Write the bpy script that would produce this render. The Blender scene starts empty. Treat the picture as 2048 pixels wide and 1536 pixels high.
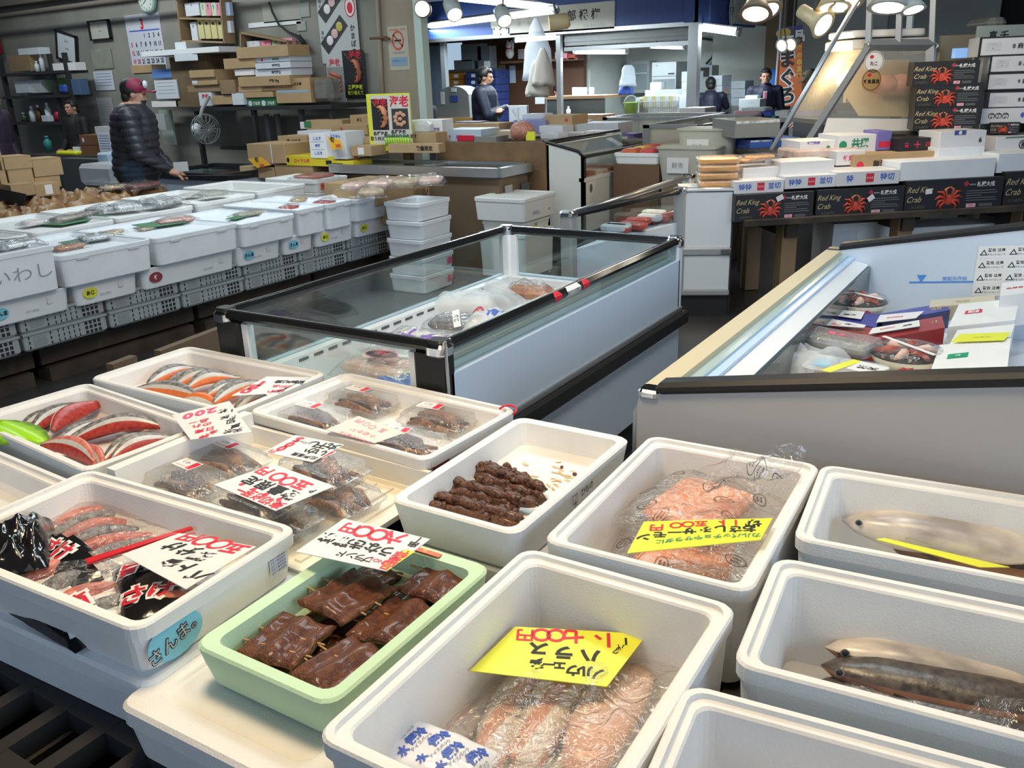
import bpy, bmesh, math, random
from mathutils import Vector as V, Matrix, noise
R = math.radians
random.seed(7)
S = bpy.context.scene
COL = S.collection
# ---------------------------------------------------------------- camera
# world axes follow the market's own grid: +X right/near along the stalls, +Y away down the aisle
F = 1736.0; PITCH = R(19.45); ROLL = R(-2.1); YAW = R(32.5); CAMZ = 1.5
fw = V((-math.sin(YAW)*math.cos(PITCH), math.cos(YAW)*math.cos(PITCH), -math.sin(PITCH)))
rt0 = V((math.cos(YAW), math.sin(YAW), 0)); up0 = rt0.cross(fw)
rt = rt0*math.cos(ROLL)+up0*math.sin(ROLL); up = up0*math.cos(ROLL)-rt0*math.sin(ROLL)
CAM = V((0, 0, CAMZ))
cd = bpy.data.cameras.new('camera'); cd.sensor_width = 36; cd.lens = F/2048*36; cd.clip_start = .05; cd.clip_end = 100
cam = bpy.data.objects.new('camera', cd); COL.objects.link(cam); S.camera = cam
cam.matrix_world = Matrix(((rt.x, up.x, -fw.x, 0), (rt.y, up.y, -fw.y, 0), (rt.z, up.z, -fw.z, CAMZ), (0, 0, 0, 1)))
# ---------------------------------------------------------------- light
w = bpy.data.worlds.new('world'); S.world = w; w.use_nodes = True
w.node_tree.nodes['Background'].inputs[0].default_value = (.66, .80, 1, 1)
w.node_tree.nodes['Background'].inputs[1].default_value = .20
S.view_settings.view_transform = 'Standard'; S.view_settings.look = 'None'
S.view_settings.exposure = -0.12; S.view_settings.gamma = 1; S.view_settings.use_curve_mapping = False
S.cycles.transparent_max_bounces = 24; S.cycles.max_bounces = 8
def lamp(name, kind, loc, to, power, col, size=1., size_y=None, spot=60, blend=.5):
    d = bpy.data.lights.new(name, kind); d.energy = power; d.color = col
    if kind == 'AREA':
        d.size = size
        if size_y: d.shape = 'RECTANGLE'; d.size_y = size_y
    else: d.shadow_soft_size = size
    if kind == 'SPOT': d.spot_size = R(spot); d.spot_blend = blend
    o = bpy.data.objects.new(name, d); COL.objects.link(o); o.location = loc
    o.rotation_euler = (V(to)-V(loc)).to_track_quat('-Z', 'Y').to_euler()
    return o
COOL = (.62, .80, 1); WARM = (1, .76, .46); TUBE = (.82, .95, 1)
lamp('daylight_market_gate', 'AREA', (5.6, .6, 2.6), (-1.5, 2.6, .7), 175, COOL, 4.0, 2.6)
lamp('daylight_gate_behind', 'AREA', (-1.5, -5, 3.0), (-2.0, 3, .6), 70, COOL, 4.0, 2.4)
lamp('counter_spot_light', 'AREA', (-1.25, 1.0, 2.75), (-1.15, 1.1, .7), 36, WARM, .5)
lamp('counter_spot_light', 'AREA', (-.2, 1.3, 2.8), (-.4, 1.2, .7), 15, WARM, .5)
lamp('freezer_tube_light', 'AREA', (-1.75, 2.7, 3.0), (-1.75, 2.7, .6), 34, TUBE, 1.6, .3)
lamp('freezer_tube_light', 'AREA', (-.2, 2.8, 3.0), (0, 2.7, .6), 24, TUBE, 1.6, .3)
lamp('display_tube_light', 'AREA', (-4.6, 4.2, 3.2), (-4.6, 4.2, .7), 85, TUBE, 3.5, .4)
lamp('office_wall_fill', 'AREA', (-9.0, 5.3, 3.6), (-9.0, 6.6, 1.2), 85, (.86, .95, .95), 4.0, .3)  # unseen fill lamp, added to brighten the back left wall
# ---------------------------------------------------------------- pixel ray helpers (photo pixel -> real point)
def ray(px, py): return fw + rt*((px-1024)/F) - up*((py-768)/F)
def P(px, py, z):
    d = ray(px, py); return CAM + d*((z-CAMZ)/d.z)
def PY(px, py, y):                       # point on the vertical plane Y = y
    d = ray(px, py); return CAM + d*(y/d.y)
def PD(px, py, dist):                    # point at a horizontal distance from the viewer
    d = ray(px, py); return CAM + d*(dist/math.hypot(d.x, d.y))
def plane_hit(px, py, o, n):
    d = ray(px, py); return CAM + d*((o-CAM).dot(n)/d.dot(n))
# ---------------------------------------------------------------- materials
MATS = {}
def mat(name, col, rough=.6, metal=0, emit=0, spec=.5, var=0, vscale=20, bump=0, bscale=60, col2=None, kind='noise', coat=0, stretch=None):
    if name in MATS: return MATS[name]
    m = bpy.data.materials.new(name); m.use_nodes = True; MATS[name] = m
    N = m.node_tree.nodes; L = m.node_tree.links; b = N['Principled BSDF']
    c = (*col, 1); b.inputs['Base Color'].default_value = c
    b.inputs['Roughness'].default_value = rough; b.inputs['Metallic'].default_value = metal
    b.inputs['Specular IOR Level'].default_value = spec; b.inputs['Coat Weight'].default_value = coat
    b.inputs['Coat Roughness'].default_value = .12
    m.diffuse_color = c
    if emit: b.inputs['Emission Color'].default_value = c; b.inputs['Emission Strength'].default_value = emit
    src = None
    if col2 or var or bump:
        tc = N.new('ShaderNodeTexCoord'); src = tc.outputs['Object']
        if stretch:
            mp = N.new('ShaderNodeMapping'); mp.inputs['Scale'].default_value = stretch; L.new(src, mp.inputs['Vector']); src = mp.outputs['Vector']
    if col2 or var:
        if kind == 'wave':
            t = N.new('ShaderNodeTexWave'); t.inputs['Scale'].default_value = vscale; t.inputs['Distortion'].default_value = 3; t.inputs['Detail'].default_value = 3; out = t.outputs['Fac']
        elif kind == 'voronoi':
            t = N.new('ShaderNodeTexVoronoi'); t.inputs['Scale'].default_value = vscale; out = t.outputs['Distance']
        else:
            t = N.new('ShaderNodeTexNoise'); t.inputs['Scale'].default_value = vscale; t.inputs['Detail'].default_value = 5; out = t.outputs['Fac']
        L.new(src, t.inputs['Vector'])
        r = N.new('ShaderNodeValToRGB'); L.new(out, r.inputs['Fac'])
        k = col2 or tuple(max(0, x*(1-var)) for x in col)
        r.color_ramp.elements[0].color = (*k, 1); r.color_ramp.elements[1].color = c
        r.color_ramp.elements[0].position = .34; r.color_ramp.elements[1].position = .62
        L.new(r.outputs['Color'], b.inputs['Base Color'])
    if bump:
        t2 = N.new('ShaderNodeTexNoise'); t2.inputs['Scale'].default_value = bscale; t2.inputs['Detail'].default_value = 4; L.new(src, t2.inputs['Vector'])
        bp = N.new('ShaderNodeBump'); bp.inputs['Strength'].default_value = bump; bp.inputs['Distance'].default_value = .004
        L.new(t2.outputs['Fac'], bp.inputs['Height']); L.new(bp.outputs['Normal'], b.inputs['Normal'])
    return m
def clear(name, tint=(1, 1, 1), gloss=.10, rough=.05, bump=0, bscale=25, milky=0, mcol=(.9, .93, .95)):
    if name in MATS: return MATS[name]
    m = bpy.data.materials.new(name); m.use_nodes = True; MATS[name] = m
    N = m.node_tree.nodes; L = m.node_tree.links; N.remove(N['Principled BSDF'])
    tr = N.new('ShaderNodeBsdfTransparent'); tr.inputs[0].default_value = (*tint, 1)
    gl = N.new('ShaderNodeBsdfGlossy'); gl.inputs['Roughness'].default_value = rough
    lw = N.new('ShaderNodeLayerWeight'); lw.inputs[0].default_value = .5
    pw = N.new('ShaderNodeMath'); pw.operation = 'POWER'; pw.inputs[1].default_value = 4.0; L.new(lw.outputs['Facing'], pw.inputs[0])
    ma = N.new('ShaderNodeMath'); ma.operation = 'MULTIPLY_ADD'; ma.inputs[1].default_value = .75; ma.inputs[2].default_value = gloss*.5; L.new(pw.outputs[0], ma.inputs[0])
    mx = N.new('ShaderNodeMixShader'); L.new(ma.outputs[0], mx.inputs[0]); L.new(tr.outputs[0], mx.inputs[1]); L.new(gl.outputs[0], mx.inputs[2])
    last = mx
    if milky:
        df = N.new('ShaderNodeBsdfDiffuse'); df.inputs[0].default_value = (*mcol, 1)
        m2 = N.new('ShaderNodeMixShader'); m2.inputs[0].default_value = milky; L.new(mx.outputs[0], m2.inputs[1]); L.new(df.outputs[0], m2.inputs[2]); last = m2
    if bump:
        tc = N.new('ShaderNodeTexCoord'); t2 = N.new('ShaderNodeTexNoise'); t2.inputs['Scale'].default_value = bscale; t2.inputs['Detail'].default_value = 3; t2.inputs['Distortion'].default_value = 1.5
        L.new(tc.outputs['Object'], t2.inputs['Vector'])
        bp = N.new('ShaderNodeBump'); bp.inputs['Strength'].default_value = bump; bp.inputs['Distance'].default_value = .02
        L.new(t2.outputs['Fac'], bp.inputs['Height']); L.new(bp.outputs['Normal'], gl.inputs['Normal']); L.new(bp.outputs['Normal'], lw.inputs['Normal'])
    L.new(last.outputs[0], N['Material Output'].inputs[0]); m.diffuse_color = (.8, .9, 1, .3)
    return m
def foam_mat(name, col):
    return mat(name, col, .62, var=.05, vscale=9, bump=.22, bscale=260, spec=.3)
FOAM = foam_mat('foam', (.86, .85, .83)); FOAMB = foam_mat('foam_cool', (.83, .86, .90)); FOAMG = foam_mat('foam_green', (.58, .80, .56)); FOAMC = foam_mat('foam_cream', (.86, .82, .72))
WHITE = mat('white_paint', (.82, .84, .86), .35); PANEL = mat('panel_blue_white', (.62, .71, .84), .4); GREYP = mat('grey_panel', (.60, .60, .60), .5)
BLACK = mat('black_plastic', (.018, .018, .02), .42, spec=.3); BLKM = mat('black_matte', (.02, .02, .022), .7); CHROME = mat('chrome', (.75, .78, .80), .16, 1); STEEL = mat('steel', (.50, .52, .54), .35, .9)
ALU = mat('aluminium', (.62, .64, .66), .4, .7); GREY = mat('grey_plastic', (.36, .37, .38), .5); DGREY = mat('dark_grey', (.10, .105, .11), .6); BEIGE = mat('beige_trim', (.66, .56, .38), .5)
PAPER = mat('white_card', (.84, .81, .80), .5); PINKP = mat('pink_paper', (.88, .68, .62), .6); YELL = mat('yellow_card', (.84, .86, .06), .4); ORNG = mat('orange_card', (.95, .50, .04), .5)
INKB = mat('black_ink', (.015, .015, .015), .6); INKR = mat('red_ink', (.68, .02, .05), .5); INKBL = mat('blue_ink', (.05, .12, .55), .5); INKG = mat('green_ink', (.02, .25, .12), .5); INKP = mat('pink_ink', (.75, .10, .22), .5); INKGO = mat('gold_ink', (.62, .50, .26), .5); INKW = mat('white_ink', (.85, .85, .85), .5); INKGR = mat('grey_ink', (.30, .32, .36), .6)
CARD = mat('cardboard', (.48, .32, .17), .8, var=.12, vscale=6, bump=.08); CARDD = mat('cardboard_dark', (.30, .20, .11), .8, var=.15, vscale=6)
WOOD = mat('wood_plank', (.28, .17, .09), .75, col2=(.14, .08, .045), vscale=5, stretch=(1, 8, 8)); PLY = mat('plywood', (.22, .125, .055), .7, col2=(.15, .085, .04), vscale=4, bump=.08); BAMBOO = mat('bamboo', (.62, .36, .14), .6)
GLASS = clear('glass', (.90, .96, .95), .16, .02); PACK = clear('clear_pack', (.97, .97, .97), .26, .08, .25, 90, .07); FILM = clear('film', (.99, .99, .99), .16, .09, 1.0, 20, .025); FILMK = clear('film_frosty', (.97, .98, 1), .10, .2, .8, 22, .38)
BAGW = clear('white_bag', (.95, .97, 1), .06, .35, .5, 12, .62, (.84, .88, .95)); MISTY = clear('misted_glass', (.9, .93, .92), .08, .25, .2, 4, .30, (.72, .70, .62))
# ---------------------------------------------------------------- mesh builder
TXT = {}
def textmesh(s, bold):
    k = (s, bold)
    if k in TXT: return TXT[k]
    c = bpy.data.curves.new('t', 'FONT'); c.body = s; c.size = 1; c.resolution_u = 3; c.offset = bold; c.align_x = 'CENTER'
    o = bpy.data.objects.new('t', c); COL.objects.link(o)
    me = bpy.data.meshes.new_from_object(o.evaluated_get(bpy.context.evaluated_depsgraph_get()))
    vs = [(v.co.x, v.co.y) for v in me.vertices]; fs = [tuple(p.vertices) for p in me.polygons]
    bpy.data.objects.remove(o); bpy.data.curves.remove(c); bpy.data.meshes.remove(me)
    if vs:
        cy = .36; vs = [(x, y-cy) for x, y in vs]
    TXT[k] = (vs, fs); return TXT[k]
class MB:
    def __init__(s): s.v = []; s.f = []; s.m = []; s.sm = []; s.mats = []
    def mi(s, mt):
        if mt not in s.mats: s.mats.append(mt)
        return s.mats.index(mt)
    def add(s, vs, fs, mt, smooth=False, M=None):
        b = len(s.v); i = s.mi(mt)
        s.v += [tuple(M @ V(v)) if M else tuple(v) for v in vs]
        for f in fs: s.f.append(tuple(b+k for k in f)); s.m.append(i); s.sm.append(smooth)
        return s
    def box(s, c, d, mt, rz=0, M=None):
        x, y, z = d[0]/2, d[1]/2, d[2]/2
        vs = [(-x, -y, -z), (x, -y, -z), (x, y, -z), (-x, y, -z), (-x, -y, z), (x, -y, z), (x, y, z), (-x, y, z)]
        T = Matrix.Translation(c) @ Matrix.Rotation(rz, 4, 'Z')
        if M: T = M @ T
        return s.add(vs, [(0, 3, 2, 1), (4, 5, 6, 7), (0, 1, 5, 4), (1, 2, 6, 5), (2, 3, 7, 6), (3, 0, 4, 7)], mt, False, T)
    def rbox(s, c, d, mt, r=.01, b=.004, rz=0, M=None, n=3, smooth=True):
        T = Matrix.Translation(c) @ Matrix.Rotation(rz, 4, 'Z')
        if M: T = M @ T
        h = d[2]/2; b = min(b, h*.9)
        s.loft([rrect(d[0]-2*b, d[1]-2*b, max(r-b, .0005), -h, n), rrect(d[0], d[1], r, -h+b, n), rrect(d[0], d[1], r, h-b, n), rrect(d[0]-2*b, d[1]-2*b, max(r-b, .0005), h, n)], mt, T=T, smooth=smooth and False)
        return s
    def loft(s, rings, mt, cap0=True, cap1=True, smooth=False, T=None, mts=None, close=True):
        n = len(rings[0]); vs = [p for r in rings for p in r]; fs = []
        b = len(s.v); s.v += [tuple(T @ V(p)) if T else tuple(p) for p in vs]
        for i in range(len(rings)-1):
            for j in range(n if close else n-1):
                k = (j+1) % n
                s.f.append((b+i*n+j, b+i*n+k, b+(i+1)*n+k, b+(i+1)*n+j)); s.sm.append(smooth)
                s.m.append(s.mi(mts(i, j) if mts else mt))
        q = mts(0, 0) if mts else mt
        if cap0: s.f.append(tuple(b+j for j in reversed(range(n)))); s.m.append(s.mi(q)); s.sm.append(False)
        if cap1: s.f.append(tuple(b+(len(rings)-1)*n+j for j in range(n))); s.m.append(s.mi(q)); s.sm.append(False)
        return s
    def tube(s, pts, r, mt, n=8, cap=True, smooth=True):
        pts = [V(p) for p in pts]; rings = []; rr = r if isinstance(r, (list, tuple)) else [r]*len(pts)
        t0 = None
        for i, p in enumerate(pts):
            t = (pts[min(i+1, len(pts)-1)]-pts[max(i-1, 0)]).normalized()
            a = t.cross(V((0, 0, 1))) if abs(t.z) < .95 else t.cross(V((0, 1, 0)))
            a.normalize()
            if t0 is not None and a.dot(t0) < 0: a = -a
            t0 = a; c = t.cross(a)
            rings.append([p+(a*math.cos(q*2*math.pi/n)+c*math.sin(q*2*math.pi/n))*rr[i] for q in range(n)])
        return s.loft(rings, mt, cap, cap, smooth)
    def ball(s, c, r, mt, nu=12, nv=8, M=None, nz=0, ns=20):
        if not isinstance(r, (tuple, list)): r = (r, r, r)
        rings = []
        for i in range(nv+1):
            a = math.pi*(i+.02*(i == 0)-.02*(i == nv))/nv; q = []
            for j in range(nu):
                t = 2*math.pi*j/nu; d = V((math.sin(a)*math.cos(t), math.sin(a)*math.sin(t), -math.cos(a)))
                k = 1+nz*noise.noise(d*1.7+V(c)*ns) if nz else 1
                p = V((d.x*r[0], d.y*r[1], d.z*r[2]))*k
                q.append(V(c)+(M @ p if M else p))
            rings.append(q)
        return s.loft(rings, mt, True, True, True)
    def cyl(s, c, r, h, mt, n=16, r2=None, axis='Z'):
        r2 = r if r2 is None else r2
        M = {'Z': Matrix.Identity(4), 'X': Matrix.Rotation(R(90), 4, 'Y'), 'Y': Matrix.Rotation(R(-90), 4, 'X')}[axis]
        ring = lambda q, z: [(q*math.cos(2*math.pi*k/n), q*math.sin(2*math.pi*k/n), z) for k in range(n)]
        return s.loft([ring(r, -h/2), ring(r2, h/2)], mt, smooth=True, T=Matrix.Translation(c) @ M)
    def quad(s, p, mt): return s.add(p, [(0, 1, 2, 3)], mt)
    def slab(s, p, th, mt):               # quad with thickness below it
        p = [V(x) for x in p]; n = (p[1]-p[0]).cross(p[2]-p[0]).normalized()
        if n.z < -.01: n = -n
        lo = [x-n*th for x in p]
        return s.add(p+lo, [(0, 1, 2, 3), (7, 6, 5, 4), (0, 4, 5, 1), (1, 5, 6, 2), (2, 6, 7, 3), (3, 7, 4, 0)], mt)
    def text(s, t, size, o, ux, uy, mt, bold=.0, sx=1, al='C', sh=0):
        vs, fs = textmesh(t, bold)
        if not vs: return s
        ux = V(ux).normalized(); uy = V(uy).normalized(); o = V(o)
        if al == 'L': o = o-ux*min(v[0] for v in vs)*size*sx
        return s.add([o+ux*((x*sx+y*sh)*size)+uy*(y*size) for x, y in vs], fs, mt)
    def vtext(s, t, size, o, ux, uy, mt, bold=0, gap=1.08):
        for i, ch in enumerate(t): s.text(ch, size, V(o)-V(uy).normalized()*(i*size*gap), ux, uy, mt, bold)
        return s
    def oval(s, o, ux, uy, a, b, mt, n=24, inner=None):
        o = V(o); ux = V(ux).normalized(); uy = V(uy).normalized()
        ring = [o+ux*(a*math.cos(2*math.pi*k/n))+uy*(b*math.sin(2*math.pi*k/n)) for k in range(n)]
        if inner:
            r2 = [o+ux*(a*inner*math.cos(2*math.pi*k/n))+uy*(b*inner*math.sin(2*math.pi*k/n)) for k in range(n)]
            return s.add(ring+r2, [(k, (k+1) % n, n+(k+1) % n, n+k) for k in range(n)], mt)
        return s.add(ring, [tuple(range(n))], mt)
    def patch(s, o, ux, uy, a, b, mt):    # flat rectangle a x b centred at o
        o = V(o); ux = V(ux).normalized()*a/2; uy = V(uy).normalized()*b/2
        return s.add([o-ux-uy, o+ux-uy, o+ux+uy, o-ux+uy], [(0, 1, 2, 3)], mt)
    def mesh(s, name):
        me = bpy.data.meshes.new(name); me.from_pydata(s.v, [], s.f)
        for mt in s.mats: me.materials.append(mt)
        me.polygons.foreach_set('material_index', s.m); me.polygons.foreach_set('use_smooth', s.sm); me.update()
        return me
    def out(s, name, parent=None, loc=None, rz=0, **kw):
        o = bpy.data.objects.new(name, s.mesh(name)); COL.objects.link(o)
        if parent: o.parent = parent
        if loc is not None: o.location = loc
        o.rotation_euler.z = rz
        return tag(o, **kw)
    def outw(s, name, parent=None, **kw): # geometry given in world space: put the origin at its base centre
        xs, ys, zs = zip(*s.v); c = V(((min(xs)+max(xs))/2, (min(ys)+max(ys))/2, min(zs)))
        if parent: c = c-parent.location if False else c
        s.v = [(x-c.x, y-c.y, z-c.z) for x, y, z in s.v]
        o = s.out(name, None, c, **kw)
        if parent: o.parent = parent; o.matrix_parent_inverse = wm(parent).inverted()
        return o
def wm(o):
    M = Matrix.LocRotScale(o.location, o.rotation_euler, o.scale)
    return wm(o.parent) @ o.matrix_parent_inverse @ M if o.parent else M
def tag(o, label=None, cat=None, group=None, kind=None):
    for k, v in (('label', label), ('category', cat), ('group', group), ('kind', kind)):
        if v: o[k] = v
    return o
def thing(name, loc, label, cat, rz=0, group=None):
    o = bpy.data.objects.new(name, None); COL.objects.link(o); o.location = loc; o.rotation_euler.z = rz; o.empty_display_size = .05
    return tag(o, label, cat, group)
def dup(root, loc, rz=None, label=None, group=None):
    r = root.copy(); COL.objects.link(r); r.location = loc
    if rz is not None: r.rotation_euler.z = rz
    if label: r['label'] = label
    if group: r['group'] = group
    for ch in list(root.children):
        c = ch.copy(); COL.objects.link(c); c.parent = r
        for g in list(ch.children):
            d = g.copy(); COL.objects.link(d); d.parent = c
    return r
def rrect(sx, sy, r, z, n=3, cx=0, cy=0):
    r = min(r, sx/2-1e-4, sy/2-1e-4); out = []
    for (qx, qy, a0) in ((1, -1, -90), (1, 1, 0), (-1, 1, 90), (-1, -1, 180)):
        for k in range(n+1):
            a = R(a0+90*k/n); out.append((cx+qx*(sx/2-r)+r*math.cos(a), cy+qy*(sy/2-r)+r*math.sin(a), z))
    return out
def rect3(a, b, c, z):                    # three top corners in photo pixels: corner, along-x end, along-y end
    A, B, C_ = P(*a, z), P(*b, z), P(*c, z)
    return A, B, C_
def loose(name, o, c, d, mt, label, group, r=.03, b=.015):
    m = MB(); m.rbox((0, 0, d[2]/2), d, mt, r, b); return m.out(name, None, (o.x+c[0], o.y+c[1], o.z+c[2]-d[2]/2), label=label, cat='food pack', group=group)
UX, UY, UZ = V((1, 0, 0)), V((0, 1, 0)), V((0, 0, 1))
# ---------------------------------------------------------------- shared builders
def foam_shell(sx, sy, h, wall=.03, floor=.02, mt=FOAM, lip=True, rc=.03):
    m = MB(); d = .014
    rg = [rrect(sx-2*d-.01, sy-2*d-.01, rc, 0, 4), rrect(sx-2*d, sy-2*d, rc, .006, 4), rrect(sx-.012, sy-.012, rc, h-.03, 4)]
    if lip: rg += [rrect(sx-.001, sy-.001, rc, h-.028, 4), rrect(sx, sy, rc, h-.004, 4), rrect(sx-.006, sy-.006, rc, h, 4)]
    else: rg += [rrect(sx-.004, sy-.004, rc, h-.004, 4), rrect(sx-.012, sy-.012, rc, h, 4)]
    ix, iy = sx-2*wall, sy-2*wall
    if lip: rg += [rrect(sx-wall*.9, sy-wall*.9, rc*.8, h, 4), rrect(sx-wall*.95, sy-wall*.95, rc*.8, h-.008, 4), rrect(ix+.006, iy+.006, rc*.7, h-.009, 4)]
    rg += [rrect(ix, iy, rc*.7, h-.013 if lip else h-.004, 4), rrect(ix-.012, iy-.012, rc*.7, floor+.012, 4), rrect(ix-.04, iy-.04, rc*.6, floor, 4)]
    return m.loft(rg, mt)
def foam_box(label, c, sx, sy, h, ztop, rz=0, mt=FOAM, wall=.03, floor=.02, lip=True, name='foam_box', deco=None, group=None, cat='foam box'):
    m = foam_shell(sx, sy, h, wall, floor, mt, lip)
    if deco: deco(m, sx, sy, h)
    return m.out(name, None, (c[0], c[1], ztop-h), rz, label=label, cat=cat, group=group)
def foam_lid_box(label, c, sx, sy, h, ztop, rz=0, mt=FOAM, deco=None, name='lidded_foam_box', group=None, lidh=.035, cat='foam box'):
    t = thing(name, (c[0], c[1], ztop-h), label, cat, rz, group)
    b = MB(); b.loft([rrect(sx-.026, sy-.026, .025, 0, 4), rrect(sx-.01, sy-.01, .025, h-lidh, 4)], mt)
    if deco: deco(b, sx-.012, sy-.012, h)
    b.out('box_body', t)
    l = MB(); l.loft([rrect(sx, sy, .028, h-lidh+.001, 4), rrect(sx, sy, .028, h-.006, 4), rrect(sx-.012, sy-.012, .024, h, 4), rrect(sx-.09, sy-.09, .03, h, 4), rrect(sx-.10, sy-.10, .03, h-.005, 4)], mt)
    l.out('lid', t)
    return t
def card_board_box(label, c, d, z0, rz=0, mt=CARD, name='cardboard_box', deco=None, group=None, cat='cardboard box', open_top=False, tape=True):
    sx, sy, h = d; m = MB()
    if open_top:
        m.loft([rrect(sx, sy, .002, 0, 1), rrect(sx, sy, .002, h, 1), rrect(sx-.008, sy-.008, .002, h, 1), rrect(sx-.008, sy-.008, .002, .01, 1)], mt)
        for q in (-1, 1): m.add([(q*sx/2, -sy/2+.01, h), (q*sx/2, sy/2-.01, h), (q*(sx/2+sy*.16), sy/2-.02, h+.03), (q*(sx/2+sy*.16), -sy/2+.02, h+.03)], [(0, 1, 2, 3)], mt)
    else:
        m.rbox((0, 0, h/2), d, mt, .003, .002, n=1)
        m.box((0, 0, h+.0004), (sx*.99, .002, .0008), CARDD)
        if tape: m.box((0, 0, h+.0003), (sx, .045, .0006), mat('packing_tape', (.55, .42, .24), .25)); m.box((sx/2+.0004, 0, h-.04), (.0008, .045, .08), MATS['packing_tape'])
    if deco: deco(m, sx, sy, h)
    return m.out(name, None, (c[0], c[1], z0), rz, label=label, cat=cat, group=group)
def front(sx, sy, h, u, v, e=.0015, draft=0):   # point on a box's -Y face (u along +X)
    return V((u, -sy/2-e+draft, v))
def pcard(label, px, zs, texts, mt=PAPER, th=.0015, name='price_card', rr=(1, 0), ru=(0, 3), cat='price card', group=None, extra=None, curl=0):
    # sign card: four photo corners, heights of the first three; writing is laid on its plane
    a, b, c = (P(*px[i], zs[i]) for i in range(3)); n = (b-a).cross(c-a).normalized()
    if n.z < 0: n = -n
    d = plane_hit(*px[3], a, n); q = [a, b, c, d]; m = MB()
    m.slab(q, th, mt); ux = (q[rr[1]]-q[rr[0]]).normalized(); uy = (q[ru[1]]-q[ru[0]]).normalized()
    uy = (uy-ux*uy.dot(ux)).normalized() if abs(uy.dot(ux)) < .5 else uy
    if extra: extra(m, q, n, ux, uy)
    for t in texts:
        s, x, y, size, im = t[:5]; o = plane_hit(x, y, a+n*.0006, n); k = t[5] if len(t) > 5 else {}
        r = R(k.get('r', 0)); ax = ux*math.cos(r)+uy*math.sin(r); ay = uy*math.cos(r)-ux*math.sin(r)
        m.text(s, size, o, ax, ay, im, k.get('b', .02), k.get('sx', 1))
    return m.outw(name, label=label, cat=cat, group=group)
def fillet(p0, p1, wid, hgt, skin, meat, seed=0, bend=.1, belly=.55, tilt=0., nst=12, taper=(.45, .35), pw=.55, ln=0):
    # long cut of fish lying from p0 to p1: skin over its back, meat on its cut flank
    p0, p1 = V(p0), V(p1); t = p1-p0; L_ = t.length; t.normalize(); sd = V((-t.y, t.x, 0)).normalized(); upv = t.cross(-sd); upv = UZ
    rings = []; K = 12; rnd = random.Random(seed)
    for i in range(nst+1):
        s = i/nst; k = (math.sin(math.pi*min(1, s*.92+.06))**pw); k = max(k, taper[0] if s < .5 else taper[1]) if 0 < i < nst else .28
        c = p0+t*(L_*s)+sd*(bend*L_*math.sin(math.pi*s)) + UZ*(.004*math.sin(5*s+seed)); q = []
        for j in range(K):
            a = 2*math.pi*j/K+tilt; y = math.cos(a); z = math.sin(a)
            y = math.copysign(abs(y)**.8, y); z = math.copysign(abs(z)**.9, z)
            o = sd*(y*wid/2*k*(1-.25*z)+ln*(z+.9)*k)+UZ*((z+.9)*hgt/2*k)
            q.append(c+o)
        rings.append(q)
    m = MB(); lim = int(K*belly)
    m.loft(rings, skin, smooth=True, mts=lambda i, j: (skin if j < lim-1 or not ln else MATS['silver_belly']) if j < lim else meat)
    return m
class Pl:                                  # a vertical plane in the market: front faces of things that stand on it
    def __init__(s, o, ux): s.o = V(o); s.ux = V(ux).normalized(); s.n = V((s.ux.y, -s.ux.x, 0)); s.rz = math.atan2(s.ux.y, s.ux.x)
    def p(s, px, py, e=0): return plane_hit(px, py, s.o+s.n*e, s.n)
    def span(s, x0, x1, y0, y1):
        xm, ym = (x0+x1)/2, (y0+y1)/2; a, b = s.p(x0, ym), s.p(x1, ym); return a, b, s.p(xm, y1).z, s.p(xm, y0).z
    def off(s, d): return Pl(s.o-s.n*d, s.ux)
def YP(y): return Pl((0, y, 0), (1, 0, 0))
def pb(label, cat, name, pl, x0, x1, y0, y1, dep, mt, deco=None, group=None, z0=None, bev=.003, kind=None, parent=None, rz=0, **kw):
    # block whose front face fills these photo pixels on plane pl, dep metres deep
    a, b, lo, hi = pl.span(x0, x1, y0, y1); w_ = (b-a).length
    if z0 is not None: hi = hi-lo+z0 if kw.get('keep') else hi; lo = z0
    h = hi-lo; m = MB(); m.rbox((0, dep/2, h/2), (w_, dep, h), mt, bev, bev*.6, n=1)
    if deco: deco(m, w_, h)
    c = (a+b)/2
    if parent: c = c-parent.location
    o = m.out(name, parent, (c.x, c.y, lo-(parent.location.z if parent else 0)), pl.rz+rz, label=label, cat=cat, group=group, kind=kind); return o
def lab(*items):                              # front-face writing and patches: (kind, ...) in fractions of the face
    def f(m, w_, h):
        e = 0
        for it in items:
            e += .0003
            if it[0] == 'p': _, u, v, a, b, mt = it; m.patch((u*w_/2, -.0008-e, v*h), UX, UZ, a*w_, b*h, mt)
            elif it[0] == 't': _, s, u, v, sz, mt = it[:6]; m.text(s, sz*h, (u*w_/2, -.0012-e, v*h), UX, UZ, mt, .03, *(it[6:7]))
            elif it[0] == 'o': _, u, v, a, b, mt = it; m.oval((u*w_/2, -.001-e, v*h), UX, UZ, a*h, b*h, mt)
            elif it[0] == 'v': _, s, u, v, sz, mt = it[:6]; m.vtext(s, sz*h, (u*w_/2, -.0012-e, v*h), UX, UZ, mt, .03)
    return f
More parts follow.
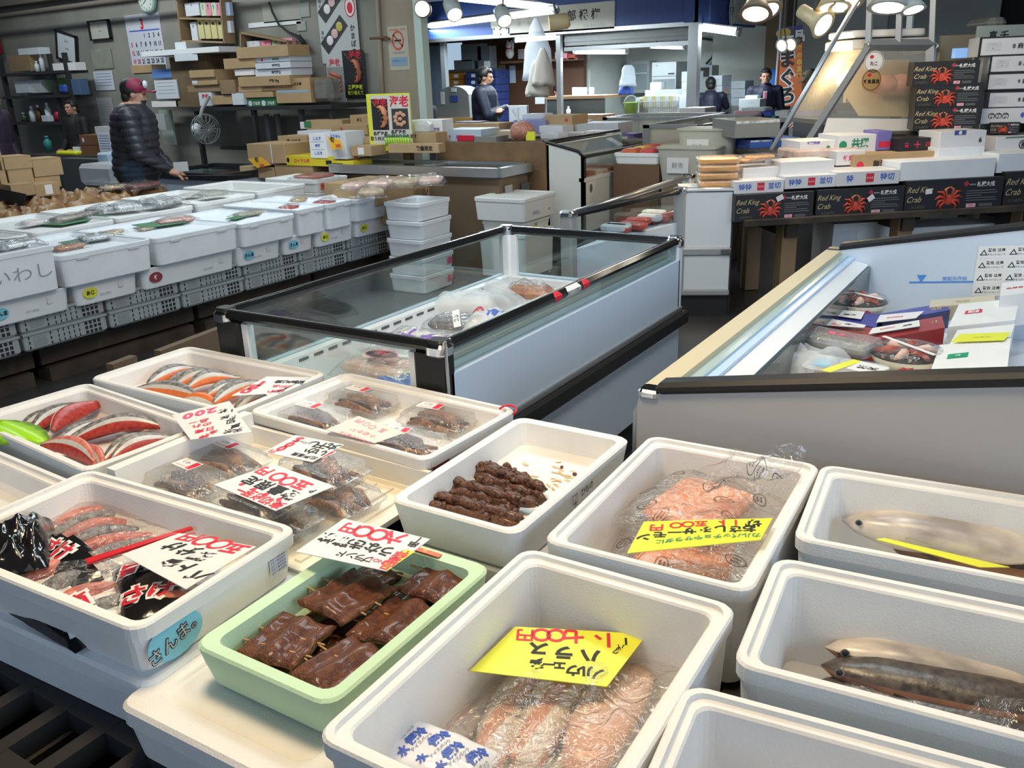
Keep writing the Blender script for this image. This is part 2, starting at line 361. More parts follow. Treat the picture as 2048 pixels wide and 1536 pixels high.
# ================================================================ foreground counter of foam trays
SKIN = mat('fish_skin', (.34, .325, .31), .34, col2=(.10, .095, .09), vscale=70, bump=.35, bscale=600); SKIND = mat('fish_skin_dark', (.22, .19, .18), .34, col2=(.045, .04, .04), vscale=110, bump=.35, bscale=500)
MEATR = mat('red_salmon_meat', (.48, .055, .04), .35, col2=(.30, .024, .02), vscale=90, bump=.15); MEATO = mat('orange_salmon_meat', (.78, .20, .05), .35, col2=(.70, .16, .04), vscale=70); MEATP = mat('pale_salmon_meat', (.70, .24, .18), .4, col2=(.52, .12, .09), vscale=80)
mat('silver_belly', (.62, .60, .57), .3, var=.15, vscale=60); EEL = mat('grilled_eel', (.17, .052, .016), .36, col2=(.07, .014, .006), vscale=85, bump=.9, bscale=330, coat=.22, spec=.4); EELD = mat('grilled_eel_side', (.24, .09, .025), .35, col2=(.03, .012, .006), vscale=110, bump=.5)
KEB = mat('grilled_liver', (.16, .055, .02), .28, col2=(.035, .012, .006), vscale=140, bump=.9, bscale=300, coat=.3); SQUID = mat('dried_squid', (.42, .20, .09), .5, col2=(.16, .06, .04), vscale=90, bump=.5, bscale=250); SQUIDD = mat('dark_squid', (.14, .075, .06), .4, col2=(.04, .03, .05), vscale=80, bump=.5, bscale=250)
# ---- pallets below
def pallet(label, x0, x1, y0, y1, z1, h=.11):
    m = MB(); nx = max(3, int((x1-x0)/.105)); ny = max(3, int((y1-y0)/.125)); dx = (x1-x0)/nx; dy = (y1-y0)/ny
    for k in range(nx+1): m.box((x0+k*dx, (y0+y1)/2, z1-.02), (.030, y1-y0, .04), BLKM)
    for k in range(ny+1): m.box(((x0+x1)/2, y0+k*dy, z1-.0205), (x1-x0, .034, .04), BLKM)
    for k in range(0, nx+1, 2): m.box((x0+k*dx, (y0+y1)/2, z1-.075), (.05, y1-y0, .07), BLKM)
    for a, b in ((x0, y0), (x1, y0), (x0, y1), (x1, y1)): m.box((a, b, z1-h/2-.001), (.07, .07, h), BLKM)
    return m.outw('plastic_pallet', label=label, cat='pallet')
pallet('black plastic lattice pallet under the blue-lit foam box at the near left corner', -2.42, -.80, .36, 1.72, .50)
pallet('black plastic lattice pallet under the boxes of whole fish at right', -.70, .55, .36, 1.78, .485)
for i, (x, y, l) in enumerate(((-1.6, .75, 'black crate stand holding up the near end of the left pallet'), (-1.6, 1.45, 'black crate stand holding up the far end of the left pallet'), (-.1, 1.1, 'black crate stand under the right pallet'))):
    m = MB(); m.loft([rrect(.9, .6, .02, 0), rrect(.94, .62, .02, .36), rrect(.9, .58, .02, .36), rrect(.9, .58, .02, .1)], BLKM); m.out('crate_stand', None, (x, y, .0), label=l, cat='crate')
# ---- lower layer of boxes
def notch(m, sx, sy, h):
    m.box((sx*.32, -sy/2+.006, .012), (.03, .012, .03), DGREY)
foam_lid_box('blue-lit white foam box under the tray of bagged salmon, on the black pallet', (-1.432, .815), .625, .375, .112, .613, R(2.5), FOAMB)
foam_lid_box('cream topped foam box carrying the pale green eel tray', (-.938, .882), .405, .56, .10, .605, R(1), FOAM)
foam_lid_box('white foam box under the tray of red salmon slices', (-2.06, 1.19), .60, .35, .105, .605, R(-5), FOAMB)
foam_lid_box('white foam box under the tray of silver salmon slices', (-2.07, 1.58), .60, .34, .105, .605, 0, FOAMB)
foam_lid_box('white foam box under the empty tray at the left edge', (-2.07, .78), .60, .34, .105, .605, R(-3), FOAMB)
foam_lid_box('white foam box under the tray of four squid packs', (-1.42, 1.60), .60, .33, .105, .605, R(-3), FOAM)
foam_lid_box('white foam box under the tray of liver skewers', (-.925, 1.46), .31, .50, .105, .605, 0, FOAM)
# ---- trays
TS = dict(silver=foam_box('white foam tray of silver-skinned salmon slices with the 180 yen card', (-2.072, 1.577), .624, .362, .092, .70),
 red=foam_box('white foam tray of red salmon slices with a green plastic leaf', (-2.062, 1.178), .605, .335, .092, .70, R(-5)),
 empty=foam_box('empty white foam tray cut off by the left edge', (-2.055, .79), .60, .35, .088, .695, R(-3)))
def deco_squid(m, sx, sy, h):
    o = V((sx*.5+.0005-.006, -sy*.5+.06, h*.45)); m.patch(o, UY, UZ, .062, .05, mat('maroon_print', (.28, .04, .07), .5)); m.text('鮮魚', .026, o+V((.0006, 0, 0)), UY, UZ, INKW, .02)
    m.patch(o+V((0, .07, .01)), UY, UZ, .03, .015, mat('grey_print', (.72, .72, .72), .5))
    m.tube([(.5*sx-.01-.025*math.cos(a), .5*sy-.012+.02*math.sin(a)-.02, h+.004+.008*math.sin(a)) for a in [k*.7 for k in range(6)]], .003, INKR)
foam_box('white foam tray of four clear dried squid packs with a pink handwritten note', (-1.418, 1.588), .612, .366, .092, .70, R(-3), deco=deco_squid)
m = MB()                                                      # wide low tray the other packs stand on
m.loft([rrect(.60, .385, .02, 0), rrect(.615, .40, .02, .018), rrect(.58, .37, .02, .018), rrect(.57, .36, .02, .010)], FOAMC)
for k in range(5): m.box((.05+.05*k, 0, .0125), (.018, .34, .006), FOAMC)
m.box((-.295, 0, .055), (.03, .395, .09), FOAM); m.box((0, .195, .04), (.6, .012, .05), FOAM)
m.out('foam_tray', None, (-1.418, 1.205, .606), R(-1), label='low cream foam tray holding stacked dried squid packs', cat='foam tray')
def deco_bag(m, sx, sy, h):
    o = V((sx/2+.0002-.004, -sy/2+.070, h*.46)); BL = mat('sky_sticker', (.22, .60, .78), .4)
    m.oval(o, UY, UZ, .055, .037, BL); m.text('さんま。', .030, o+V((.0008, 0, -.002)), V((0, 1, .25)), V((0, -.25, 1)), INKB, .05); m.text('さんま。', .030, o+V((.0012, 0, -.002)), V((0, 1, .25)), V((0, -.25, 1)), mat('sticker_grey', (.55, .58, .60), .5), 0)
    o2 = V((sx/2-.003, sy/2-.06, h*.55)); m.patch(o2, UY, UZ, .042, .04, mat('grey_print', (.72, .72, .72), .5))
    for k in range(5): m.text('品名千葉県産魚', .0055, o2+V((.0008, 0, .014-.007*k)), UY, UZ, INKBL)
foam_box('white foam tray of bagged salmon with a round blue sticker on its side', (-1.434, .815), .618, .366, .100, .712, R(2.5), deco=deco_bag)
GT = foam_box('pale green foam tray of grilled eel on skewers', (-.912, .905), .300, .425, .075, .680, 0, FOAMG, .028, .014, lip=False)
m = MB()
def deco_keb(m, sx, sy, h):
    o = V((sx/2-.004, -.02, h*.62)); m.text('□', .030, o, UY, UZ, INKGR, .0); m.text('水', .017, o+V((0, .002, -.012)), UY, UZ, INKB); m.text('ひもの', .019, o+V((0, .055, .002)), UY, UZ, INKB, .01)
    m.box((-.06, -sy/2+.012, h*.5), (.012, .002, .025), mat('scuff', (.5, .45, .38), .8)); 
    r = random.Random(3); SA = mat('sauce_stain', (.66, .34, .12), .4, col2=(.78, .60, .36), vscale=60)
    for k in range(46):
        x, y = r.gauss(.04, .05), r.gauss(.08, .07); a = r.uniform(.002, .009)
        if abs(x) < .11 and abs(y) < .2: m.oval((x, y, .0206+k*2e-5), (1, r.uniform(-1, 1), 0), (r.uniform(-1, 1), 1, 0), a*1.6, a*.6, SA, 8)
    m.ball((.06, .15, .024), (.006, .005, .004), KEB); m.ball((.015, .17, .024), (.004, .005, .003), KEB)
foam_box('white foam tray of dark liver skewers, half empty and stained with sauce', (-.922, 1.458), .312, .518, .092, .70, 0, deco=deco_keb, wall=.024, lip=False)
foam_box('deep white foam box of bagged salmon belly with the yellow 1,700 yen card', (-.533, .90), .392, .548, .212, .70, R(.4), deco=None)
foam_box('white foam box of orange salmon bags printed with oval stamps', (-.535, 1.486), .385, .545, .205, .70, R(2))
def deco_r1(m, sx, sy, h): m.text('Daniani', .03, (-.13, -sy/2-.0004+.008, h*.62), UX, UZ, INKR, .03); m.oval((-.21, -sy/2-.0002+.008, h*.62), UX, UZ, .012, .012, INKR)
foam_box('deep white foam box of whole silver fish with a yellow card beside the freezer', (-.048, 1.625), .58, .345, .21, .70, R(5), deco=deco_r1)
def deco_r2(m, sx, sy, h): m.patch((-sx/2+.035, -sy/2-.0004+.008, .11), V((1, 0, -.3)), V((.1, 0, 1)), .05, .03, INKR)
foam_box('deep white foam box of three bagged dark fish with red tape at its corner', (-.028, 1.218), .58, .322, .21, .70, R(5), deco=deco_r2)
foam_box('nearly empty deep white foam box at the bottom right', (-.030, .83), .60, .33, .21, .70, R(6), wall=.028)
# ---- salmon slices
def sl(a, b, zf, label, wid, hgt, skin, meat, seed, group, bend=.1, tilt=.6, dz=0, belly=.55):
    p0 = P(*a, zf+.03); p1 = P(*b, zf+.03); p0.z = p1.z = zf+dz
    fillet(p0, p1, wid, hgt, skin, meat, seed, bend, belly, tilt, 14, (.12, .12), .8, .011).outw('salmon_slice', label=label, cat='fish slice', group=group)
ORD = ['first', 'second', 'third', 'fourth', 'fifth', 'sixth', 'seventh', 'eighth', 'ninth', 'tenth', 'eleventh', 'twelfth', 'thirteenth', 'fourteenth']
RS = [((30, 853), (178, 803), SKIND, MEATR), ((62, 858), (196, 797), SKIND, MEATR), ((106, 864), (213, 804), SKIN, MEATR), ((100, 884), (236, 830), SKIN, MEATR), ((122, 878), (322, 838), SKIN, MEATR), ((146, 876), (332, 852), SKIN, MEATR), ((200, 908), (345, 858), SKIN, MEATR), ((222, 912), (362, 866), SKIN, MEATR), ((82, 893), (188, 925), MEATP, MEATR), ((128, 886), (200, 926), MEATP, MEATP)]
for i, (a, b, s, mt) in enumerate(RS):
    l = 'salmon slice with dark skin and red flesh, %s from the left in the green-leaf tray' % ORD[i] if i < 8 else ('pale red salmon slice lying skin down at the near corner of the green-leaf tray' if i == 8 else 'pink salmon slice propped across the near corner of the green-leaf tray')
    sl(a, b, .631, l, .034 if i != 2 else .042, .042, s, mt, i, 'red salmon slices', .08, -1.1 if i == 2 else .22, .012*(i % 3), .44)
SS = [((240, 765), (338, 734)), ((268, 772), (395, 785)), ((295, 766), (395, 735)), ((320, 768), (428, 736)), ((340, 767), (452, 740)), ((372, 775), (480, 750)), ((350, 793), (440, 803)), ((412, 786), (515, 757)), ((428, 803), (530, 764)), ((465, 806), (545, 783))]
for i, (a, b) in enumerate(SS):
    sl(a, b, .631, 'silver-skinned salmon slice, %s from the left in the tray with the 180 yen card' % ORD[i], 0.038, .040, SKIN if i != 6 else MEATO, MEATO, 20+i, 'silver salmon slices', .07, .40, .010*(i % 3), .47)
m = MB()                                                      # plastic leaf garnish
LEAF = mat('plastic_leaf', (.36, .72, .02), .35, bump=.1)
a, b = P(0, 848, .70), P(92, 890, .66); t = (b-a).normalized(); s_ = V((-t.y, t.x, 0)); L_ = (b-a).length
for off, sc in ((0, 1), (-.05, .8)):
    pts = [a+t*(L_*k/10)*sc+s_*off*.6 for k in range(11)]; rg = []
    for k, p in enumerate(pts):
        wd = (.045*math.sin(math.pi*min(1, k/10*.95+.05))**.6+.004)*(1+.12*(k % 2)); rg.append([p-s_*wd+UZ*.006, p+UZ*(.012+.004*(off != 0)), p+s_*wd+UZ*.004, p+UZ*(.0095+.004*(off != 0))])
    m.loft(rg, LEAF, smooth=True)
m.outw('plastic_leaf', label='bright green plastic leaf garnish in the red salmon tray', cat='garnish')
# ---- clear packs of dried squid
def ribbed(sx, sy, r, z, d, n=22):
    base = rrect(sx, sy, r, z, n); out = []
    # resample the outline evenly so that ribs have one width
    L = [0]
    for k in range(len(base)): a, b = V(base[k]), V(base[(k+1) % len(base)]); L.append(L[-1]+(b-a).length)
    N_ = 120; k = 0
    for q in range(N_):
        t = L[-1]*q/N_
        while L[k+1] < t: k += 1
        a, b = V(base[k]), V(base[(k+1) % len(base)]); p = a.lerp(b, (t-L[k])/max(1e-9, L[k+1]-L[k]))
        f = 1-d*(q % 2)/max(.02, math.hypot(p.x, p.y)); out.append((p.x*f, p.y*f, z))
    return out
def make_pack(kind, loc, rz, label, group, sx=.19, sy=.13, h=.046):
    t = thing('squid_pack', loc, label, 'food pack', rz, group)
    b = MB(); b.loft([ribbed(sx-.03, sy-.03, .016, 0, .0015), ribbed(sx-.012, sy-.012, .018, .022, .0015), ribbed(sx, sy, .02, .024, 0), ribbed(sx, sy, .02, .026, 0)], PACK, True, False, True); b.out('pack_base', t)
    l = MB(); l.loft([ribbed(sx+.002, sy+.002, .02, .0265, 0), ribbed(sx-.004, sy-.004, .02, .028, 0), ribbed(sx-.014, sy-.014, .018, .030, .001), ribbed(sx-.022, sy-.022, .016, h, .001)], PACK, False, True, True); l.out('pack_lid', t)
    rnd = random.Random(hash(label) % 999)
    for k in range(5 if kind else 4):
        m = MB(); y = -sy*.28+k*sy*.14; a = rnd.uniform(-.3, .3); q = [(-sx*.38, y, .012+.006*(k % 2)), (-sx*.15, y+a*.04, .022), (sx*.1, y-a*.05, .020), (sx*.37, y+a*.03, .010+.006*(k % 2))]
        m.tube(q, [.006, .011, .010, .004], SQUID if (k+kind) % 2 else SQUIDD, 7); m.out('squid_strip', t)
    m = MB(); m.tube([(-sx*.3, .0, .026), (-sx*.1, sy*.12, .031), (sx*.16, sy*.02, .028), (sx*.3, -sy*.12, .022)], [.010, .016, .018, .008], SQUIDD if kind != 1 else SQUID, 8); m.out('squid_body', t)
    m = MB(); m.box((-sx*.22, sy*.22, h+.0005), (.07, .04, .0008), PAPER); m.patch((-sx*.22+.024, sy*.22, h+.0012), UX, UY, .018, .034, INKR); m.text('いか', .014, (-sx*.22-.008, sy*.22+.004, h+.0012), UX, UY, INKB); m.patch((-sx*.22-.008, sy*.22-.012, h+.0012), UX, UY, .04, .004, mat('tan_print', (.75, .45, .30), .5)); m.out('pack_label', t)
    return t
pz = .632
for i, (px, py, k, l) in enumerate(((728, 800, 1, 'squid pack at the far corner of the tray with the pink note'), (630, 834, 0, 'squid pack at the left of the tray with the pink note'), (878, 836, 1, 'squid pack with pink tentacles at the right of the tray with the pink note'), (812, 886, 0, 'squid pack half under the pink handwritten note'))):
    p = P(px, py, .66); make_pack(k, (p.x, p.y, pz), R(-3+3*i), 'clear '+l, 'dried squid packs', .205)
for px, py, z0, k, l in ((455, 912, .626, 1, 'clear pack of curled brown squid under the 200 yen card'), (375, 955, .626, 0, 'clear squid pack with a glinting lid at the left of the low cream tray'), (672, 985, .626, 1, 'lower clear squid pack below the 500 yen one with black figures'), (645, 931, .673, 1, 'upper clear squid pack under the white squid card reading 500'), (545, 1026, .626, 0, 'lower clear squid pack under the dotted limited-offer card'), (515, 988, .673, 0, 'upper clear squid pack right under the dotted limited-offer card')):
    p = P(px, py, z0+.035); make_pack(k, (p.x, p.y, z0), R(-6), l, 'dried squid packs', .20, .135)
# ---- liver skewers
for i, (a, b) in enumerate((((820, 1003), (1041, 1052)), ((852, 986), (1044, 1037)), ((868, 972), (1034, 1015)), ((884, 958), (1072, 1010)), ((922, 940), (1091, 1000)), ((945, 930), (1090, 978)), ((963, 930), (1062, 962)))):
    z = .640+.013*(i % 2); p0 = P(*a, z); p1 = P(*b, z); t = p1-p0; m = MB()
    c = (p0+p1)/2; root = thing('liver_skewer', (c.x, c.y, z-.018), 'dark grilled liver skewer, %s from the near wall of the stained foam tray' % ORD[i], 'skewer', 0, 'grilled liver skewers')
    q = [(p0+t*(k/15)-V(c)+V((0, 0, .018)) + V((0, 0, .003*math.sin(k*2.1+i)))) for k in range(16)]
    m.tube(q, [.006]+[.0135+.005*noise.noise(V((k*1.3, i*3, 0))) for k in range(14)]+[.006], KEB, 9)
    for k in range(26):
        s = k/26; p = p0.lerp(p1, .03+.94*s)-V(c)+V((0, 0, .018)); o = V((random.uniform(-1, 1)*.012, random.uniform(-1, 1)*.012, random.uniform(-.002, .012))); m.ball(p+o, (random.uniform(.006, .012), random.uniform(.006, .011), random.uniform(.005, .010)), KEB, 7, 5, nz=.4, ns=200)
    m.out('meat', root)
    m = MB(); e = t.normalized(); m.tube([p0-V(c)-e*.022+UZ*.018, p1-V(c)+e*.006+UZ*.018], .0022, mat('burnt_stick', (.035, .02, .012), .6), 6); m.out('stick', root)
# ---- eel slabs
def eel(label, c, z, L_=.115, W_=.090, rz=0, seed=0, tz=0):
    L_ *= 1.16; W_ *= 1.16; p = P(*c, z); t = thing('grilled_eel', (p.x, p.y, z-.008), label, 'grilled eel', rz, 'skewered grilled eel pieces'); m = MB(); nx, ny = 18, 16; rnd = random.Random(seed); vs = []; fs = []; ms = []
    for s_ in (1, 0):
        for j in range(ny+1):
            for i in range(nx+1):
                u = i/nx*2-1; v = j/ny*2-1; x = u*W_/2; y = v*L_/2
                x += .005*noise.noise(V((v*2.3+seed, u*.3, 1)))*(1 if abs(u) > .5 else .4); y += .008*noise.noise(V((u*2.1, seed, v*.5)))
                rid = .0045*(1-abs(math.sin(u*math.pi*1.0)))
                ed = max(abs(u), abs(v)); z0 = (.016+.004*math.cos(u*6)+.003*noise.noise(V((u*3, v*3, seed)))-.006*max(0, ed-.85)/.15-abs(u)*.004) if s_ else (0 if ed < .93 else .004)
                vs.append((x, y, z0+tz*v))
    n = (nx+1)*(ny+1); I = lambda s_, i, j: (0 if s_ else n)+j*(nx+1)+i
    for j in range(ny):
        for i in range(nx): fs.append((I(1, i, j), I(1, i+1, j), I(1, i+1, j+1), I(1, i, j+1)))
    m.add(vs, fs, EEL, True)
    b = len(m.v)-len(vs); side = [(I(0, i, j), I(0, i, j+1), I(0, i+1, j+1), I(0, i+1, j)) for j in range(ny) for i in range(nx)]
    ring = [(i, 0) for i in range(nx)]+[(nx, j) for j in range(ny)]+[(i, ny) for i in range(nx, 0, -1)]+[(0, j) for j in range(ny, 0, -1)]
    side += [(I(0, *ring[k]), I(0, *ring[(k+1) % len(ring)]), I(1, *ring[(k+1) % len(ring)]), I(1, *ring[k])) for k in range(len(ring))]
    for f in side: m.f.append(tuple(b+q for q in f)); m.m.append(m.mi(EELD)); m.sm.append(True)
    m.out('eel_fillet', t)
    for y in (-.024, .010):
        q = MB(); q.tube([(-W_*.5-.030, y*1.05, .008+tz*y/L_*2), (W_*.5+.012, y, .0085+tz*y/L_*2)], .0016, BAMBOO, 6); q.out('bamboo_stick', t)
    return t
zt = .606
for a in (('grilled eel piece lying lowest in the near left corner of the green tray', (526, 1319), .625, .105, .095, R(12), 1), ('grilled eel piece flat on the tray floor in the middle', (655, 1250), .625, .11, .09, R(-6), 2), ('grilled eel piece tucked under the one at the right back', (842, 1200), .625, .11, .09, R(4), 3), ('rounded grilled eel piece at the back under the 600 yen card', (722, 1155), .628, .10, .10, R(-8), 4), ('glossy grilled eel piece against the right wall of the green tray', (796, 1243), .646, .11, .10, R(6), 5), ('grilled eel piece with a white fleck at the left of the green tray', (574, 1279), .650, .105, .095, R(8), 6), ('grilled eel piece at the right back corner with bare sticks showing', (884, 1162), .652, .105, .095, R(-3), 7), ('grilled eel piece nearest the front of the green tray', (683, 1333), .648, .11, .09, R(-10), 8), ('lighter brown grilled eel piece on top in the middle of the green tray', (697, 1190), .662, .115, .10, R(-6), 9)): eel(*a)
m = MB(); p = P(850, 1102, .681); m.slab([p+V((-.045, -.006, 0)), p+V((.035, -.006, 0)), p+V((.035, .006, 0)), p+V((-.045, .006, 0))], .001, mat('red_sticker', (.80, .12, .03), .4)); m.text('旬', .01, p+V((0, 0, .0005)), UX, UY, YELL); m.outw('sticker', label='small red sticker on the back rim of the green tray', cat='sticker')
# ---- pouches
def pouch_h(u, v, h, seed, wr=.25):
    k = max(0, (1-abs(u)**3))*max(0, (1-abs(v)**3)); return h*k**.5*(1+wr*noise.noise(V((u*2.2+seed, v*2.2, seed*.7))))+.0015
def pouch(sx, sy, h, seed, film=FILM, res=20, band=None, bmat=None, wr=.25, flat=.35):
    m = MB(); vs = []; N_ = res
    for s_ in (1, -1):
        for j in range(N_+1):
            for i in range(N_+1):
                u, v = i/N_*2-1, j/N_*2-1; vs.append((u*sx/2*(1+.03*noise.noise(V((v*3, seed, 0)))), v*sy/2*(1+.03*noise.noise(V((u*3, 0, seed)))), pouch_h(u, v, h, seed, wr) if s_ > 0 else .0005))
    n = (N_+1)**2; b0 = len(m.v); m.add(vs, [], film)
    for s_ in (0, 1):
        for j in range(N_):
            for i in range(N_):
                q = [s_*n+j*(N_+1)+i, s_*n+j*(N_+1)+i+1, s_*n+(j+1)*(N_+1)+i+1, s_*n+(j+1)*(N_+1)+i]
                if s_: q = q[::-1]
                u, v = (i+.5)/N_*2-1, (j+.5)/N_*2-1
                mt = bmat if (band and not s_ and band(u, v)) else film
                m.f.append(tuple(q)); m.m.append(m.mi(mt)); m.sm.append(True)
    return m
def drape(m, s, size, x, y, rot, mt, sx, sy, h, seed, bold=.03, wr=.25, off=.0015):
    vs, fs = textmesh(s, bold); c, q = math.cos(rot), math.sin(rot); out = []
    for a, b in vs:
        X = x+(a*c-b*q)*size; Y = y+(a*q+b*c)*size; out.append((X, Y, pouch_h(max(-1, min(1, 2*X/sx)), max(-1, min(1, 2*Y/sy)), h, seed, wr)+off))
    m.add(out, fs, mt)
BAGK = mat('black_bag_print', (.012, .012, .014), .12, bump=.5, bscale=30, coat=.5)
def salmon_bag(label, c, z, rz, seed, band, texts, slices, sx=.34, sy=.22, h=.035, red=None):
    p = P(*c, z); t = thing('salmon_bag', (p.x, p.y, z-h*.6), label, 'bag of fish', rz, 'bagged salmon slices')
    for k in range(slices):
        x = -sx*.30+k*sx*.6/max(1, slices-1); f = fillet((x-.015, -sy*.30, .003), (x+.02, sy*.34, .003), .034, .030, SKIN if k % 2 else MEATP, MEATO, seed+k, .05, .5, .6); f.out('salmon_slice', t)
    m = pouch(sx, sy, h, seed, FILM, 22, band, BAGK)
    for s, size, x, y, r in texts: drape(m, s, size*1.12, x, y, r, INKW, sx, sy, h, seed, .10, off=.001); drape(m, s, size, x, y, r, INKR, sx, sy, h, seed, .03, off=.002)
    if red: m.add([V((x, y, pouch_h(max(-1, min(1, 2*x/sx)), max(-1, min(1, 2*y/sy)), h, seed)+.002)) for x, y in red], [tuple(range(4))], INKR)
    m.out('printed_film', t)
salmon_bag('clear salmon bag with a black end hanging over the left rim, under the others', (185, 1062), .648, R(-8), 3, lambda u, v: v < -.45+.12*math.sin(5*u), (('さけ', .045, .03, -.085, .1),), 6, .36, .24, .036)
salmon_bag('clear bag of pale salmon with red brush lettering along the front of the tray', (150, 1172), .640, R(-3), 5, lambda u, v: v < -.52+.1*math.sin(4*u) or u < -.8, (('切身', .055, .10, -.05, -.25),), 4, .34, .20, .034)
salmon_bag('black printed salmon bag with red lettering at the right of the tray', (325, 1165), .650, R(-30), 9, lambda u, v: v < .3, (('さけ', .05, .04, -.03, 1.2), ('旨', .04, -.07, -.05, 1.2)), 3, .24, .16, .03)
q = P(38, 1058, .70); pouch(.20, .10, .045, 17, BAGK, 16, wr=.9).out('black_bag', None, (q.x, q.y, .655), R(-35), label='shiny crumpled black bag end by the left rim of the bagged salmon tray', cat='bag')
m = MB(); a, b = P(172, 1122, .668), P(384, 1054, .672); d = (b-a).normalized(); n_ = V((-d.y, d.x, 0))
m.slab([a-n_*.010, b-n_*.006, b+n_*.006, a+n_*.010], .004, mat('red_strip', (.66, .02, .03), .25)); m.outw('bag_seal_strip', label='red folded seal strip between the salmon bags and the white card', cat='seal strip')
# ---- salmon belly in the deep box
BELLY = mat('salmon_belly', (.80, .70, .66), .3, col2=(.72, .38, .29), vscale=2.6, kind='wave', stretch=(2.2, .35, 1)); BELLY2 = mat('salmon_belly_pink', (.74, .40, .28), .3, col2=(.80, .62, .55), vscale=7, stretch=(2, .5, 1))
for i, (a, b, wd, mt, l) in enumerate((((845, 1500), (985, 1352), .075, BELLY, 'pale salmon belly strip nearest the left wall of the deep box'), ((965, 1520), (1085, 1300), .075, BELLY, 'white and pink salmon belly strip, second from the left in the deep box'), ((1040, 1520), (1185, 1300), .085, BELLY, 'pink salmon belly strip with white edges, third from the left in the deep box'), ((1150, 1545), (1300, 1310), .10, BELLY2, 'broad pink salmon belly strip at the right of the deep box'))):
    p0, p1 = P(*a, .545), P(*b, .545); p0.z = p1.z = .512+.006*i
    fillet(p0, p1, wd, .04, mt, BELLY, 40+i, .03, .62, -.2, nst=14, taper=(.7, .4)).outw('salmon_belly', label=l, cat='salmon belly', group='salmon belly strips')
p = P(1075, 1400, .575); pouch(.32, .46, .045, 11, FILM, 26, wr=.5).out('clear_bag', None, (-.532, .93, .552), 0, label='crinkled clear bag over the salmon belly strips', cat='clear bag')
m = pouch(.17, .10, .022, 13, mat('ice_pack_film', (.80, .82, .90), .2, bump=.3, bscale=20), 18)
for k in range(5): drape(m, '保冷', .019, -.064+.032*k, .018-.012*(k % 2), R(80), INKBL, .17, .10, .022, 13, .05); drape(m, '水', .017, -.064+.032*k, -.026, R(80), INKBL, .17, .10, .022, 13, .04); drape(m, 'アイスパック', .007, -.05+.032*k, .0, R(80), INKGR, .17, .10, .022, 13)
p = P(865, 1500, .60); m.out('ice_pack', None, (p.x, p.y, .585), R(2), label='white ice pack with blue print on the salmon belly', cat='ice pack')
# ---- salmon bags with oval stamps
SALM = mat('orange_salmon_fillet', (.84, .32, .16), .35, col2=(.86, .52, .40), vscale=70, bump=.1)
def stamp(m, x, y, r, rot, fn):
    seg = []; S_ = [(math.cos(rot), math.sin(rot)), (-math.sin(rot), math.cos(rot))]
    def pt(a, b): X = x+a*S_[0][0]+b*S_[1][0]; Y = y+a*S_[0][1]+b*S_[1][1]; return (X, Y, fn(X, Y)+.0012)
    n = 20
    for rr in ((1, .93), (.88, .84)): m.add([pt(rr[0]*r*math.cos(2*math.pi*k/n), rr[0]*r*.62*math.sin(2*math.pi*k/n)) for k in range(n)]+[pt(rr[1]*r*math.cos(2*math.pi*k/n), rr[1]*r*.62*math.sin(2*math.pi*k/n)) for k in range(n)], [(k, (k+1) % n, n+(k+1) % n, n+k) for k in range(n)], INKB)
    for s, yy, sz in (('FIVE STAR', .16*r, .30*r), ('★★★★★', -.2*r, .24*r)):
        vs, fs = textmesh(s, .03); m.add([pt(a*sz*.72, yy+b*sz) for a, b in vs], fs, INKB)
for i, (c, z, sx, sy, rz, l) in enumerate((((1400, 1000), .652, .20, .24, R(-8), 'orange salmon fillet in a stamped clear bag lying on top'), ((1370, 1085), .60, .22, .26, R(14), 'orange salmon fillet in a stamped bag beneath the 2,500 yen card'))):
    p = P(*c, z); t = thing('salmon_fillet_bag', (p.x, p.y, z-.03), l, 'bag of fish', rz, 'stamped salmon bags')
    m = MB(); rg = [rrect(sx*.8, sy*.8, .03, .002, 5), rrect(sx*.88, sy*.88, .03, .016, 5), rrect(sx*.8, sy*.8, .03, .028, 5), rrect(sx*.5, sy*.5, .03, .033, 5)]; m.loft(rg, SALM, smooth=True); m.out('salmon_fillet', t)
    SX, SY = sx*1.35, sy*1.25; m = pouch(SX, SY, .042, 30+i, FILM, 24, wr=.5)
    fn = lambda x, y: pouch_h(max(-1, min(1, 2*x/SX)), max(-1, min(1, 2*y/SY)), .042, 30+i, .5)
    for k, (u, v) in enumerate(((-.75, .5), (-.8, -.2), (-.45, .75), (.1, .8), (.75, .45), (.35, .1), (-.2, -.75), (.7, -.35), (-.55, -.6))): stamp(m, u*SX/2, v*SY/2, .022, k*1.3, fn)
    m.out('stamped_film', t)
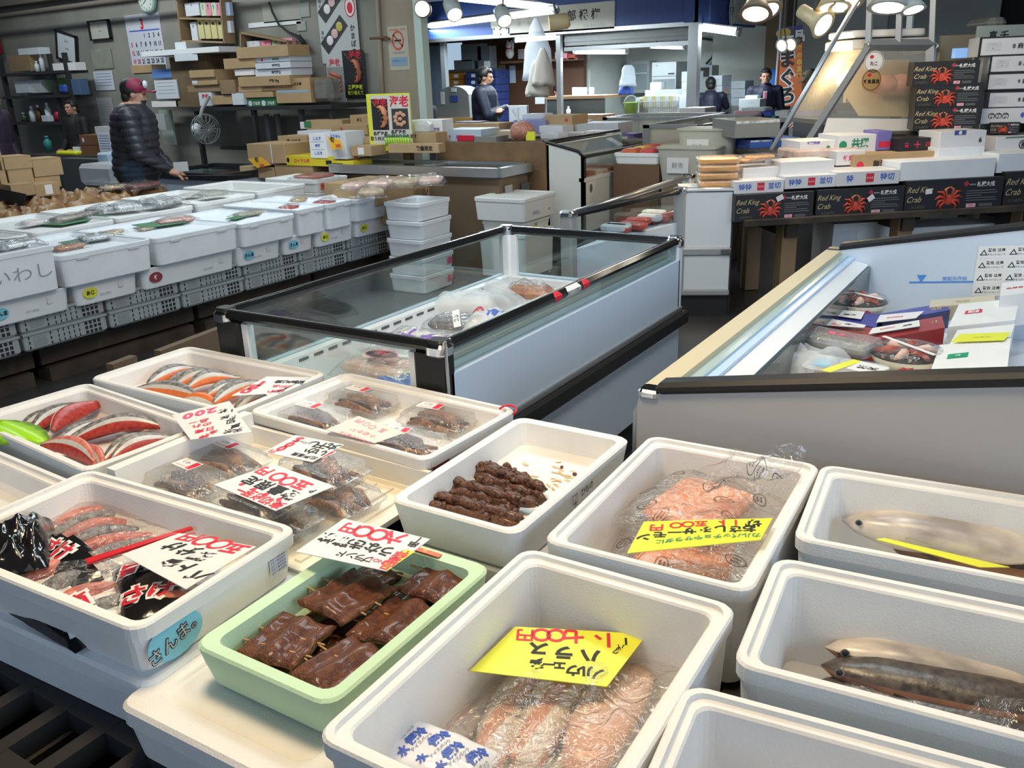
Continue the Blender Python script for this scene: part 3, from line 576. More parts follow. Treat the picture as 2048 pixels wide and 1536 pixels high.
def sheet(label, cs, film, amp, seed, name='clear_film', cat='clear film', stamps=0, n=18):
    # loose film hung between four world points
    a, b, c, d = [V(q) for q in cs]; nn = (b-a).cross(d-a).normalized(); m = MB(); vs = []
    f = lambda u, v: (a.lerp(b, u)).lerp(d.lerp(c, u), v)+nn*(amp*noise.noise(V((u*3+seed, v*3, seed)))+amp*.4*noise.noise(V((u*9, v*8+seed, 0))))
    for j in range(n+1):
        for i in range(n+1): vs.append(f(i/n, j/n))
    m.add(vs, [(j*(n+1)+i, j*(n+1)+i+1, (j+1)*(n+1)+i+1, (j+1)*(n+1)+i) for j in range(n) for i in range(n)], film, True)
    r = random.Random(seed)
    for k in range(stamps):
        u0, v0 = .15+.7*((k*.37+.1) % 1), .15+.7*((k*.61+.2) % 1); rr = .022; lx = (b-a).length; ly = (d-a).length; N_ = 20; rot = k*1.1
        def pt(x, y): return f(u0+(x*math.cos(rot)-y*math.sin(rot))/lx, v0+(x*math.sin(rot)+y*math.cos(rot))/ly)-nn*.0012
        m.add([pt(rr*math.cos(2*math.pi*q/N_), rr*.62*math.sin(2*math.pi*q/N_)) for q in range(N_)]+[pt(rr*.92*math.cos(2*math.pi*q/N_), rr*.57*math.sin(2*math.pi*q/N_)) for q in range(N_)], [(q, (q+1) % N_, N_+(q+1) % N_, N_+q) for q in range(N_)], INKB)
        for s, yy, sz in (('FIVE STAR', .16*rr, .30*rr), ('★★★★★', -.2*rr, .24*rr)):
            tv, tf = textmesh(s, .03); m.add([pt(x*sz*.72, yy+y*sz) for x, y in tv], tf, INKB)
    return m.outw(name, label=label, cat=cat)
sheet('open mouth of the stamped clear bag standing up against the chest freezer', [P(1345, 985, .70), P(1590, 985, .67), P(1615, 900, .755), P(1440, 905, .80)], FILM, .035, 4, stamps=5)
# ---- whole fish
FISHW = mat('pale_fish', (.80, .72, .64), .25, col2=(.36, .33, .32), vscale=7, stretch=(1, 2.5, 2.5)); FISHD = mat('dark_fish', (.055, .05, .05), .3, col2=(.13, .11, .10), vscale=70, bump=.3); FISHB = mat('brown_fish', (.34, .16, .09), .3, col2=(.13, .07, .06), vscale=10)
def fish(label, a, b, z, wid, hgt, back, belly, seed):
    p0, p1 = P(*a, z), P(*b, z); c = (p0+p1)/2; t = thing('whole_fish', (c.x, c.y, z-hgt*.45), label, 'fish', 0, 'whole fish'); d = (p1-p0); L_ = d.length; d.normalize(); sd = V((-d.y, d.x, 0)); m = MB(); rg = []
    for i in range(19):
        s = i/18; k = min(1, (s/.26)**.60+.04)*(1-.72*max(0, (s-.70)/.30)**1.3) if s > 0 else .05; cc = p0+d*(L_*s)-c
        rg.append([cc+sd*(math.cos(q)*wid/2*k)+UZ*((math.sin(q)*k*.5+.5)*hgt*.95) for q in [2*math.pi*j/14 for j in range(14)]])
    m.loft(rg, back, smooth=True, mts=lambda i, j: back if 1 <= j <= 5 else belly); m.out('fish_body', t)
    e = MB(); q = p0+d*(L_*.075)-c
    for sg in (-1, 1): e = MB(); e.ball(q+sd*(sg*wid*.27)+UZ*(hgt*.66), .006, INKB, 8, 6); e.oval(q+sd*(sg*wid*.285)+UZ*(hgt*.66), d, UZ, .008, .007, GREY, 12); e.out('eye', t)
    e = MB(); q = p0+d*(L_*.24)-c
    e.add([q-sd*wid*.42+UZ*hgt*.45, q-sd*wid*.50+d*.05+UZ*hgt*.30, q-sd*wid*.52+d*.06+UZ*hgt*.5, q-sd*wid*.49+d*.02+UZ*hgt*.60], [(0, 1, 2, 3), (3, 2, 1, 0)], back); e.out('pectoral_fin', t)
    e = MB(); q = p1-c+UZ*hgt*.45; e.add([q-d*.02-sd*.012, q+d*.05-sd*.05, q+d*.03, q+d*.05+sd*.05, q-d*.02+sd*.012, q-d*.02+UZ*.006], [(0, 1, 2, 5), (5, 2, 3, 4), (0, 4, 3, 2, 1)], back); e.out('tail_fin', t)
    return t
fish('pale silver fish with a grey back lying across the box beside the freezer', (1684, 1042), (2150, 1106), .595, .115, .085, FISHW, FISHW, 1)
fish('dark fish under the pale one in the box beside the freezer', (1735, 1068), (2120, 1148), .55, .10, .06, FISHD, FISHB, 2)
fish('pale brown fish at the back of the box with red tape', (1650, 1296), (2180, 1372), .575, .09, .065, FISHW, FISHB, 3)
fish('black-headed fish in the middle of the box with red tape', (1642, 1332), (2180, 1440), .565, .095, .065, FISHD, FISHB, 4)
fish('dark scaly fish lowest and nearest in the box with red tape', (1625, 1368), (2180, 1505), .545, .10, .055, FISHD, FISHD, 5)
pouch(.42, .15, .06, 21, FILM, 22, wr=.5).out('clear_bag', None, (.03, 1.60, .535), R(4), label='clear bag loosely wrapping the pale silver fish', cat='clear bag')
pouch(.44, .24, .075, 22, FILM, 24, wr=.5).out('clear_bag', None, (.02, 1.205, .525), R(4), label='clear crumpled bag around the three dark fish', cat='clear bag')
m = MB(); m.loft([rrect(.5, .2, .03, 0), rrect(.46, .18, .03, .012)], mat('brown_liquid_stain', (.34, .22, .17), .3, col2=(.52, .42, .38), vscale=8)); m.out('wet_pad', None, (.0, .83, .5101), R(6), label='brown soaked pad on the floor of the nearly empty deep box', cat='pad')
# ---- price cards
K = dict
pcard('white card with red 180 over the silver salmon slices', [(533, 753), (619, 754), (557, 786), (463, 791)], (.70, .70, .70), [('1', 523, 767, .05, INKR, K(b=.05, sx=1.2)), ('8', 507, 774, .05, INKR, K(b=.05, sx=1.2)), ('0', 492, 782, .05, INKR, K(b=.05, sx=1.2)), ('身', 557, 763, .028, INKB), ('切', 570, 763, .028, INKB), ('鮭', 585, 763, .028, INKB), ('銀', 600, 764, .028, INKB), ('品', 552, 772, .022, INKR), ('の', 565, 773, .022, INKR), ('日', 575, 773, .022, INKR), ('れ', 540, 783, .022, INKR), ('売', 550, 782, .022, INKR), ('特', 562, 780, .022, INKR)])
L2 = []
for s, cs in (('天然厚切紅鮭枚1', [(475, 860), (456, 862), (471, 851), (462, 843), (462, 836), (449, 834), (445, 822), (464, 821)]),):
    for ch, (x, y) in zip(s, cs): L2.append((ch, x, y, .024, INKB, K(b=.03)))
L2 += [(c, x, y, .024, INKR, K(b=.03)) for c, x, y in (('本', 426, 864), ('日', 420, 857), ('の', 414, 848), ('品', 408, 841), ('特', 408, 872), ('売', 399, 862), ('れ', 393, 852), ('ー', 386, 845))]
L2 += [(c, x, y, .045, INKP, K(b=.05, sx=1.1)) for c, x, y in (('2', 423, 821), ('0', 400, 826), ('0', 376, 832))]
pcard('white card with red 200 tilted at the corner of the red salmon tray', [(344, 830), (459, 802), (503, 864), (381, 879)], (.715, .735, .735), L2)
pcard('white dried squid card with red 500 on the upper pack', [(591, 870), (688, 889), (625, 924), (528, 904)], (.722, .722, .722), [('5', 596, 879, .036, INKR, K(b=.06)), ('0', 579, 889, .036, INKR, K(b=.06)), ('0', 563, 897, .036, INKR, K(b=.06)), ('円', 546, 902, .02, INKR), ('丸', 664, 893, .034, INKB, K(b=.03)), ('干', 645, 891, .034, INKB, K(b=.03)), ('し', 628, 888, .034, INKB, K(b=.03)), ('い', 642, 905, .034, INKB, K(b=.03)), ('か', 622, 901, .034, INKB, K(b=.03)), ('北海道産', 609, 912, .018, INKB), ('1パック', 606, 884, .014, INKB)])
pcard('white limited-offer card with red dots and black brush writing', [(547, 928), (668, 972), (551, 1021), (428, 969)], (.726, .726, .724), [('円', 529, 942, .036, INKR, K(b=.04)), ('〇', 557, 953, .04, INKR, K(b=.05)), ('〇', 577, 962, .04, INKR, K(b=.05)), ('五', 603, 970, .04, INKR, K(b=.05)), ('P', 625, 982, .022, INKB), ('定', 502, 961, .038, INKB, K(b=.03)), ('限', 529, 970, .038, INKB, K(b=.03)), ('量', 555, 980, .038, INKB, K(b=.03)), ('数', 581, 990, .038, INKB, K(b=.03)), ('ー', 483, 981, .026, INKR, K(b=.05)), ('至', 499, 986, .03, INKR, K(b=.03)), ('必', 516, 993, .03, INKR, K(b=.03)), ('切', 534, 1001, .03, INKR, K(b=.03)), ('売', 555, 1009, .03, INKR, K(b=.03))]+[('・', x, y, .04, INKR, K(b=.05)) for x, y in ((484, 968), (508, 978), (533, 988), (559, 998))])
pcard('pale pink handwritten note on the squid packs', [(717, 832), (810, 865), (749, 886), (651, 859)], (.712, .705, .705), [('円', 719, 842, .022, INKP, K(b=0)), ('〇', 733, 848, .022, INKP, K(b=0)), ('〇', 745, 854, .022, INKP, K(b=0)), ('五', 765, 861, .024, INKP, K(b=0)), ('い', 705, 860, .018, INKP, K(b=0)), ('か', 720, 863, .018, INKP, K(b=0)), ('切', 733, 867, .018, INKP, K(b=0)), ('つ', 746, 872, .018, INKP, K(b=0)), ('やわらかい味です', 710, 874, .013, INKP, K(b=0))], PINKP, .0008, 'handwritten_note', cat='note')
pcard('white card with red price and black lettering on the salmon bags', [(359, 1066), (512, 1093), (372, 1178), (244, 1109)], (.70, .70, .69), [('円', 380, 1074, .038, INKR, K(b=.03)), ('〇', 411, 1081, .042, INKR, K(b=.04)), ('〇', 440, 1088, .042, INKR, K(b=.04)), ('五', 468, 1097, .042, INKR, K(b=.04)), ('け', 348, 1092, .036, INKB, K(b=.05)), ('分', 377, 1101, .036, INKB, K(b=.05)), ('類', 404, 1112, .036, INKB, K(b=.05)), ('産', 346, 1124, .036, INKB, K(b=.05)), ('ト', 373, 1134, .036, INKB, K(b=.05)), ('バ', 399, 1150, .036, INKB, K(b=.05))])
def yel600(m, q, n, ux, uy):
    o = plane_hit(797, 1122, q[0]+n*.0003, n); m.add([plane_hit(x, y, q[0]+n*.0003, n) for x, y in ((812, 1098), (830, 1103), (775, 1141), (757, 1136))], [(0, 1, 2, 3)], mat('yellow_patch', (.90, .78, .05), .5))
pcard('white card with red price for skewered eel over the green tray', [(688, 1037), (860, 1078), (773, 1142), (592, 1103)], (.715, .715, .712), [('円', 699, 1056, .036, INKR, K(b=.03)), ('〇', 727, 1062, .042, INKR, K(b=.05)), ('〇', 757, 1069, .042, INKR, K(b=.05)), ('六', 788, 1075, .042, INKR, K(b=.04)), ('1', 838, 1079, .022, INKB), ('串', 827, 1088, .022, INKB), ('焼', 657, 1075, .034, INKB, K(b=.03)), ('蒲', 687, 1083, .034, INKB, K(b=.03)), ('き', 716, 1089, .034, INKB, K(b=.03)), ('な', 746, 1095, .034, INKB, K(b=.03)), ('う', 773, 1102, .034, INKB, K(b=.03)), ('ド', 684, 1107, .022, INKB), ('ン', 703, 1110, .022, INKB), ('ラ', 720, 1114, .022, INKB), ('ブ', 736, 1118, .022, INKB), ('NO1', 754, 1121, .014, INKR), ('特', 804, 1107, .026, INKR, K(b=.03)), ('売', 790, 1118, .026, INKR, K(b=.03)), ('品', 774, 1131, .026, INKR, K(b=.03))], extra=yel600)
pcard('yellow card with red 1,700 price in the deep salmon belly box', [(1030, 1253), (1294, 1268), (1214, 1373), (940, 1341)], (.615, .605, .60), [('円', 1050, 1270, .032, INKR, K(b=.03)), ('〇', 1083, 1269, .034, INKR, K(b=.05)), ('〇', 1112, 1270, .034, INKR, K(b=.05)), ('七', 1147, 1272, .036, INKR, K(b=.04)), ('、', 1184, 1281, .034, INKR, K(b=.04)), ('一', 1216, 1280, .036, INKR, K(b=.04, r=90)), ('ス', 1077, 1297, .034, INKB, K(b=.05)), ('ラ', 1128, 1305, .034, INKB, K(b=.05)), ('ハ', 1181, 1311, .034, INKB, K(b=.05)), ('産', 1073, 1326, .027, INKB, K(b=.04)), ('ー', 1098, 1328, .022, INKB, K(b=.04)), ('ェ', 1119, 1333, .025, INKB, K(b=.04)), ('ウ', 1146, 1340, .027, INKB, K(b=.04)), ('ル', 1170, 1342, .027, INKB, K(b=.04)), ('ノ', 1195, 1348, .027, INKB, K(b=.04)), ('1', 1252, 1283, .024, INKB, K(b=.03)), ('パ', 1242, 1293, .013, INKB), ('ッ', 1237, 1298, .013, INKB), ('ク', 1231, 1303, .013, INKB)], YELL)
pcard('long yellow card with red 2,500 price on the stamped salmon bags', [(1288, 1043), (1545, 1036), (1521, 1079), (1254, 1106)], (.685, .712, .712), [('円', 1313, 1055, .028, INKR, K(b=.04)), ('〇', 1352, 1050, .025, INKR, K(b=.05)), ('〇', 1376, 1048, .025, INKR, K(b=.05)), ('五', 1402, 1047, .025, INKR, K(b=.04)), ('、', 1432, 1048, .03, INKR), ('一', 1446, 1045, .024, INKR, K(b=.06, r=90)), ('一', 1471, 1045, .022, INKR, K(b=.06, r=90)), ('切', 1506, 1046, .03, INKB, K(b=.04)), ('ン', 1287, 1074, .028, INKB, K(b=.05)), ('モ', 1320, 1069, .028, INKB, K(b=.04)), ('ー', 1349, 1064, .028, INKB, K(b=.04)), ('サ', 1378, 1061, .028, INKB, K(b=.04)), ('み', 1412, 1058, .028, INKB, K(b=.04)), ('し', 1442, 1057, .028, INKB, K(b=.04)), ('さ', 1471, 1058, .028, INKB, K(b=.04)), ('お', 1498, 1057, .028, INKB, K(b=.04))]+[(c, 1512-19.2*i, 1070+i*i*.13, .018, INKG, K(b=.02)) for i, c in enumerate('カルパッチョやサラダに')], YELL)
pcard('plain yellow card lying under the pale silver fish', [(1752, 1078), (1770, 1076), (2020, 1134), (1960, 1134)], (.60, .60, .585), [], YELL)
pcard('torn green card with black writing in the corner of the low tray', [(218, 940), (262, 922), (268, 935), (236, 958)], (.69, .705, .69), [('さ', 224, 948, .022, INKB, K(b=.05)), ('ば', 246, 943, .022, INKB, K(b=.05))], mat('green_card', (.10, .50, .25), .5))
# ================================================================ chest freezers
def island_freezer():
    x0, x1, y0, y1, zt = -2.27, -1.355, 1.785, 3.545, .82
    cx, cy = (x0+x1)/2, (y0+y1)/2; W_, D_ = x1-x0, y1-y0
    t = thing('island_freezer', (cx, cy, 0), 'glass-walled island freezer with chrome rails and pale blue sides in the middle', 'freezer')
    X, Y = W_/2, D_/2
    def part(n, f, **k): m = MB(); f(m); return m.out(n, t, **k)
    part('base', lambda m: m.box((0, 0, .06), (W_-.06, D_-.06, .12), BLKM))
    def vents(m):
        m.box((X-.028, -.2, .185), (.02, D_-.5, .13), BLKM)
        for k in range(40): m.box((X-.016, -Y+.30+k*.026, .185), (.006, .012, .10), DGREY)
        m.box((X-.02, -Y+.12, .19), (.02, .2, .14), BLKM)
    part('vent_grille', vents)
    part('lower_panel', lambda m: (m.rbox((X-.012, 0, .30), (.024, D_-.06, .30), PANEL, .002, .004), m.rbox((-X+.012, 0, .29), (.024, D_-.06, .34), PANEL, .002, .004), m.rbox((0, -Y+.012, .29), (W_-.1, .024, .34), PANEL, .002, .004), m.rbox((0, Y-.012, .29), (W_-.1, .024, .34), PANEL, .002, .004)))
    part('bumper_strip', lambda m: (m.rbox((X+.012, 0, .475), (.032, D_+.03, .06), BLACK, .006, .008), m.rbox((X+.001, 0, .515), (.014, D_-.02, .022), STEEL, .003, .003), m.rbox((-X-.012, 0, .475), (.032, D_+.03, .06), BLACK, .006, .008), m.rbox((0, -Y-.012, .475), (W_, .032, .06), BLACK, .006, .008), m.rbox((0, Y+.012, .475), (W_, .032, .06), BLACK, .006, .008)))
    part('upper_panel', lambda m: (m.rbox((X-.012, 0, .625), (.022, D_-.07, .225), PANEL, .002, .004), m.rbox((-X+.012, 0, .555), (.022, D_-.07, .10), PANEL, .002, .004), m.rbox((0, -Y+.012, .555), (W_-.1, .022, .10), PANEL, .002, .004), m.rbox((0, Y-.012, .555), (W_-.1, .022, .10), PANEL, .002, .004)))
    def liner(m):
        m.box((0, 0, .44), (W_-.06, D_-.06, .02), WHITE); m.box((-X+.05, 0, .52), (.04, D_-.1, .16), WHITE); m.box((X-.055, 0, .60), (.05, D_-.1, .30), WHITE); m.box((0, -Y+.05, .52), (W_-.08, .04, .15), WHITE); m.box((0, Y-.05, .52), (W_-.08, .04, .15), WHITE)
        for k in range(16): m.box((-X+.0715, -Y+.3+k*.075, .585), (.003, .045, .010), DGREY)
    part('inner_liner', liner)
    part('ledge', lambda m: (m.box((X-.085, 0, .758), (.085, D_-.09, .014), mat('cream_ledge', (.80, .72, .60), .45)), m.box((X-.118, 0, .772), (.018, D_-.09, .024), WHITE), m.box((X-.055, 0, .768), (.012, D_-.09, .03), ALU)))
    for sx, sy in ((-1, -1), (1, -1), (-1, 1), (1, 1)):
        dark = sy < 0; m = MB()
        q = .105 if dark else .062; m.rbox((sx*(X-q/2-.001), sy*(Y-.030), .64), (q, .058, .31), BLACK if dark else WHITE, .012, .004)
        m.rbox((sx*(X-q-.014), sy*(Y-.03), .67), (.026, .03, .24), WHITE, .003, .002)
        m.out('corner_post', t)
        m = MB(); m.rbox((sx*(X-.030), sy*(Y-.028), .805), (.072, .066, .042), CHROME, .024, .01, n=5); m.rbox((sx*(X-.030), sy*(Y-.028), .829), (.060, .054, .012), BLACK if dark else CHROME, .02, .005, n=5); m.out('corner_cap', t)
    RAIL = mat('rail_black', (.03, .032, .035), .12, .6, coat=.5)
    for nm, c, d in (('r', (X-.022, 0, .812), (.042, D_-.1, .034)), ('l', (-X+.022, 0, .812), (.042, D_-.1, .034)), ('n', (0, -Y+.022, .812), (W_-.1, .042, .034)), ('f', (0, Y-.022, .812), (W_-.1, .042, .034))):
        m = MB(); m.rbox(c, d, RAIL, .006, .012); m.rbox((c[0], c[1], c[2]+.0165), (d[0]*.995 if d[0] > .1 else .014, d[1]*.995 if d[1] > .1 else .014, .006), CHROME, .004, .002)
        m.out('top_rail', t)
    for c, d in (((-X+.022, 0, .695), (.006, D_-.12, .20)), ((0, -Y+.022, .695), (W_-.12, .006, .20)), ((0, Y-.022, .695), (W_-.12, .006, .20)), ((X-.012, 0, .768), (.006, D_-.12, .06))):
        m = MB(); m.box(c, d, GLASS); m.out('glass_pane', t)
    def tape(m):
        for dy, mt in ((-.11, INKR), (0, PAPER), (.09, INKR)): m.rbox((X-.022, dy-.12, .8125), (.0445, .10 if mt is PAPER else .05, .0365), mt, .006, .012)
        m.text('開けたら閉める', .016, (X+.0012, -.12, .812), UY, UZ, INKB)
    part('warning_tape', tape)
    m = MB(); m.tube([(X-.0, -Y-.004, .80), (X+.002, -Y+.01, .836), (X+.004, -Y+.012, .70), (X+.002, -Y+.006, .56), (X-.004, -Y+.002, .42)], .005, GREY); m.out('power_cord', t)
    return t
island_freezer()
def flat_pack(label, c, z, sx, sy, h, rz, film, seed, texts=(), name='frozen_pack', cat='food pack', band=None, bmat=None, inner=None, group=None, ink=INKBL, wr=.4):
    p = P(*c, z); m = MB()
    if inner: m.rbox((0, 0, h*.42), (sx*.8, sy*.78, h*.55), inner, .03, h*.2, n=4)
    q = pouch(sx, sy, h, seed, film, 18, band, bmat, wr); b = len(m.v); m.v += q.v; m.f += [tuple(b+k for k in f) for f in q.f]; m.m += [m.mi(q.mats[i]) for i in q.m]; m.sm += q.sm
    for tx in texts: drape(m, tx[0], tx[1], tx[2], tx[3], tx[4], tx[5] if len(tx) > 5 else ink, sx, sy, h, seed, .05, wr)
    return m.out(name, None, (p.x, p.y, z-h*.6), rz, label=label, cat=cat, group=group)
SHR = mat('pale_shrimp', (.72, .42, .32), .4, col2=(.80, .62, .54), vscale=24, bump=.4); SQW = mat('white_squid', (.80, .74, .68), .4, var=.1, vscale=14); CRAB = mat('crab_shell', (.55, .10, .06), .45, col2=(.34, .05, .03), vscale=18, bump=.4); MACK = mat('grey_fillet', (.32, .31, .30), .35, col2=(.12, .12, .13), vscale=14); BREAD = mat('brown_crab_meat', (.50, .22, .10), .5, col2=(.32, .11, .05), vscale=20, bump=.4)
p = flat_pack('clear bag of shrimp with an oval black and red seal in the island freezer', (765, 728), .545, .36, .22, .07, R(-4), FILM, 3, inner=SHR)
m = MB(); m.oval((0, 0, 0), UX, UY, .07, .042, INKR); m.oval((0, 0, .0006), UX, UY, .066, .038, INKB); m.text('SUS', .036, (0, .003, .0012), V((-1, 0, 0)), V((0, -1, 0)), INKR, .06); m.patch((-.015, .032, .0013), V((1, .25, 0)), V((-.25, 1, 0)), .085, .012, INKR); m.out('oval_seal', p, (0, 0, .079))
flat_pack('blue printed box bag beside the dark corner post in the island freezer', (800, 760), .53, .20, .14, .04, R(3), mat('blue_pouch', (.10, .16, .42), .35), 5, (('特選', .04, 0, 0, R(180), INKW),))
pcard('small yellow green price tag reading 98 by the dark corner post', [(808, 745), (832, 740), (832, 758), (806, 763)], (.545, .545, .535), [('98', 824, 752, .035, INKB)], mat('tag_green', (.72, .85, .25), .5), name='price_tag')
flat_pack('white squid pack with purple lettering near the front rail of the island freezer', (850, 678), .60, .40, .20, .06, R(4), FILM, 7, (('イカ', .07, .08, -.03, R(190), mat('purple_ink', (.20, .10, .45), .5)), ('ナー', .06, -.08, -.03, R(190), MATS['purple_ink'])), inner=SQW)
flat_pack('clear bag of grey fish with a white tag in the island freezer', (905, 642), .62, .24, .12, .06, R(12), FILM, 9, inner=MACK)
pcard('small white handwritten tag on the grey fish bag', [(904, 622), (918, 618), (922, 652), (908, 655)], (.66, .66, .63), [('ぐじ', 913, 636, .03, INKB, K(r=90))], name='price_tag')
flat_pack('crumpled white and blue printed bag against the cream ledge', (985, 640), .64, .22, .16, .08, R(20), FILMK, 11, (('冷凍', .05, .03, .0, R(10), INKBL), ('魚', .05, -.06, .02, R(10), INKR)), inner=SQW)
flat_pack('frosty bag of pale shellfish in the island freezer', (930, 600), .60, .30, .16, .08, R(30), FILMK, 13, inner=SQW)
flat_pack('frosty bag of grey shrimp toward the far end of the island freezer', (985, 592), .60, .28, .16, .07, R(10), FILMK, 15, inner=MACK)
flat_pack('brown crab pack at the far corner of the island freezer', (1060, 578), .60, .26, .16, .08, R(8), FILM, 17, inner=BREAD)
flat_pack('clear bag with a pale bun of fish next to the brown crab pack', (1000, 575), .58, .22, .15, .07, R(-6), FILMK, 19, inner=SQW)
# ---- big open freezer at right, its end panels rise to the right
def open_freezer():
    xl, yn, yf, zl = -.82, 1.86, 3.86, .762
    xr = .62
    a = PY(2048, 762, yn); sl_ = (a.z-zl)/(a.x-xl); zr = zl+sl_*(xr-xl)
    t = thing('open_freezer', ((xl+xr)/2, (yn+yf)/2, 0), 'big open chest freezer with grey end panel and black trim at right', 'freezer')
    ox, oy = (xl+xr)/2, (yn+yf)/2
    def poly(y, th, mt, ins=0, zb=.10, r=.05):
        pts = [(xl+ins, zb), (xr, zb), (xr, zr-ins)]
        for k in range(6):
            an = R(90+90*k/5); pts.append((xl+ins+r+r*math.cos(an), zl-ins-r+r*math.sin(an)+sl_*r*math.sin(an)*0))
        n = len(pts); m = MB(); m.add([(x-ox, y-oy, z) for x, z in pts]+[(x-ox, y+th-oy, z) for x, z in pts], [tuple(range(n)), tuple(reversed(range(n, 2*n)))]+[(k, n+k, n+(k+1) % n, (k+1) % n) for k in range(n)], mt); return m
    PF = mat('panel_grey', (.46, .46, .475), .45)
    poly(yn, .045, PF).out('end_panel', t)
    m = MB(); m.tube([(xl-.004-ox, yn+.012-oy, .12), (xl-.004-ox, yn+.012-oy, zl-.06), (xl+.012-ox, yn+.012-oy, zl-.016), (xl+.06-ox, yn+.012-oy, zl-.002)], .012, ALU); m.out('edge_trim', t)
    for y in (yn+.02, yf-.02):
        m = MB(); d = V((xr-xl, 0, zr-zl)).normalized(); c = V(((xl+xr)/2+.015-ox, y-oy, (zl+zr)/2+.006)); Mx = Matrix.Translation(c) @ Matrix.Rotation(-math.atan2(d.z, d.x), 4, 'Y'); m.rbox((0, 0, 0), ((xr-xl)-.05, .062, .030), BLACK, .006, .010, M=Mx); m.out('top_trim', t)
        m = MB(); m.rbox((xl+.03-ox, y-oy, zl-.006), (.06, .055, .024), CHROME, .015, .006); m.out('corner_cap', t)
    f = poly(yf-.045, .045, PANEL)
    o = PY(1908, 564, yf-.046)-V((ox, oy, 0)); dx = V((1, 0, sl_*.55))
    BL = mat('load_line_blue', (.08, .28, .72), .5); f.patch(o, dx, UZ, .33, .007, BL); f.text('積載限界線', .018, o+V((0, -.0004, .014)), dx, UZ, BL)
    for k in (-.12, .12): f.text('▼', .04, o+dx*k+V((0, -.0005, .016)), dx, UZ, BL)
    o = PY(2038, 542, yf-.047)-V((ox, oy, 0)); f.patch(o, dx, UZ, .30, .20, PAPER)
    for i in range(3):
        for j in range(4): f.patch(o+dx*(-.10+.10*i)+V((0, -.0006, -.075+.05*j)), dx, UZ, .092, .044, mat('label_white', (.80, .82, .84), .5)); f.text('△', .028, o+dx*(-.128+.10*i)+V((0, -.001, -.075+.05*j)), dx, UZ, INKB, .02); f.text('警告 注意', .014, o+dx*(-.085+.10*i)+V((0, -.001, -.066+.05*j)), dx, UZ, INKB, .02); f.text('手を入れないで', .009, o+dx*(-.085+.10*i)+V((0, -.001, -.083+.05*j)), dx, UZ, INKB)
    f.out('end_panel', t)
    L_ = yf-yn-.1; ym = 0
    def bar(n, x, z, w, h, mt, tilt=0): m = MB(); m.box((0, 0, 0), (w, L_, h), mt, M=Matrix.Translation((x-ox, ym, z)) @ Matrix.Rotation(tilt, 4, 'Y')); m.out(n, t)
    bar('side_rail', xl+.030, zl-.012, .060, .026, BEIGE)
    bar('glass_track', xl+.075, zl-.022, .032, .012, mat('track_glass', (.45, .58, .60), .15)); bar('glass_track', xl+.104, zl-.030, .026, .012, mat('track_blue', (.55, .72, .95), .3)); bar('ledge', xl+.145, zl-.050, .060, .014, WHITE, R(14))
    bar('outer_side', xl+.012, .40, .024, .66, GREYP)
    m = MB(); m.box((xl+.18-ox, 0, .56), (.012, L_, .29), mat('dark_liner_glass', (.06, .08, .085), .12)); 
    for k in range(5): m.box((xl+.187-ox, 0, .50+.022*k), (.003, L_*.96, .010), GREY)
    m.out('inner_wall', t)
    m = MB(); m.box(((xl+xr)/2+.08-ox, 0, .44), (xr-xl-.2, L_, .03), WHITE); m.out('inner_floor', t)
    m = MB(); m.box(((xl+xr)/2-ox, 0, .06), (xr-xl-.1, yf-yn-.1, .12), BLKM); m.out('base', t)
    m = MB(); q = P(2034, 660, .70); m.box((q.x+.06-ox, -.35, .64), (.008, 1.2, .38), clear('divider_plastic', (.93, .94, .96), .10, .1, .2, 6, .25)); m.out('divider', t)
open_freezer()
def top_box(label, px, zs, h, mt, name='food_box', cat='box', texts=(), extra=None, group=None, side=None):
    # box whose visible top face has these photo corners (far-left, far-right, near-right, near-left)
    a, b, c = (P(*px[i], zs) for i in range(3)); d = a+(c-b); m = MB(); q = [a, b, c, d]; n = (b-a).cross(c-a).normalized(); n = n if n.z > 0 else -n
    m.slab(q, h, mt); ux = (a-b).normalized(); uy = (d-a).normalized()
    if side: m.slab([V((v.x, v.y, v.z-.004)) + (v-(a+c)/2)*.004 for v in q], h-.008, side)
    for s, x, y, sz, im, *k in texts: m.text(s, sz, plane_hit(x, y, a+n*.0008, n), ux, uy, im, .04)
    if extra: extra(m, q, n, ux, uy)
    return m.outw(name, label=label, cat=cat, group=group)
BOXB = mat('navy_box', (.05, .06, .34), .3); BOXR = mat('dark_red_box', (.36, .03, .035), .3)
top_box('navy blue gift box with a white card, left of the two in the open freezer', [(1632, 612), (1762, 630), (1752, 655), (1616, 636)], .625, .07, BOXB)
top_box('navy blue gift box with gold lettering, right of the two in the open freezer', [(1757, 628), (1888, 606), (1900, 620), (1752, 652)], .625, .07, BOXB, texts=(('かに', 1872, 618, .03, INKGO),), side=mat('navy_side', (.08, .09, .22), .4))
top_box('dark red gift box with a white card, left of the two in the open freezer', [(1612, 638), (1745, 656), (1762, 690), (1596, 656)], .63, .06, BOXR, texts=(('特選', 1712, 660, .03, INKGO),))
top_box('dark red gift box with white ends, right of the two in the open freezer', [(1752, 655), (1884, 632), (1890, 655), (1735, 680)], .635, .06, BOXR, texts=(('極', 1868, 643, .03, INKGO),))
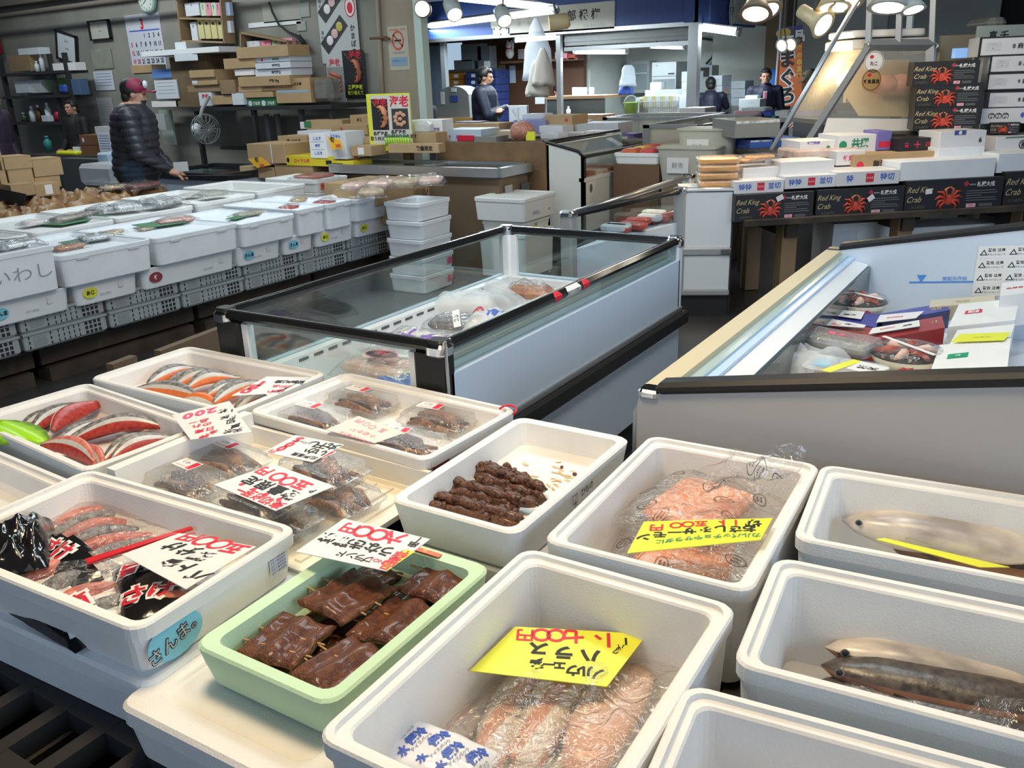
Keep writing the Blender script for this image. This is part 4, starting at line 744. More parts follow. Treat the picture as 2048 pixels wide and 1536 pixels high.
for l, px, tx in (('white card with red figures on the left navy box', [(1655, 618), (1730, 623), (1722, 638), (1648, 628)], [('円', 1668, 626, .028, INKR), ('氷蔵', 1700, 629, .022, INKB)]), ('white card with black writing on the right navy box', [(1760, 630), (1848, 622), (1832, 636), (1752, 645)], [('5000円', 1790, 634, .022, INKR)]), ('white card with red figures on the left dark red box', [(1660, 637), (1732, 650), (1728, 655), (1650, 650)], [('円', 1672, 648, .03, INKR), ('一味', 1702, 649, .022, INKB)]), ('long white card on the right dark red box', [(1745, 656), (1838, 640), (1840, 652), (1737, 668)], [('5000円', 1775, 656, .022, INKR), ('塩鮭', 1815, 650, .022, INKB)])): pcard(l, px, (.634+.012*('red box' in l),)*3, tx)
def platter(label, c, z, r, rz):
    p = P(*c, z); t = thing('crab_platter', (p.x, p.y, z-.05), label, 'food pack', rz, 'boxed crab platters')
    m = MB(); m.loft([[(r*.80*math.cos(a), r*.80*math.sin(a), 0) for a in [k*math.pi/12 for k in range(24)]], [(r*math.cos(a), r*math.sin(a), .04) for a in [k*math.pi/12 for k in range(24)]]], mat('cream_tub', (.72, .68, .55), .5), smooth=True); m.text('品', .05, (0, -r*.93, .02), UX, V((0, .1, 1)), INKR, .04); m.out('tub', t)
    m = MB(); m.loft([[(r*q*math.cos(a), r*q*math.sin(a), h) for a in [k*math.pi/12 for k in range(24)]] for q, h in ((1.02, .04), (1.04, .046), (.9, .062), (.5, .066))], FILM, False, True, True); m.out('film_lid', t)
    m = MB(); m.cyl((0, 0, .0425), r*.98, .004, BLACK, 24); m.out('platter', t)
    for k in range(6):
        m = MB(); a = k*1.05; m.tube([(r*.15*math.cos(a), r*.15*math.sin(a), .05), (r*.55*math.cos(a+.3), r*.55*math.sin(a+.3), .055), (r*.85*math.cos(a+.1), r*.85*math.sin(a+.1), .048)], [.014, .016, .006], CRAB if k % 2 else SHR, 7); m.out('crab_leg', t)
    m = MB(); m.box((0, 0, .069), (.014, r*2.0, .002), PAPER, R(40)); m.out('wrap_strap', t)
platter('round crab platter under film with a white strap at far left of the freezer', (1722, 598), .64, .10, R(20)); platter('round platter half hidden behind the far left crab platter', (1650, 597), .62, .085, R(60)); platter('tilted crab platter on a cream tub with red lettering amid the open freezer', (1815, 702), .655, .11, R(10))
m = MB(); t = thing('silver_pack', P(1668, 686, .655)-V((0, 0, .02)), 'long clear tray of silvery fish left of the dark red boxes', 'food pack', R(-16))
m.rbox((0, 0, .018), (.25, .09, .034), MACK, .02, .01); m.out('fish', t); m = MB(); m.loft([ribbed(.25, .09, .02, 0, .001), ribbed(.28, .12, .02, .03, .0015), ribbed(.27, .11, .02, .05, .001)], PACK, True, True, True); m.text('鮮魚', .03, (.0, .01, .0505), V((-1, 0, 0)), V((0, -1, 0)), INKP, .04); m.out('pack_shell', t)
flat_pack('big frosted white bag at the near left of the open freezer', (1602, 722), .615, .33, .25, .13, R(-14), FILMK, 31, inner=SQW)
t = thing('food_tub', P(1690, 738, .63)-V((0, 0, .05)), 'translucent tub with a yellow strip and white label near the front trim', 'food tub', R(-8)); m = MB(); m.loft([rrect(.19, .12, .03, 0), rrect(.22, .15, .035, .055), rrect(.23, .16, .035, .058)], clear('milky_tub', (.95, .97, 1), .1, .2, 0, 9, .35)); m.out('tub', t)
m = MB(); m.rbox((0, 0, .03), (.17, .11, .045), BREAD, .03, .012); m.out('brown_filling', t); m = MB(); m.box((-.01, 0, .0588), (.03, .158, .001), YELL, R(-15)); m.out('yellow_strip', t); m = MB(); m.box((.06, .02, .0585), (.09, .09, .0008), PAPER, R(-10)); m.text('天然', .03, (.06, .02, .0592), V((-1, 0, 0)), V((0, -1, 0)), INKB, .05); m.box((-.07, .0, .0585), (.05, .07, .0008), mat('sky_sticker', (.22, .6, .78), .4)); m.out('tub_label', t)
for l, px, z, h, tx, ex in (('white foam pack with a red label, back right of the open freezer', [(1918, 608), (2040, 596), (2030, 640), (1905, 632)], .655, .08, (('い', 1957, 619, .03, INKR),), INKR), ('white foam pack under the thin yellow card in the open freezer', [(1915, 660), (2030, 648), (2015, 690), (1895, 680)], .655, .07, (), None), ('white foam pack with a small green label in the open freezer', [(1880, 690), (2022, 676), (2015, 735), (1862, 712)], .665, .09, (), mat('green_label', (.02, .36, .18), .4)), ('white foam pack lowest at the front of the open freezer', [(1800, 745), (2010, 738), (2010, 775), (1790, 775)], .61, .07, (), None)):
    def tlab(m, q, n, ux, uy, ex=ex):
        if ex: o = q[0].lerp(q[1], .3).lerp(q[3].lerp(q[2], .3), .45)+n*.001; m.patch(o, ux, uy, .07, .05, ex); m.patch(o+n*.0006, ux, uy, .045, .03, PAPER if ex is INKR else ex); m.text('鮮', .02, o+n*.0012, ux, uy, INKW if ex is not INKR else INKR)
    top_box(l, px, z, h, FOAM, "foam_pack", "foam pack", tx, tlab, group='foam packs in the open freezer')
pcard('thin yellow card on the white foam packs in the open freezer', [(1920, 668), (2022, 664), (2008, 680), (1902, 684)], (.672, .672, .672), [('冷凍中', 1965, 674, .02, mat('ochre_ink', (.55, .45, .05), .5), K(b=0))], YELL)
pcard('yellow price card with an orange yen sign cut by the front trim', [(1893, 740), (1985, 740), (1988, 775), (1885, 775)], (.64, .64, .62), [('¥', 1905, 750, .04, mat('orange_ink', (.85, .25, .03), .5), K(b=.06)), ('2', 1918, 752, .05, MATS['orange_ink'], K(b=.06)), ('CS', 1938, 752, .025, INKB), ('銀サケ', 1968, 752, .03, INKB, K(r=-90))], mat('lime_card', (.84, .90, .25), .5))
top_box('cream carton with small print along the back wall of the open freezer', [(1862, 600), (1990, 590), (1990, 604), (1850, 622)], .63, .06, mat('cream_carton', (.66, .58, .44), .6), texts=(('海老', 1925, 602, .03, INKGO),))
top_box('white carton with a red fish picture at the far right of the open freezer', [(2004, 566), (2062, 560), (2062, 585), (2000, 595)], .70, .12, PAPER, texts=(('金目鯛', 2030, 575, .025, INKR),))
# ================================================================ the hall
def struct(name, f, mt=None):
    m = MB(); f(m); o = m.outw(name); o['kind'] = 'structure'; return o
WET = mat('wet_floor', (.06, .06, .062), .28, col2=(.025, .025, .028), vscale=1.2, bump=.1, bscale=30); PLAS = mat('old_plaster', (.30, .29, .255), .85, col2=(.22, .215, .19), vscale=1.5); CONC = mat('concrete', (.38, .32, .24), .85, col2=(.30, .25, .19), vscale=2, bump=.15, bscale=20); BLUE = mat('blue_fascia', (.035, .075, .25), .5); ROOF = mat('dark_roof', (.05, .048, .045), .9); SHUT = mat('shutter_grey', (.27, .28, .28), .5, .3); STALL = mat('stall_wall', (.50, .53, .50), .7, var=.1, vscale=2)
struct('floor', lambda m: m.box((-4, 8, -.05), (30, 30, .1), WET))
struct('ceiling', lambda m: m.box((-4, 9.5, 4.25), (30, 27, .1), ROOF))
WY = 7.25
struct('wall_left', lambda m: m.box((-12.0, WY+.05, 2.1), (12.4, .1, 4.2), PLAS))
struct('wall_back', lambda m: m.box((-4, 20, 2.1), (30, .2, 4.2), mat('far_wall', (.07, .065, .055), .9)))
def pill(m):
    a = PY(764, 120, WY-.25); b = PY(832, 120, WY-.25); m.box(((a.x+b.x)/2, WY-.20, 2.1), (b.x-a.x, .10, 4.2), CONC)
struct('pillar_left', pill)
struct('trim_1', lambda m: (m.box((-12, WY-.12, 2.72), (12, .2, .22), mat('beam_brown', (.16, .13, .11), .8)), m.tube([(-17, WY-.3, 2.46), (-6.4, WY-.3, 2.52)], .03, MATS['beam_brown'])))
# ================================================================ left display: pallets, crates, foam boxes of dried fish
CRT = mat('grey_crate', (.36, .40, .42), .5)
XC = -4.48
PALW = mat('dark_pallet', (.075, .055, .04), .85, col2=(.035, .028, .022), vscale=6)  # very dark brown wood for the pallets and trestle planks
def wood_pallet(y0, y1, label):
    m = MB()
    for k in range(5): m.box((-4.91, y0+(y1-y0)*(k+.5)/5, .215), (.70, (y1-y0)/5*.8, .025), PALW)
    for x in (-5.18, -4.92, -4.66): m.box((x, (y0+y1)/2, .15), (.09, y1-y0, .10), PALW); m.box((x, (y0+y1)/2, .04), (.12, y1-y0-.05, .08), PALW)
    return m.outw('wooden_pallet', label=label, cat='pallet', group='pallets under the left display')
for k, l in enumerate(('nearest', 'second nearest', 'third nearest', 'farthest')): wood_pallet(1.4+k*1.06, 2.42+k*1.06, 'worn wooden pallet under the grey crates, %s of the row' % l)
for px, w_, l in ((860/4, .1, 'short wooden block lying by the pallets near the middle'), (330, .3, 'brown wooden board leaning on the pallets left of the island freezer')):
    p = PY(px, 690 if w_ < .2 else 690, 3.0); q = P(px, 700, .05); m = MB(); m.box((0, 0, .09), (.05, .5 if w_ > .2 else .16, .18), mat('old_board', (.20, .14, .09), .8)); m.out('wooden_board', None, (-4.05, q.y*0+2.35+w_*2.2, 0), R(8), label=l, cat='board')
def make_crate(W_=.48, D_=.62, h=.098):
    t = thing('bread_crate', (0, 0, 0), '', 'crate', 0, 'grey bread crates under the left display')
    m = MB(); m.loft([rrect(D_-.02, W_-.02, .01, 0, 2), rrect(D_, W_, .01, .012, 2), rrect(D_, W_, .01, h, 2), rrect(D_-.03, W_-.03, .01, h, 2), rrect(D_-.03, W_-.03, .01, .01, 2)], CRT); m.box((D_/2+.003, 0, h-.006), (.010, W_+.004, .012), CRT); m.out('crate_body', t)
    m = MB(); X = D_/2+.0012
    for i in range(4):
        for j in range(3): m.rbox((X, W_*.24+i*.026, .022+j*.025), (.002, .017, .017), BLKM, .001, .0005, n=1)
    for i in range(5):
        for j in range(3): m.box((X, -W_*.10+i*.030, .02+j*.026), (.002, .005, .016), BLKM)
    for y in (-W_*.44, -W_*.19):
        for j in range(3): m.box((X, y, .02+j*.026), (.002, .007, .014), BLKM)
    m.out('vent_hole', t, kind='stuff')
    m = MB(); m.patch((X+.001, -W_*.315, .048), UY, UZ, .07, .05, mat('crate_label', (.30, .33, .35), .5)); m.text('魚', .03, (X+.0018, -W_*.315, .046), UY, UZ, INKGR, .02); m.out('embossed_panel', t)
    return t
CR = make_crate(); first = True; n = ['nearest', 'second', 'third', 'fourth', 'fifth', 'sixth', 'farthest']
for tier in (0, 1):
    for k in range(7):
        loc = (XC-.31, 2.06+k*.50, .229+.099*tier); l = 'grey slotted bread crate in the %s tier, %s along the row' % (('lower', 'upper')[tier], n[k])
        if first: CR.location = loc; CR['label'] = l; first = False
        else: dup(CR, loc, None, l)
# lower row of boxes with round stickers
STY = mat('yellow_sticker', (.78, .76, .08), .4); STB = mat('sky_sticker', (.22, .60, .78), .4); STM = mat('maroon_print', (.28, .04, .07), .5)
def stick(side, mt, s, col, y=None):
    def f(m, sx, sy, h):
        yy = -sy/2+.09 if y is None else y; o = V((sx/2-.002, yy, h*.52)); m.oval(o, UY, UZ, .045, .030, mt); m.text(s, .026, o+V((.0008, 0, 0)), UY, UZ, col, .05)
        m.patch((sx/2-.0018, sy/2-.12, h*.6), UY, UZ, .03, .03, mat('grey_print', (.72, .72, .72), .5)); m.text('鮮魚 千葉県産', .011, (sx/2-.001, sy/2-.22, h*.35), UY, UZ, INKGR)
    return f
LB = [(2.12, 2.60, STB, 'さんま', INKB, 'round blue sticker, at the left edge'), (2.615, 3.02, STY, 'あじ', INKB, 'yellow sticker, second from the left'), (3.035, 3.73, STM, '鮮', INKW, 'maroon mark, third from the left'), (3.745, 4.13, STB, 'さんま', INKB, 'round blue sticker, right of the maroon-marked box'), (4.145, 4.44, STB, 'さんま', INKB, 'blue sticker under the red fish boxes'), (4.455, 4.86, STY, 'あじ', INKB, 'yellow sticker, under the tan fish box'), (4.875, 5.48, STY, 'あじ', INKB, 'small yellow sticker, farthest along')]
for y0, y1, mt, s, c, l in LB: foam_box('low foam box on grey crates with a '+l, (-4.62, (y0+y1)/2), .38, y1-y0-.006, .125, .53, 0, FOAMB, deco=stick(1, mt, s, c), lip=False, group='lower foam boxes of the left display')
def iwashi(m, sx, sy, h):
    r = [V((sx/2-.004, sy/2+q, v)) for q, v in ((-.47, .115), (-.455, .05))]
    m.text('いわし', .085, (sx/2-.005, .08, h*.50), UY, UZ, INKGR, -.01, 1.3)
def clip(m, sx, sy, h):
    for y in (-sy*.28, sy*.28): m.rbox((sx/2-.001, y, h-.032), (.006, .07, .016), mat('foam_shade', (.62, .63, .65), .7), .003, .002)
def red_inside(m, sx, sy, h): clip(m, sx, sy, h); m.text('新潟県山北町 鮮魚', .036, (-sx/2+.034, .02, h-.034), UY, UZ, INKR, .03)
UB = [(1.98, 2.54, .235, .77, iwashi, 'with loose grey handwriting on its front, at the left edge'), (2.545, 3.105, .175, .705, red_inside, 'with red print inside, second along the front row'), (3.12, 3.74, .165, .70, clip, 'with a green leaf sheet in it, third along the front row'), (3.75, 4.235, .155, .685, clip, 'with a dried flatfish on top, fourth along the front row'), (4.25, 4.525, .185, .705, clip, 'of red dried squid, fifth along the front row'), (4.53, 4.81, .185, .705, clip, 'of wrapped red fish, sixth along the front row'), (4.84, 5.23, .165, .695, clip, 'of tan dried fish, seventh along the front row')]
for y0, y1, h, zt_, d, l in UB: foam_box('white foam box '+l, (-4.375-(.38 if y0 < 4.8 else .21), (y0+y1)/2), .76 if y0 < 4.8 else .42, y1-y0-.006, h, zt_, 0, FOAMB, deco=d, floor=h-.026, group='front row foam boxes of the left display')
def ink(m, sx, sy, h): m.text('ノドグロ', .035, (sx/2-.004, .0, h*.5), UY, UZ, INKGR, 0)
BB = [(2.24, 2.85, .27, .725, -5.60, .88, None, 'at the left end of the back row'), (2.87, 3.42, .27, .726, -5.60, .88, None, 'of the back row holding the green-backed mackerel pack'), (3.43, 4.05, .275, .73, -5.61, .89, None, 'of the back row heaped with silvery sardines'), (4.06, 4.62, .285, .74, -5.60, .88, ink, 'of the back row with the grey whitebait pack'), (4.63, 5.15, .30, .755, -5.60, .88, None, 'standing empty and open in the back row')]
m = MB(); m.box((-5.70, 3.89, .43), (.85, 3.5, .04), WOOD); [m.box((x, y, .205), (.08, .08, .41), WOOD) for x in (-6.05, -5.4) for y in (2.3, 5.6)]; m.outw('platform', label='low wooden platform under the back row of foam boxes', cat='platform')
for y0, y1, h, zt_, x, sx, d, l in BB: foam_box('white foam box '+l, (x, (y0+y1)/2), sx, y1-y0-.006, h, zt_, 0, FOAM, deco=d, floor=h-.026 if 'empty' not in l else .03, group='back row foam boxes of the left display')
def tagr(m, sx, sy, h): m.patch((sx/2-.001, -sy/2+.10, h*.5), UY, UZ, .09, .055, mat('red_tag', (.75, .12, .08), .5)); m.text('無着色', .022, (sx/2, -sy/2+.10, h*.5), UY, UZ, INKB)
foam_box('white foam box of red fish fillets with a small red tag on its front', (-5.47, 5.46), .60, .40, .105, .765, 0, FOAM, deco=tagr, floor=.074); foam_box('white foam box under the red fish fillets', (-5.47, 5.46), .60, .38, .20, .658, 0, FOAM, lip=False)
# packs lying in the boxes
GRN = mat('leaf_green', (.06, .22, .10), .5); FSKIN = mat('mackerel_pack', (.46, .38, .30), .3, col2=(.10, .13, .15), vscale=14, stretch=(3, 1, 1)); SARD = mat('sardine_silver', (.70, .72, .74), .3, 0, col2=(.20, .21, .23), vscale=22, stretch=(1, 4, 1)); REDF = mat('red_fish', (.46, .08, .06), .35, col2=(.30, .04, .04), vscale=18); TAN = mat('tan_dried_fish', (.58, .42, .24), .5, col2=(.38, .24, .12), vscale=24, bump=.3); WHB = mat('whitebait', (.52, .52, .46), .5, col2=(.34, .35, .30), vscale=40, bump=.4)
def green(label, c, z, sx, sy, rz): p = P(*c, z); m = MB(); m.box((0, 0, .002), (sx, sy, .004), GRN); m.out('leaf_sheet', None, (p.x, p.y, z), rz, label=label, cat='leaf sheet')
green('green sheet under the mackerel pack in the back row', (140, 440), .715, .30, .40, R(10)); green('green sheet under the red fish pack, third box of the front row', (318, 448), .69, .22, .26, R(-12)); green('green leaf beside the dried flatfish', (478, 434), .672, .08, .22, R(20)); green('green sheet under the small packs with the pink strip', (165, 482), .69, .16, .2, R(0))
FP = [('shiny wrapped mackerel pack on the green sheet in the back row', (150, 430), .745, .16, .42, .035, 12, FILM, FSKIN), ('small clear pack with an orange edge left of the mackerel pack', (66, 443), .735, .14, .18, .03, 0, FILMK, SHR), ('wrapped sardine pack at the left of the sardine box', (205, 415), .755, .24, .22, .05, 10, FILM, SARD), ('wrapped sardine pack in the middle of the sardine box', (250, 410), .76, .24, .24, .05, -15, FILM, SARD), ('glinting wrapped sardine pack at the right of the sardine box', (320, 400), .77, .30, .28, .06, 5, FILM, SARD), ('wrapped whitebait pack in the back row', (425, 385), .765, .20, .26, .04, -10, FILM, WHB), ('wrapped pack with an orange seal left of the whitebait', (380, 388), .75, .16, .16, .02, 10, FILMK, TAN), ('wrapped red snapper pack on its green sheet', (350, 438), .71, .15, .30, .035, -18, FILM, mat('snapper', (.62, .34, .28), .35, col2=(.45, .16, .12), vscale=12)), ('small tan fish pack left of the red snapper', (290, 456), .69, .10, .12, .02, 0, FILM, TAN), ('wrapped silvery fillet pack in the red-printed box', (190, 472), .715, .14, .22, .035, -10, FILM, SARD), ('wrapped pale fillet pack at the back of the red-printed box', (222, 463), .70, .12, .18, .02, -8, FILM, TAN), ('clear pack with a pink strip in the red-printed box', (135, 492), .70, .13, .22, .03, 0, FILM, BREAD), ('wrapped silver fish pack in the box at the left edge', (20, 485), .775, .24, .28, .04, 5, FILM, SARD), ('tan dried flatfish lying flat on its box', (500, 425), .685, .13, .30, .03, -12, FILM, mat('flatfish', (.42, .38, .28), .5, var=.2, vscale=14)), ('red dried squid bundle in the fifth front box', (580, 413), .69, .14, .20, .05, 0, FILM, REDF), ('wrapped dark red fish bundle in the sixth front box', (655, 402), .69, .20, .22, .05, 0, FILM, REDF), ('orange and tan dried fish pile behind the red bundles', (600, 397), .70, .12, .20, .05, 10, FILM, TAN), ('tan dried fish heap in the seventh front box', (730, 390), .685, .24, .30, .05, 0, FILM, TAN), ('red fillet pack with white stripes on the tagged box', (628, 350), .79, .34, .30, .04, 0, FILM, REDF)]
for l, c, z, sx, sy, h, rz, fm, inn in FP: flat_pack(l, c, z, sx, sy, h, R(rz), fm, len(l), inner=inn, name='fish_pack', cat='fish pack')
# heap of brown paper wrapped dried fish along the back
BRN = mat('brown_wrap', (.36, .20, .09), .4, col2=(.22, .11, .05), vscale=9, bump=.4, bscale=12)
rr = random.Random(5)
PK = [(15+i*37, 418-i*4.6+(7 if i % 2 else -6)) for i in range(9)]+[(30+i*40, 398-i*3.4) for i in range(7)]
for i, (x, y) in enumerate(PK):
    p = P(x, y, .755); q = pouch(.20, .30, .085, 60+i, BRN, 10, wr=.9)
    q.out('brown_bag', None, (min(p.x-.05, -6.2), p.y, .672), rr.uniform(-.5, .5), label='crinkled brown bag of dried fish, %s from the left in the %s of the heap' % (ORD[i if i < 9 else i-9], 'front' if i < 9 else 'back'), cat='bag', group='brown bags of dried fish')
m = MB(); m.box((-6.48, 3.05, .655), (.70, 2.6, .03), WOOD); [m.box((x, y, .32), (.06, .06, .64), WOOD) for x in (-6.75, -6.2) for y in (1.9, 4.2)]; m.outw('low_table', label='low wooden table behind the left display, under the brown bags', cat='table')
flat_pack('dark red wrapped dried fish pack at the right end of the brown bags', (285, 368), .80, .18, .34, .06, 0, FILM, 77, inner=mat('dark_red_fish', (.22, .06, .05), .4, var=.4, vscale=20), name='fish_pack', cat='fish pack'); flat_pack('green-tinted clear pack left of the dark red one', (230, 372), .80, .16, .28, .04, 0, FILM, 78, inner=TAN, name='fish_pack', cat='fish pack')
pcard('black sign board with white brush writing in the brown bags', [(0, 377), (53, 388), (48, 412), (0, 408)], (.86, .86, .77), [('佃煮', 30, 393, .09, INKW, K(b=.02)), ('お', 7, 389, .05, INKW), ('で', 7, 397, .05, INKW)], BLKM, .006, 'sign_board', rr=(0, 1), ru=(3, 0), cat='sign')
# cartons behind the heap
m = MB(); m.box((-7.30, 2.9, .60), (.85, 2.4, .03), WOOD); [m.box((x, y, .29), (.06, .06, .585), WOOD) for x in (-7.6, -7.0) for y in (1.9, 3.9)]; m.outw('work_table', label='wooden table carrying brown cartons at the left edge', cat='table')
PC = Pl((-6.95, 2.4, 0), (.2, 1, 0))
for i, (x0, x1, y0, y1, l) in enumerate(((0, 5, 300, 340, 'cut off by the frame, top of the stack'), (8, 64, 312, 338, 'with cling film over it, upper row left'), (66, 125, 316, 352, 'tall plain one, upper row right'), (0, 14, 340, 376, 'cut off by the frame, lower row'), (18, 68, 338, 378, 'lower row middle'), (70, 122, 353, 376, 'lower row right'), (22, 70, 368, 392, 'with flaps and clutter on top, front row left'), (70, 120, 366, 392, 'with a white paper taped on, front row right'))):
    pb('brown cardboard carton '+l, 'cardboard box', 'cardboard_box', PC.off(-.18 if i > 5 else .0), x0, x1, y0, y1, .26, CARD, lab(('p', .1, .5, .3, .75, PAPER)) if i == 7 else lab(('p', 0, .97, .98, .03, CARDD)), 'cartons at the left edge')
# foam tower, stacks
for k in range(5):
    def bd(m, sx, sy, h, k=k):
        if k < 2: m.patch((sx/2-.0005, sy/2-.07, h*.5), UY, UZ, .06, .05, INKP)
    foam_box('foam box in the tall stack ending the left display, %s from the floor' % ORD[k], (-4.07+.006*(k % 2), 5.17), .34, .40, .132, .135+.1335*k, R(1.5*(k % 2)), FOAMB, deco=bd, group='foam boxes stacked at the display end')
m = MB(); m.box((-4.30, 5.52, .35), (.05, .05, .70), PLY); m.outw('wooden_post', label='brown wooden post at the end of the left display', cat='post')
# cling-wrapped carton of dried fish at the display end
def wr(m, sx, sy, h): m.text('めバチャン', .05, (0, -sy/2-.001, h*.5), V((-1, 0, 0)), V((0, 0, -1)), INKB, .05)
PE = Pl((-4.36, 5.2, 0), UY)
pb('brown carton front below the wrapped dried fish at the display end', 'cardboard box', 'cardboard_box', PE, 775, 842, 405, 440, .40, CARD)
o = pb('open brown carton of dried fish wrapped in cling film, near the display end', 'cardboard box', 'wrapped_carton', PE, 752, 838, 362, 404, .52, CARD); o2 = pb('brown carton with upside-down black print under cling film, end of the display', 'cardboard box', 'wrapped_carton', PE, 840, 892, 352, 398, .45, CARD, lab(('t', 'ノッルめ', 0, .35, .35, INKB)))
for i, (c, z, l, inn) in enumerate((((720, 366), .80, 'orange dried fish sheaf under gold film left of the wrapped cartons', SHR), ((768, 362), .82, 'pink dried fish sheaf standing in the wrapped carton', SHR), ((815, 360), .82, 'gold-labelled dried fish packs on the wrapped carton', TAN), ((860, 356), .82, 'dried fish pack with a red label on the rear wrapped carton', SHR), ((742, 380), .78, 'gold film pack in front of the wrapped cartons', TAN))): flat_pack(l, c, z, .22, .30, .07, R(10*i), FILM, 90+i, inner=inn, name='fish_pack', cat='fish pack')
# ================================================================ back left: office corner of the stall
WP = YP(WY-.012)
DARKS = mat('shelf_black', (.035, .035, .038), .5, .2); TEALP = mat('teal_plastic', (.03, .22, .22), .4); GRNP = mat('green_plastic', (.16, .42, .03), .45); YELP = mat('yellow_plastic', (.80, .78, .03), .4); BLUP = mat('blue_plastic', (.04, .09, .42), .45); REDP = mat('red_plastic', (.48, .02, .04), .4); WPAP = mat('wall_paper_sheet', (.66, .69, .74), .6); PINKB = mat('pink_pack', (.75, .30, .38), .5); YPAK = mat('pale_yellow_pack', (.62, .56, .28), .4)
def cal(m, w_, h):
    m.text('3', .30*h*.8, (-.02*w_, -.001, .84*h), UX, UZ, INKR, .05, .8); m.text('2017 MAR', .03*h, (-.3*w_, -.001, .93*h), UX, UZ, INKGR)
    m.patch((.02*w_, -.0008, .725*h), UX, UZ, .88*w_, .022*h, INKBL)
    for r, row in enumerate(([0, 0, 0, 1, 2, 3, 4], range(5, 12), range(12, 19), range(19, 26), range(26, 32))):
        for c, d in enumerate(row):
            if d: m.text(str(d), .105*h, ((-.40+.135*c)*w_, -.001, (.64-.145*r)*h), UX, UZ, INKR if c == 0 or d == 20 else INKB, .04, .8)
pb('wall calendar showing a big red 3 above rows of dates', 'calendar', 'wall_calendar', WP, 257, 326, 27, 146, .012, mat('calendar_paper', (.62, .63, .72), .6), cal)
c = WP.p(298, 1); t = thing('wall_clock', (c.x, WY-.03, c.z-.14), 'round pale wall clock cut off by the top edge above the calendar', 'clock')
m = MB(); m.cyl((0, 0, .14), .145, .05, mat('clock_rim', (.30, .42, .38), .4), 32, axis='Y'); m.out('rim', t); m = MB(); m.cyl((0, -.027, .14), .122, .004, mat('clock_face', (.70, .76, .70), .4), 32, axis='Y')
for k in range(12): a = R(90-30*(k+1)); m.text(str(k+1), .036, (.095*math.cos(a), -.030, .14+.095*math.sin(a)), UX, UZ, INKB, .02)
m.out('dial', t)
for a, l_, n in ((R(215), .06, 'hour_hand'), (R(35), .085, 'minute_hand')): m = MB(); m.tube([(0, -.032, .14), (l_*math.cos(a), -.032, .14+l_*math.sin(a))], .003, INKB, 5); m.out(n, t)
def framed(label, x0, x1, y0, y1, rz=0, mt=BLACK, inner=WPAP):
    a, b, lo, hi = WP.span(x0, x1, y0, y1); t = thing('picture_frame', ((a.x+b.x)/2, WY-.03, lo), label, 'picture frame'); w_, h = b.x-a.x, hi-lo
    m = MB()
    for x in (-1, 1): m.box((x*w_/2*.94, 0, h/2), (w_*.06, .03, h), mt)
    for z in (.03, .97): m.box((0, 0, h*z), (w_, .03, h*.06), mt)
    m.out('frame', t); m = MB(); m.box((0, .006, h/2), (w_*.9, .01, h*.9), inner); m.text('賞状', h*.12, (0, -.0005, h*.7), UX, UZ, INKGR); m.text('水産物', h*.08, (0, -.0005, h*.45), UX, UZ, INKGR); m.out('picture', t); t.rotation_euler.y = rz; return t
framed('dark framed certificate on the wall left of the calendar', 181, 223, 40, 80, 0, BLACK, mat('aged_paper', (.50, .50, .44), .6)); framed('dark frame leaning on the shelf with a white sheet inside', 112, 152, 64, 124, R(14))
def lines(n=6, mt=INKGR, head=None):
    def f(m, w_, h):
        for k in range(n): m.patch((0, -.0009, h*(.86-.75*k/n)), UX, UZ, w_*.78, h*.022, mt)
        if head: m.text(head, h*.10, (0, -.0012, h*.93), UX, UZ, INKB, .03)
    return f
pb('white notice sheet with blue lines on the wall behind the man in the cap', 'paper', 'notice_sheet', WP, 189, 227, 142, 181, .004, WPAP, lines(5, INKBL)); pb('faded greenish print on the wall above the notice sheet', 'poster', 'faded_poster', WP, 184, 224, 97, 138, .004, mat('faded_green', (.25, .27, .20), .7, col2=(.34, .34, .30), vscale=6)); pb('tall pale list sheet on the wall behind the woman', 'paper', 'notice_sheet', WP, 197, 228, 195, 255, .004, mat('grey_sheet', (.42, .42, .42), .7), lines(9))
def rack(label, x0, x1, y0, y1, packs, tilt=0):
    a, b, lo, hi = WP.span(x0, x1, y0, y1); w_, h = b.x-a.x, hi-lo; t = thing('pack_rack', ((a.x+b.x)/2, WY-.16, lo), label, 'rack'); RW = mat('rack_wood', (.30, .20, .11), .7)
    m = MB(); [m.box((s*w_/2, 0, h/2), (.02, .16, h), RW) for s in (-1, 1)]; [m.box((0, 0, z*h), (w_, .16, .02), RW) for z in (.02, .52, .98)]; m.box((0, .075, h/2), (w_, .01, h), mat('rack_back', (.06, .055, .05), .8)); m.out('rack_frame', t)
    t.rotation_euler.y = tilt; return t, w_, h
t, w_, h = rack('wooden wall rack of tea packs, the lower row in pale yellow pouches', 388, 474, -6, 86, 0, R(4))
def wallpack(label, x0, x1, y0, y1, mt, txt, col=INKBL, name='food_packet', pl=None): return pb(label, 'packet', name, pl or YP(WY-.18), x0, x1, y0, y1, .05, mt, lab(('v', txt, 0, .78, .2, col)), 'packets in the wall racks')
for i, (x0, x1, mt, s, l) in enumerate(((370, 398, WPAP, '茶', 'white packet at the left of the top row in the upper rack'), (401, 411, mat('pale_green_pack', (.60, .68, .50), .5), 'お茶', 'pale green packet in the upper rack'), (411, 422, PINKB, '桜茶', 'pink packet left of centre in the upper rack'), (423, 432, MATS['pale_green_pack'], '新茶', 'second pale green packet in the upper rack'), (432, 440, PINKB, '梅茶', 'pink packet right of centre in the upper rack'), (441, 459, mat('sky_pack', (.45, .55, .75), .5), '昆布', 'sky blue packet at the right of the upper rack'))): wallpack(l, x0, x1, 5, 32, mt, s, INKG if 'green' in l else INKBL)
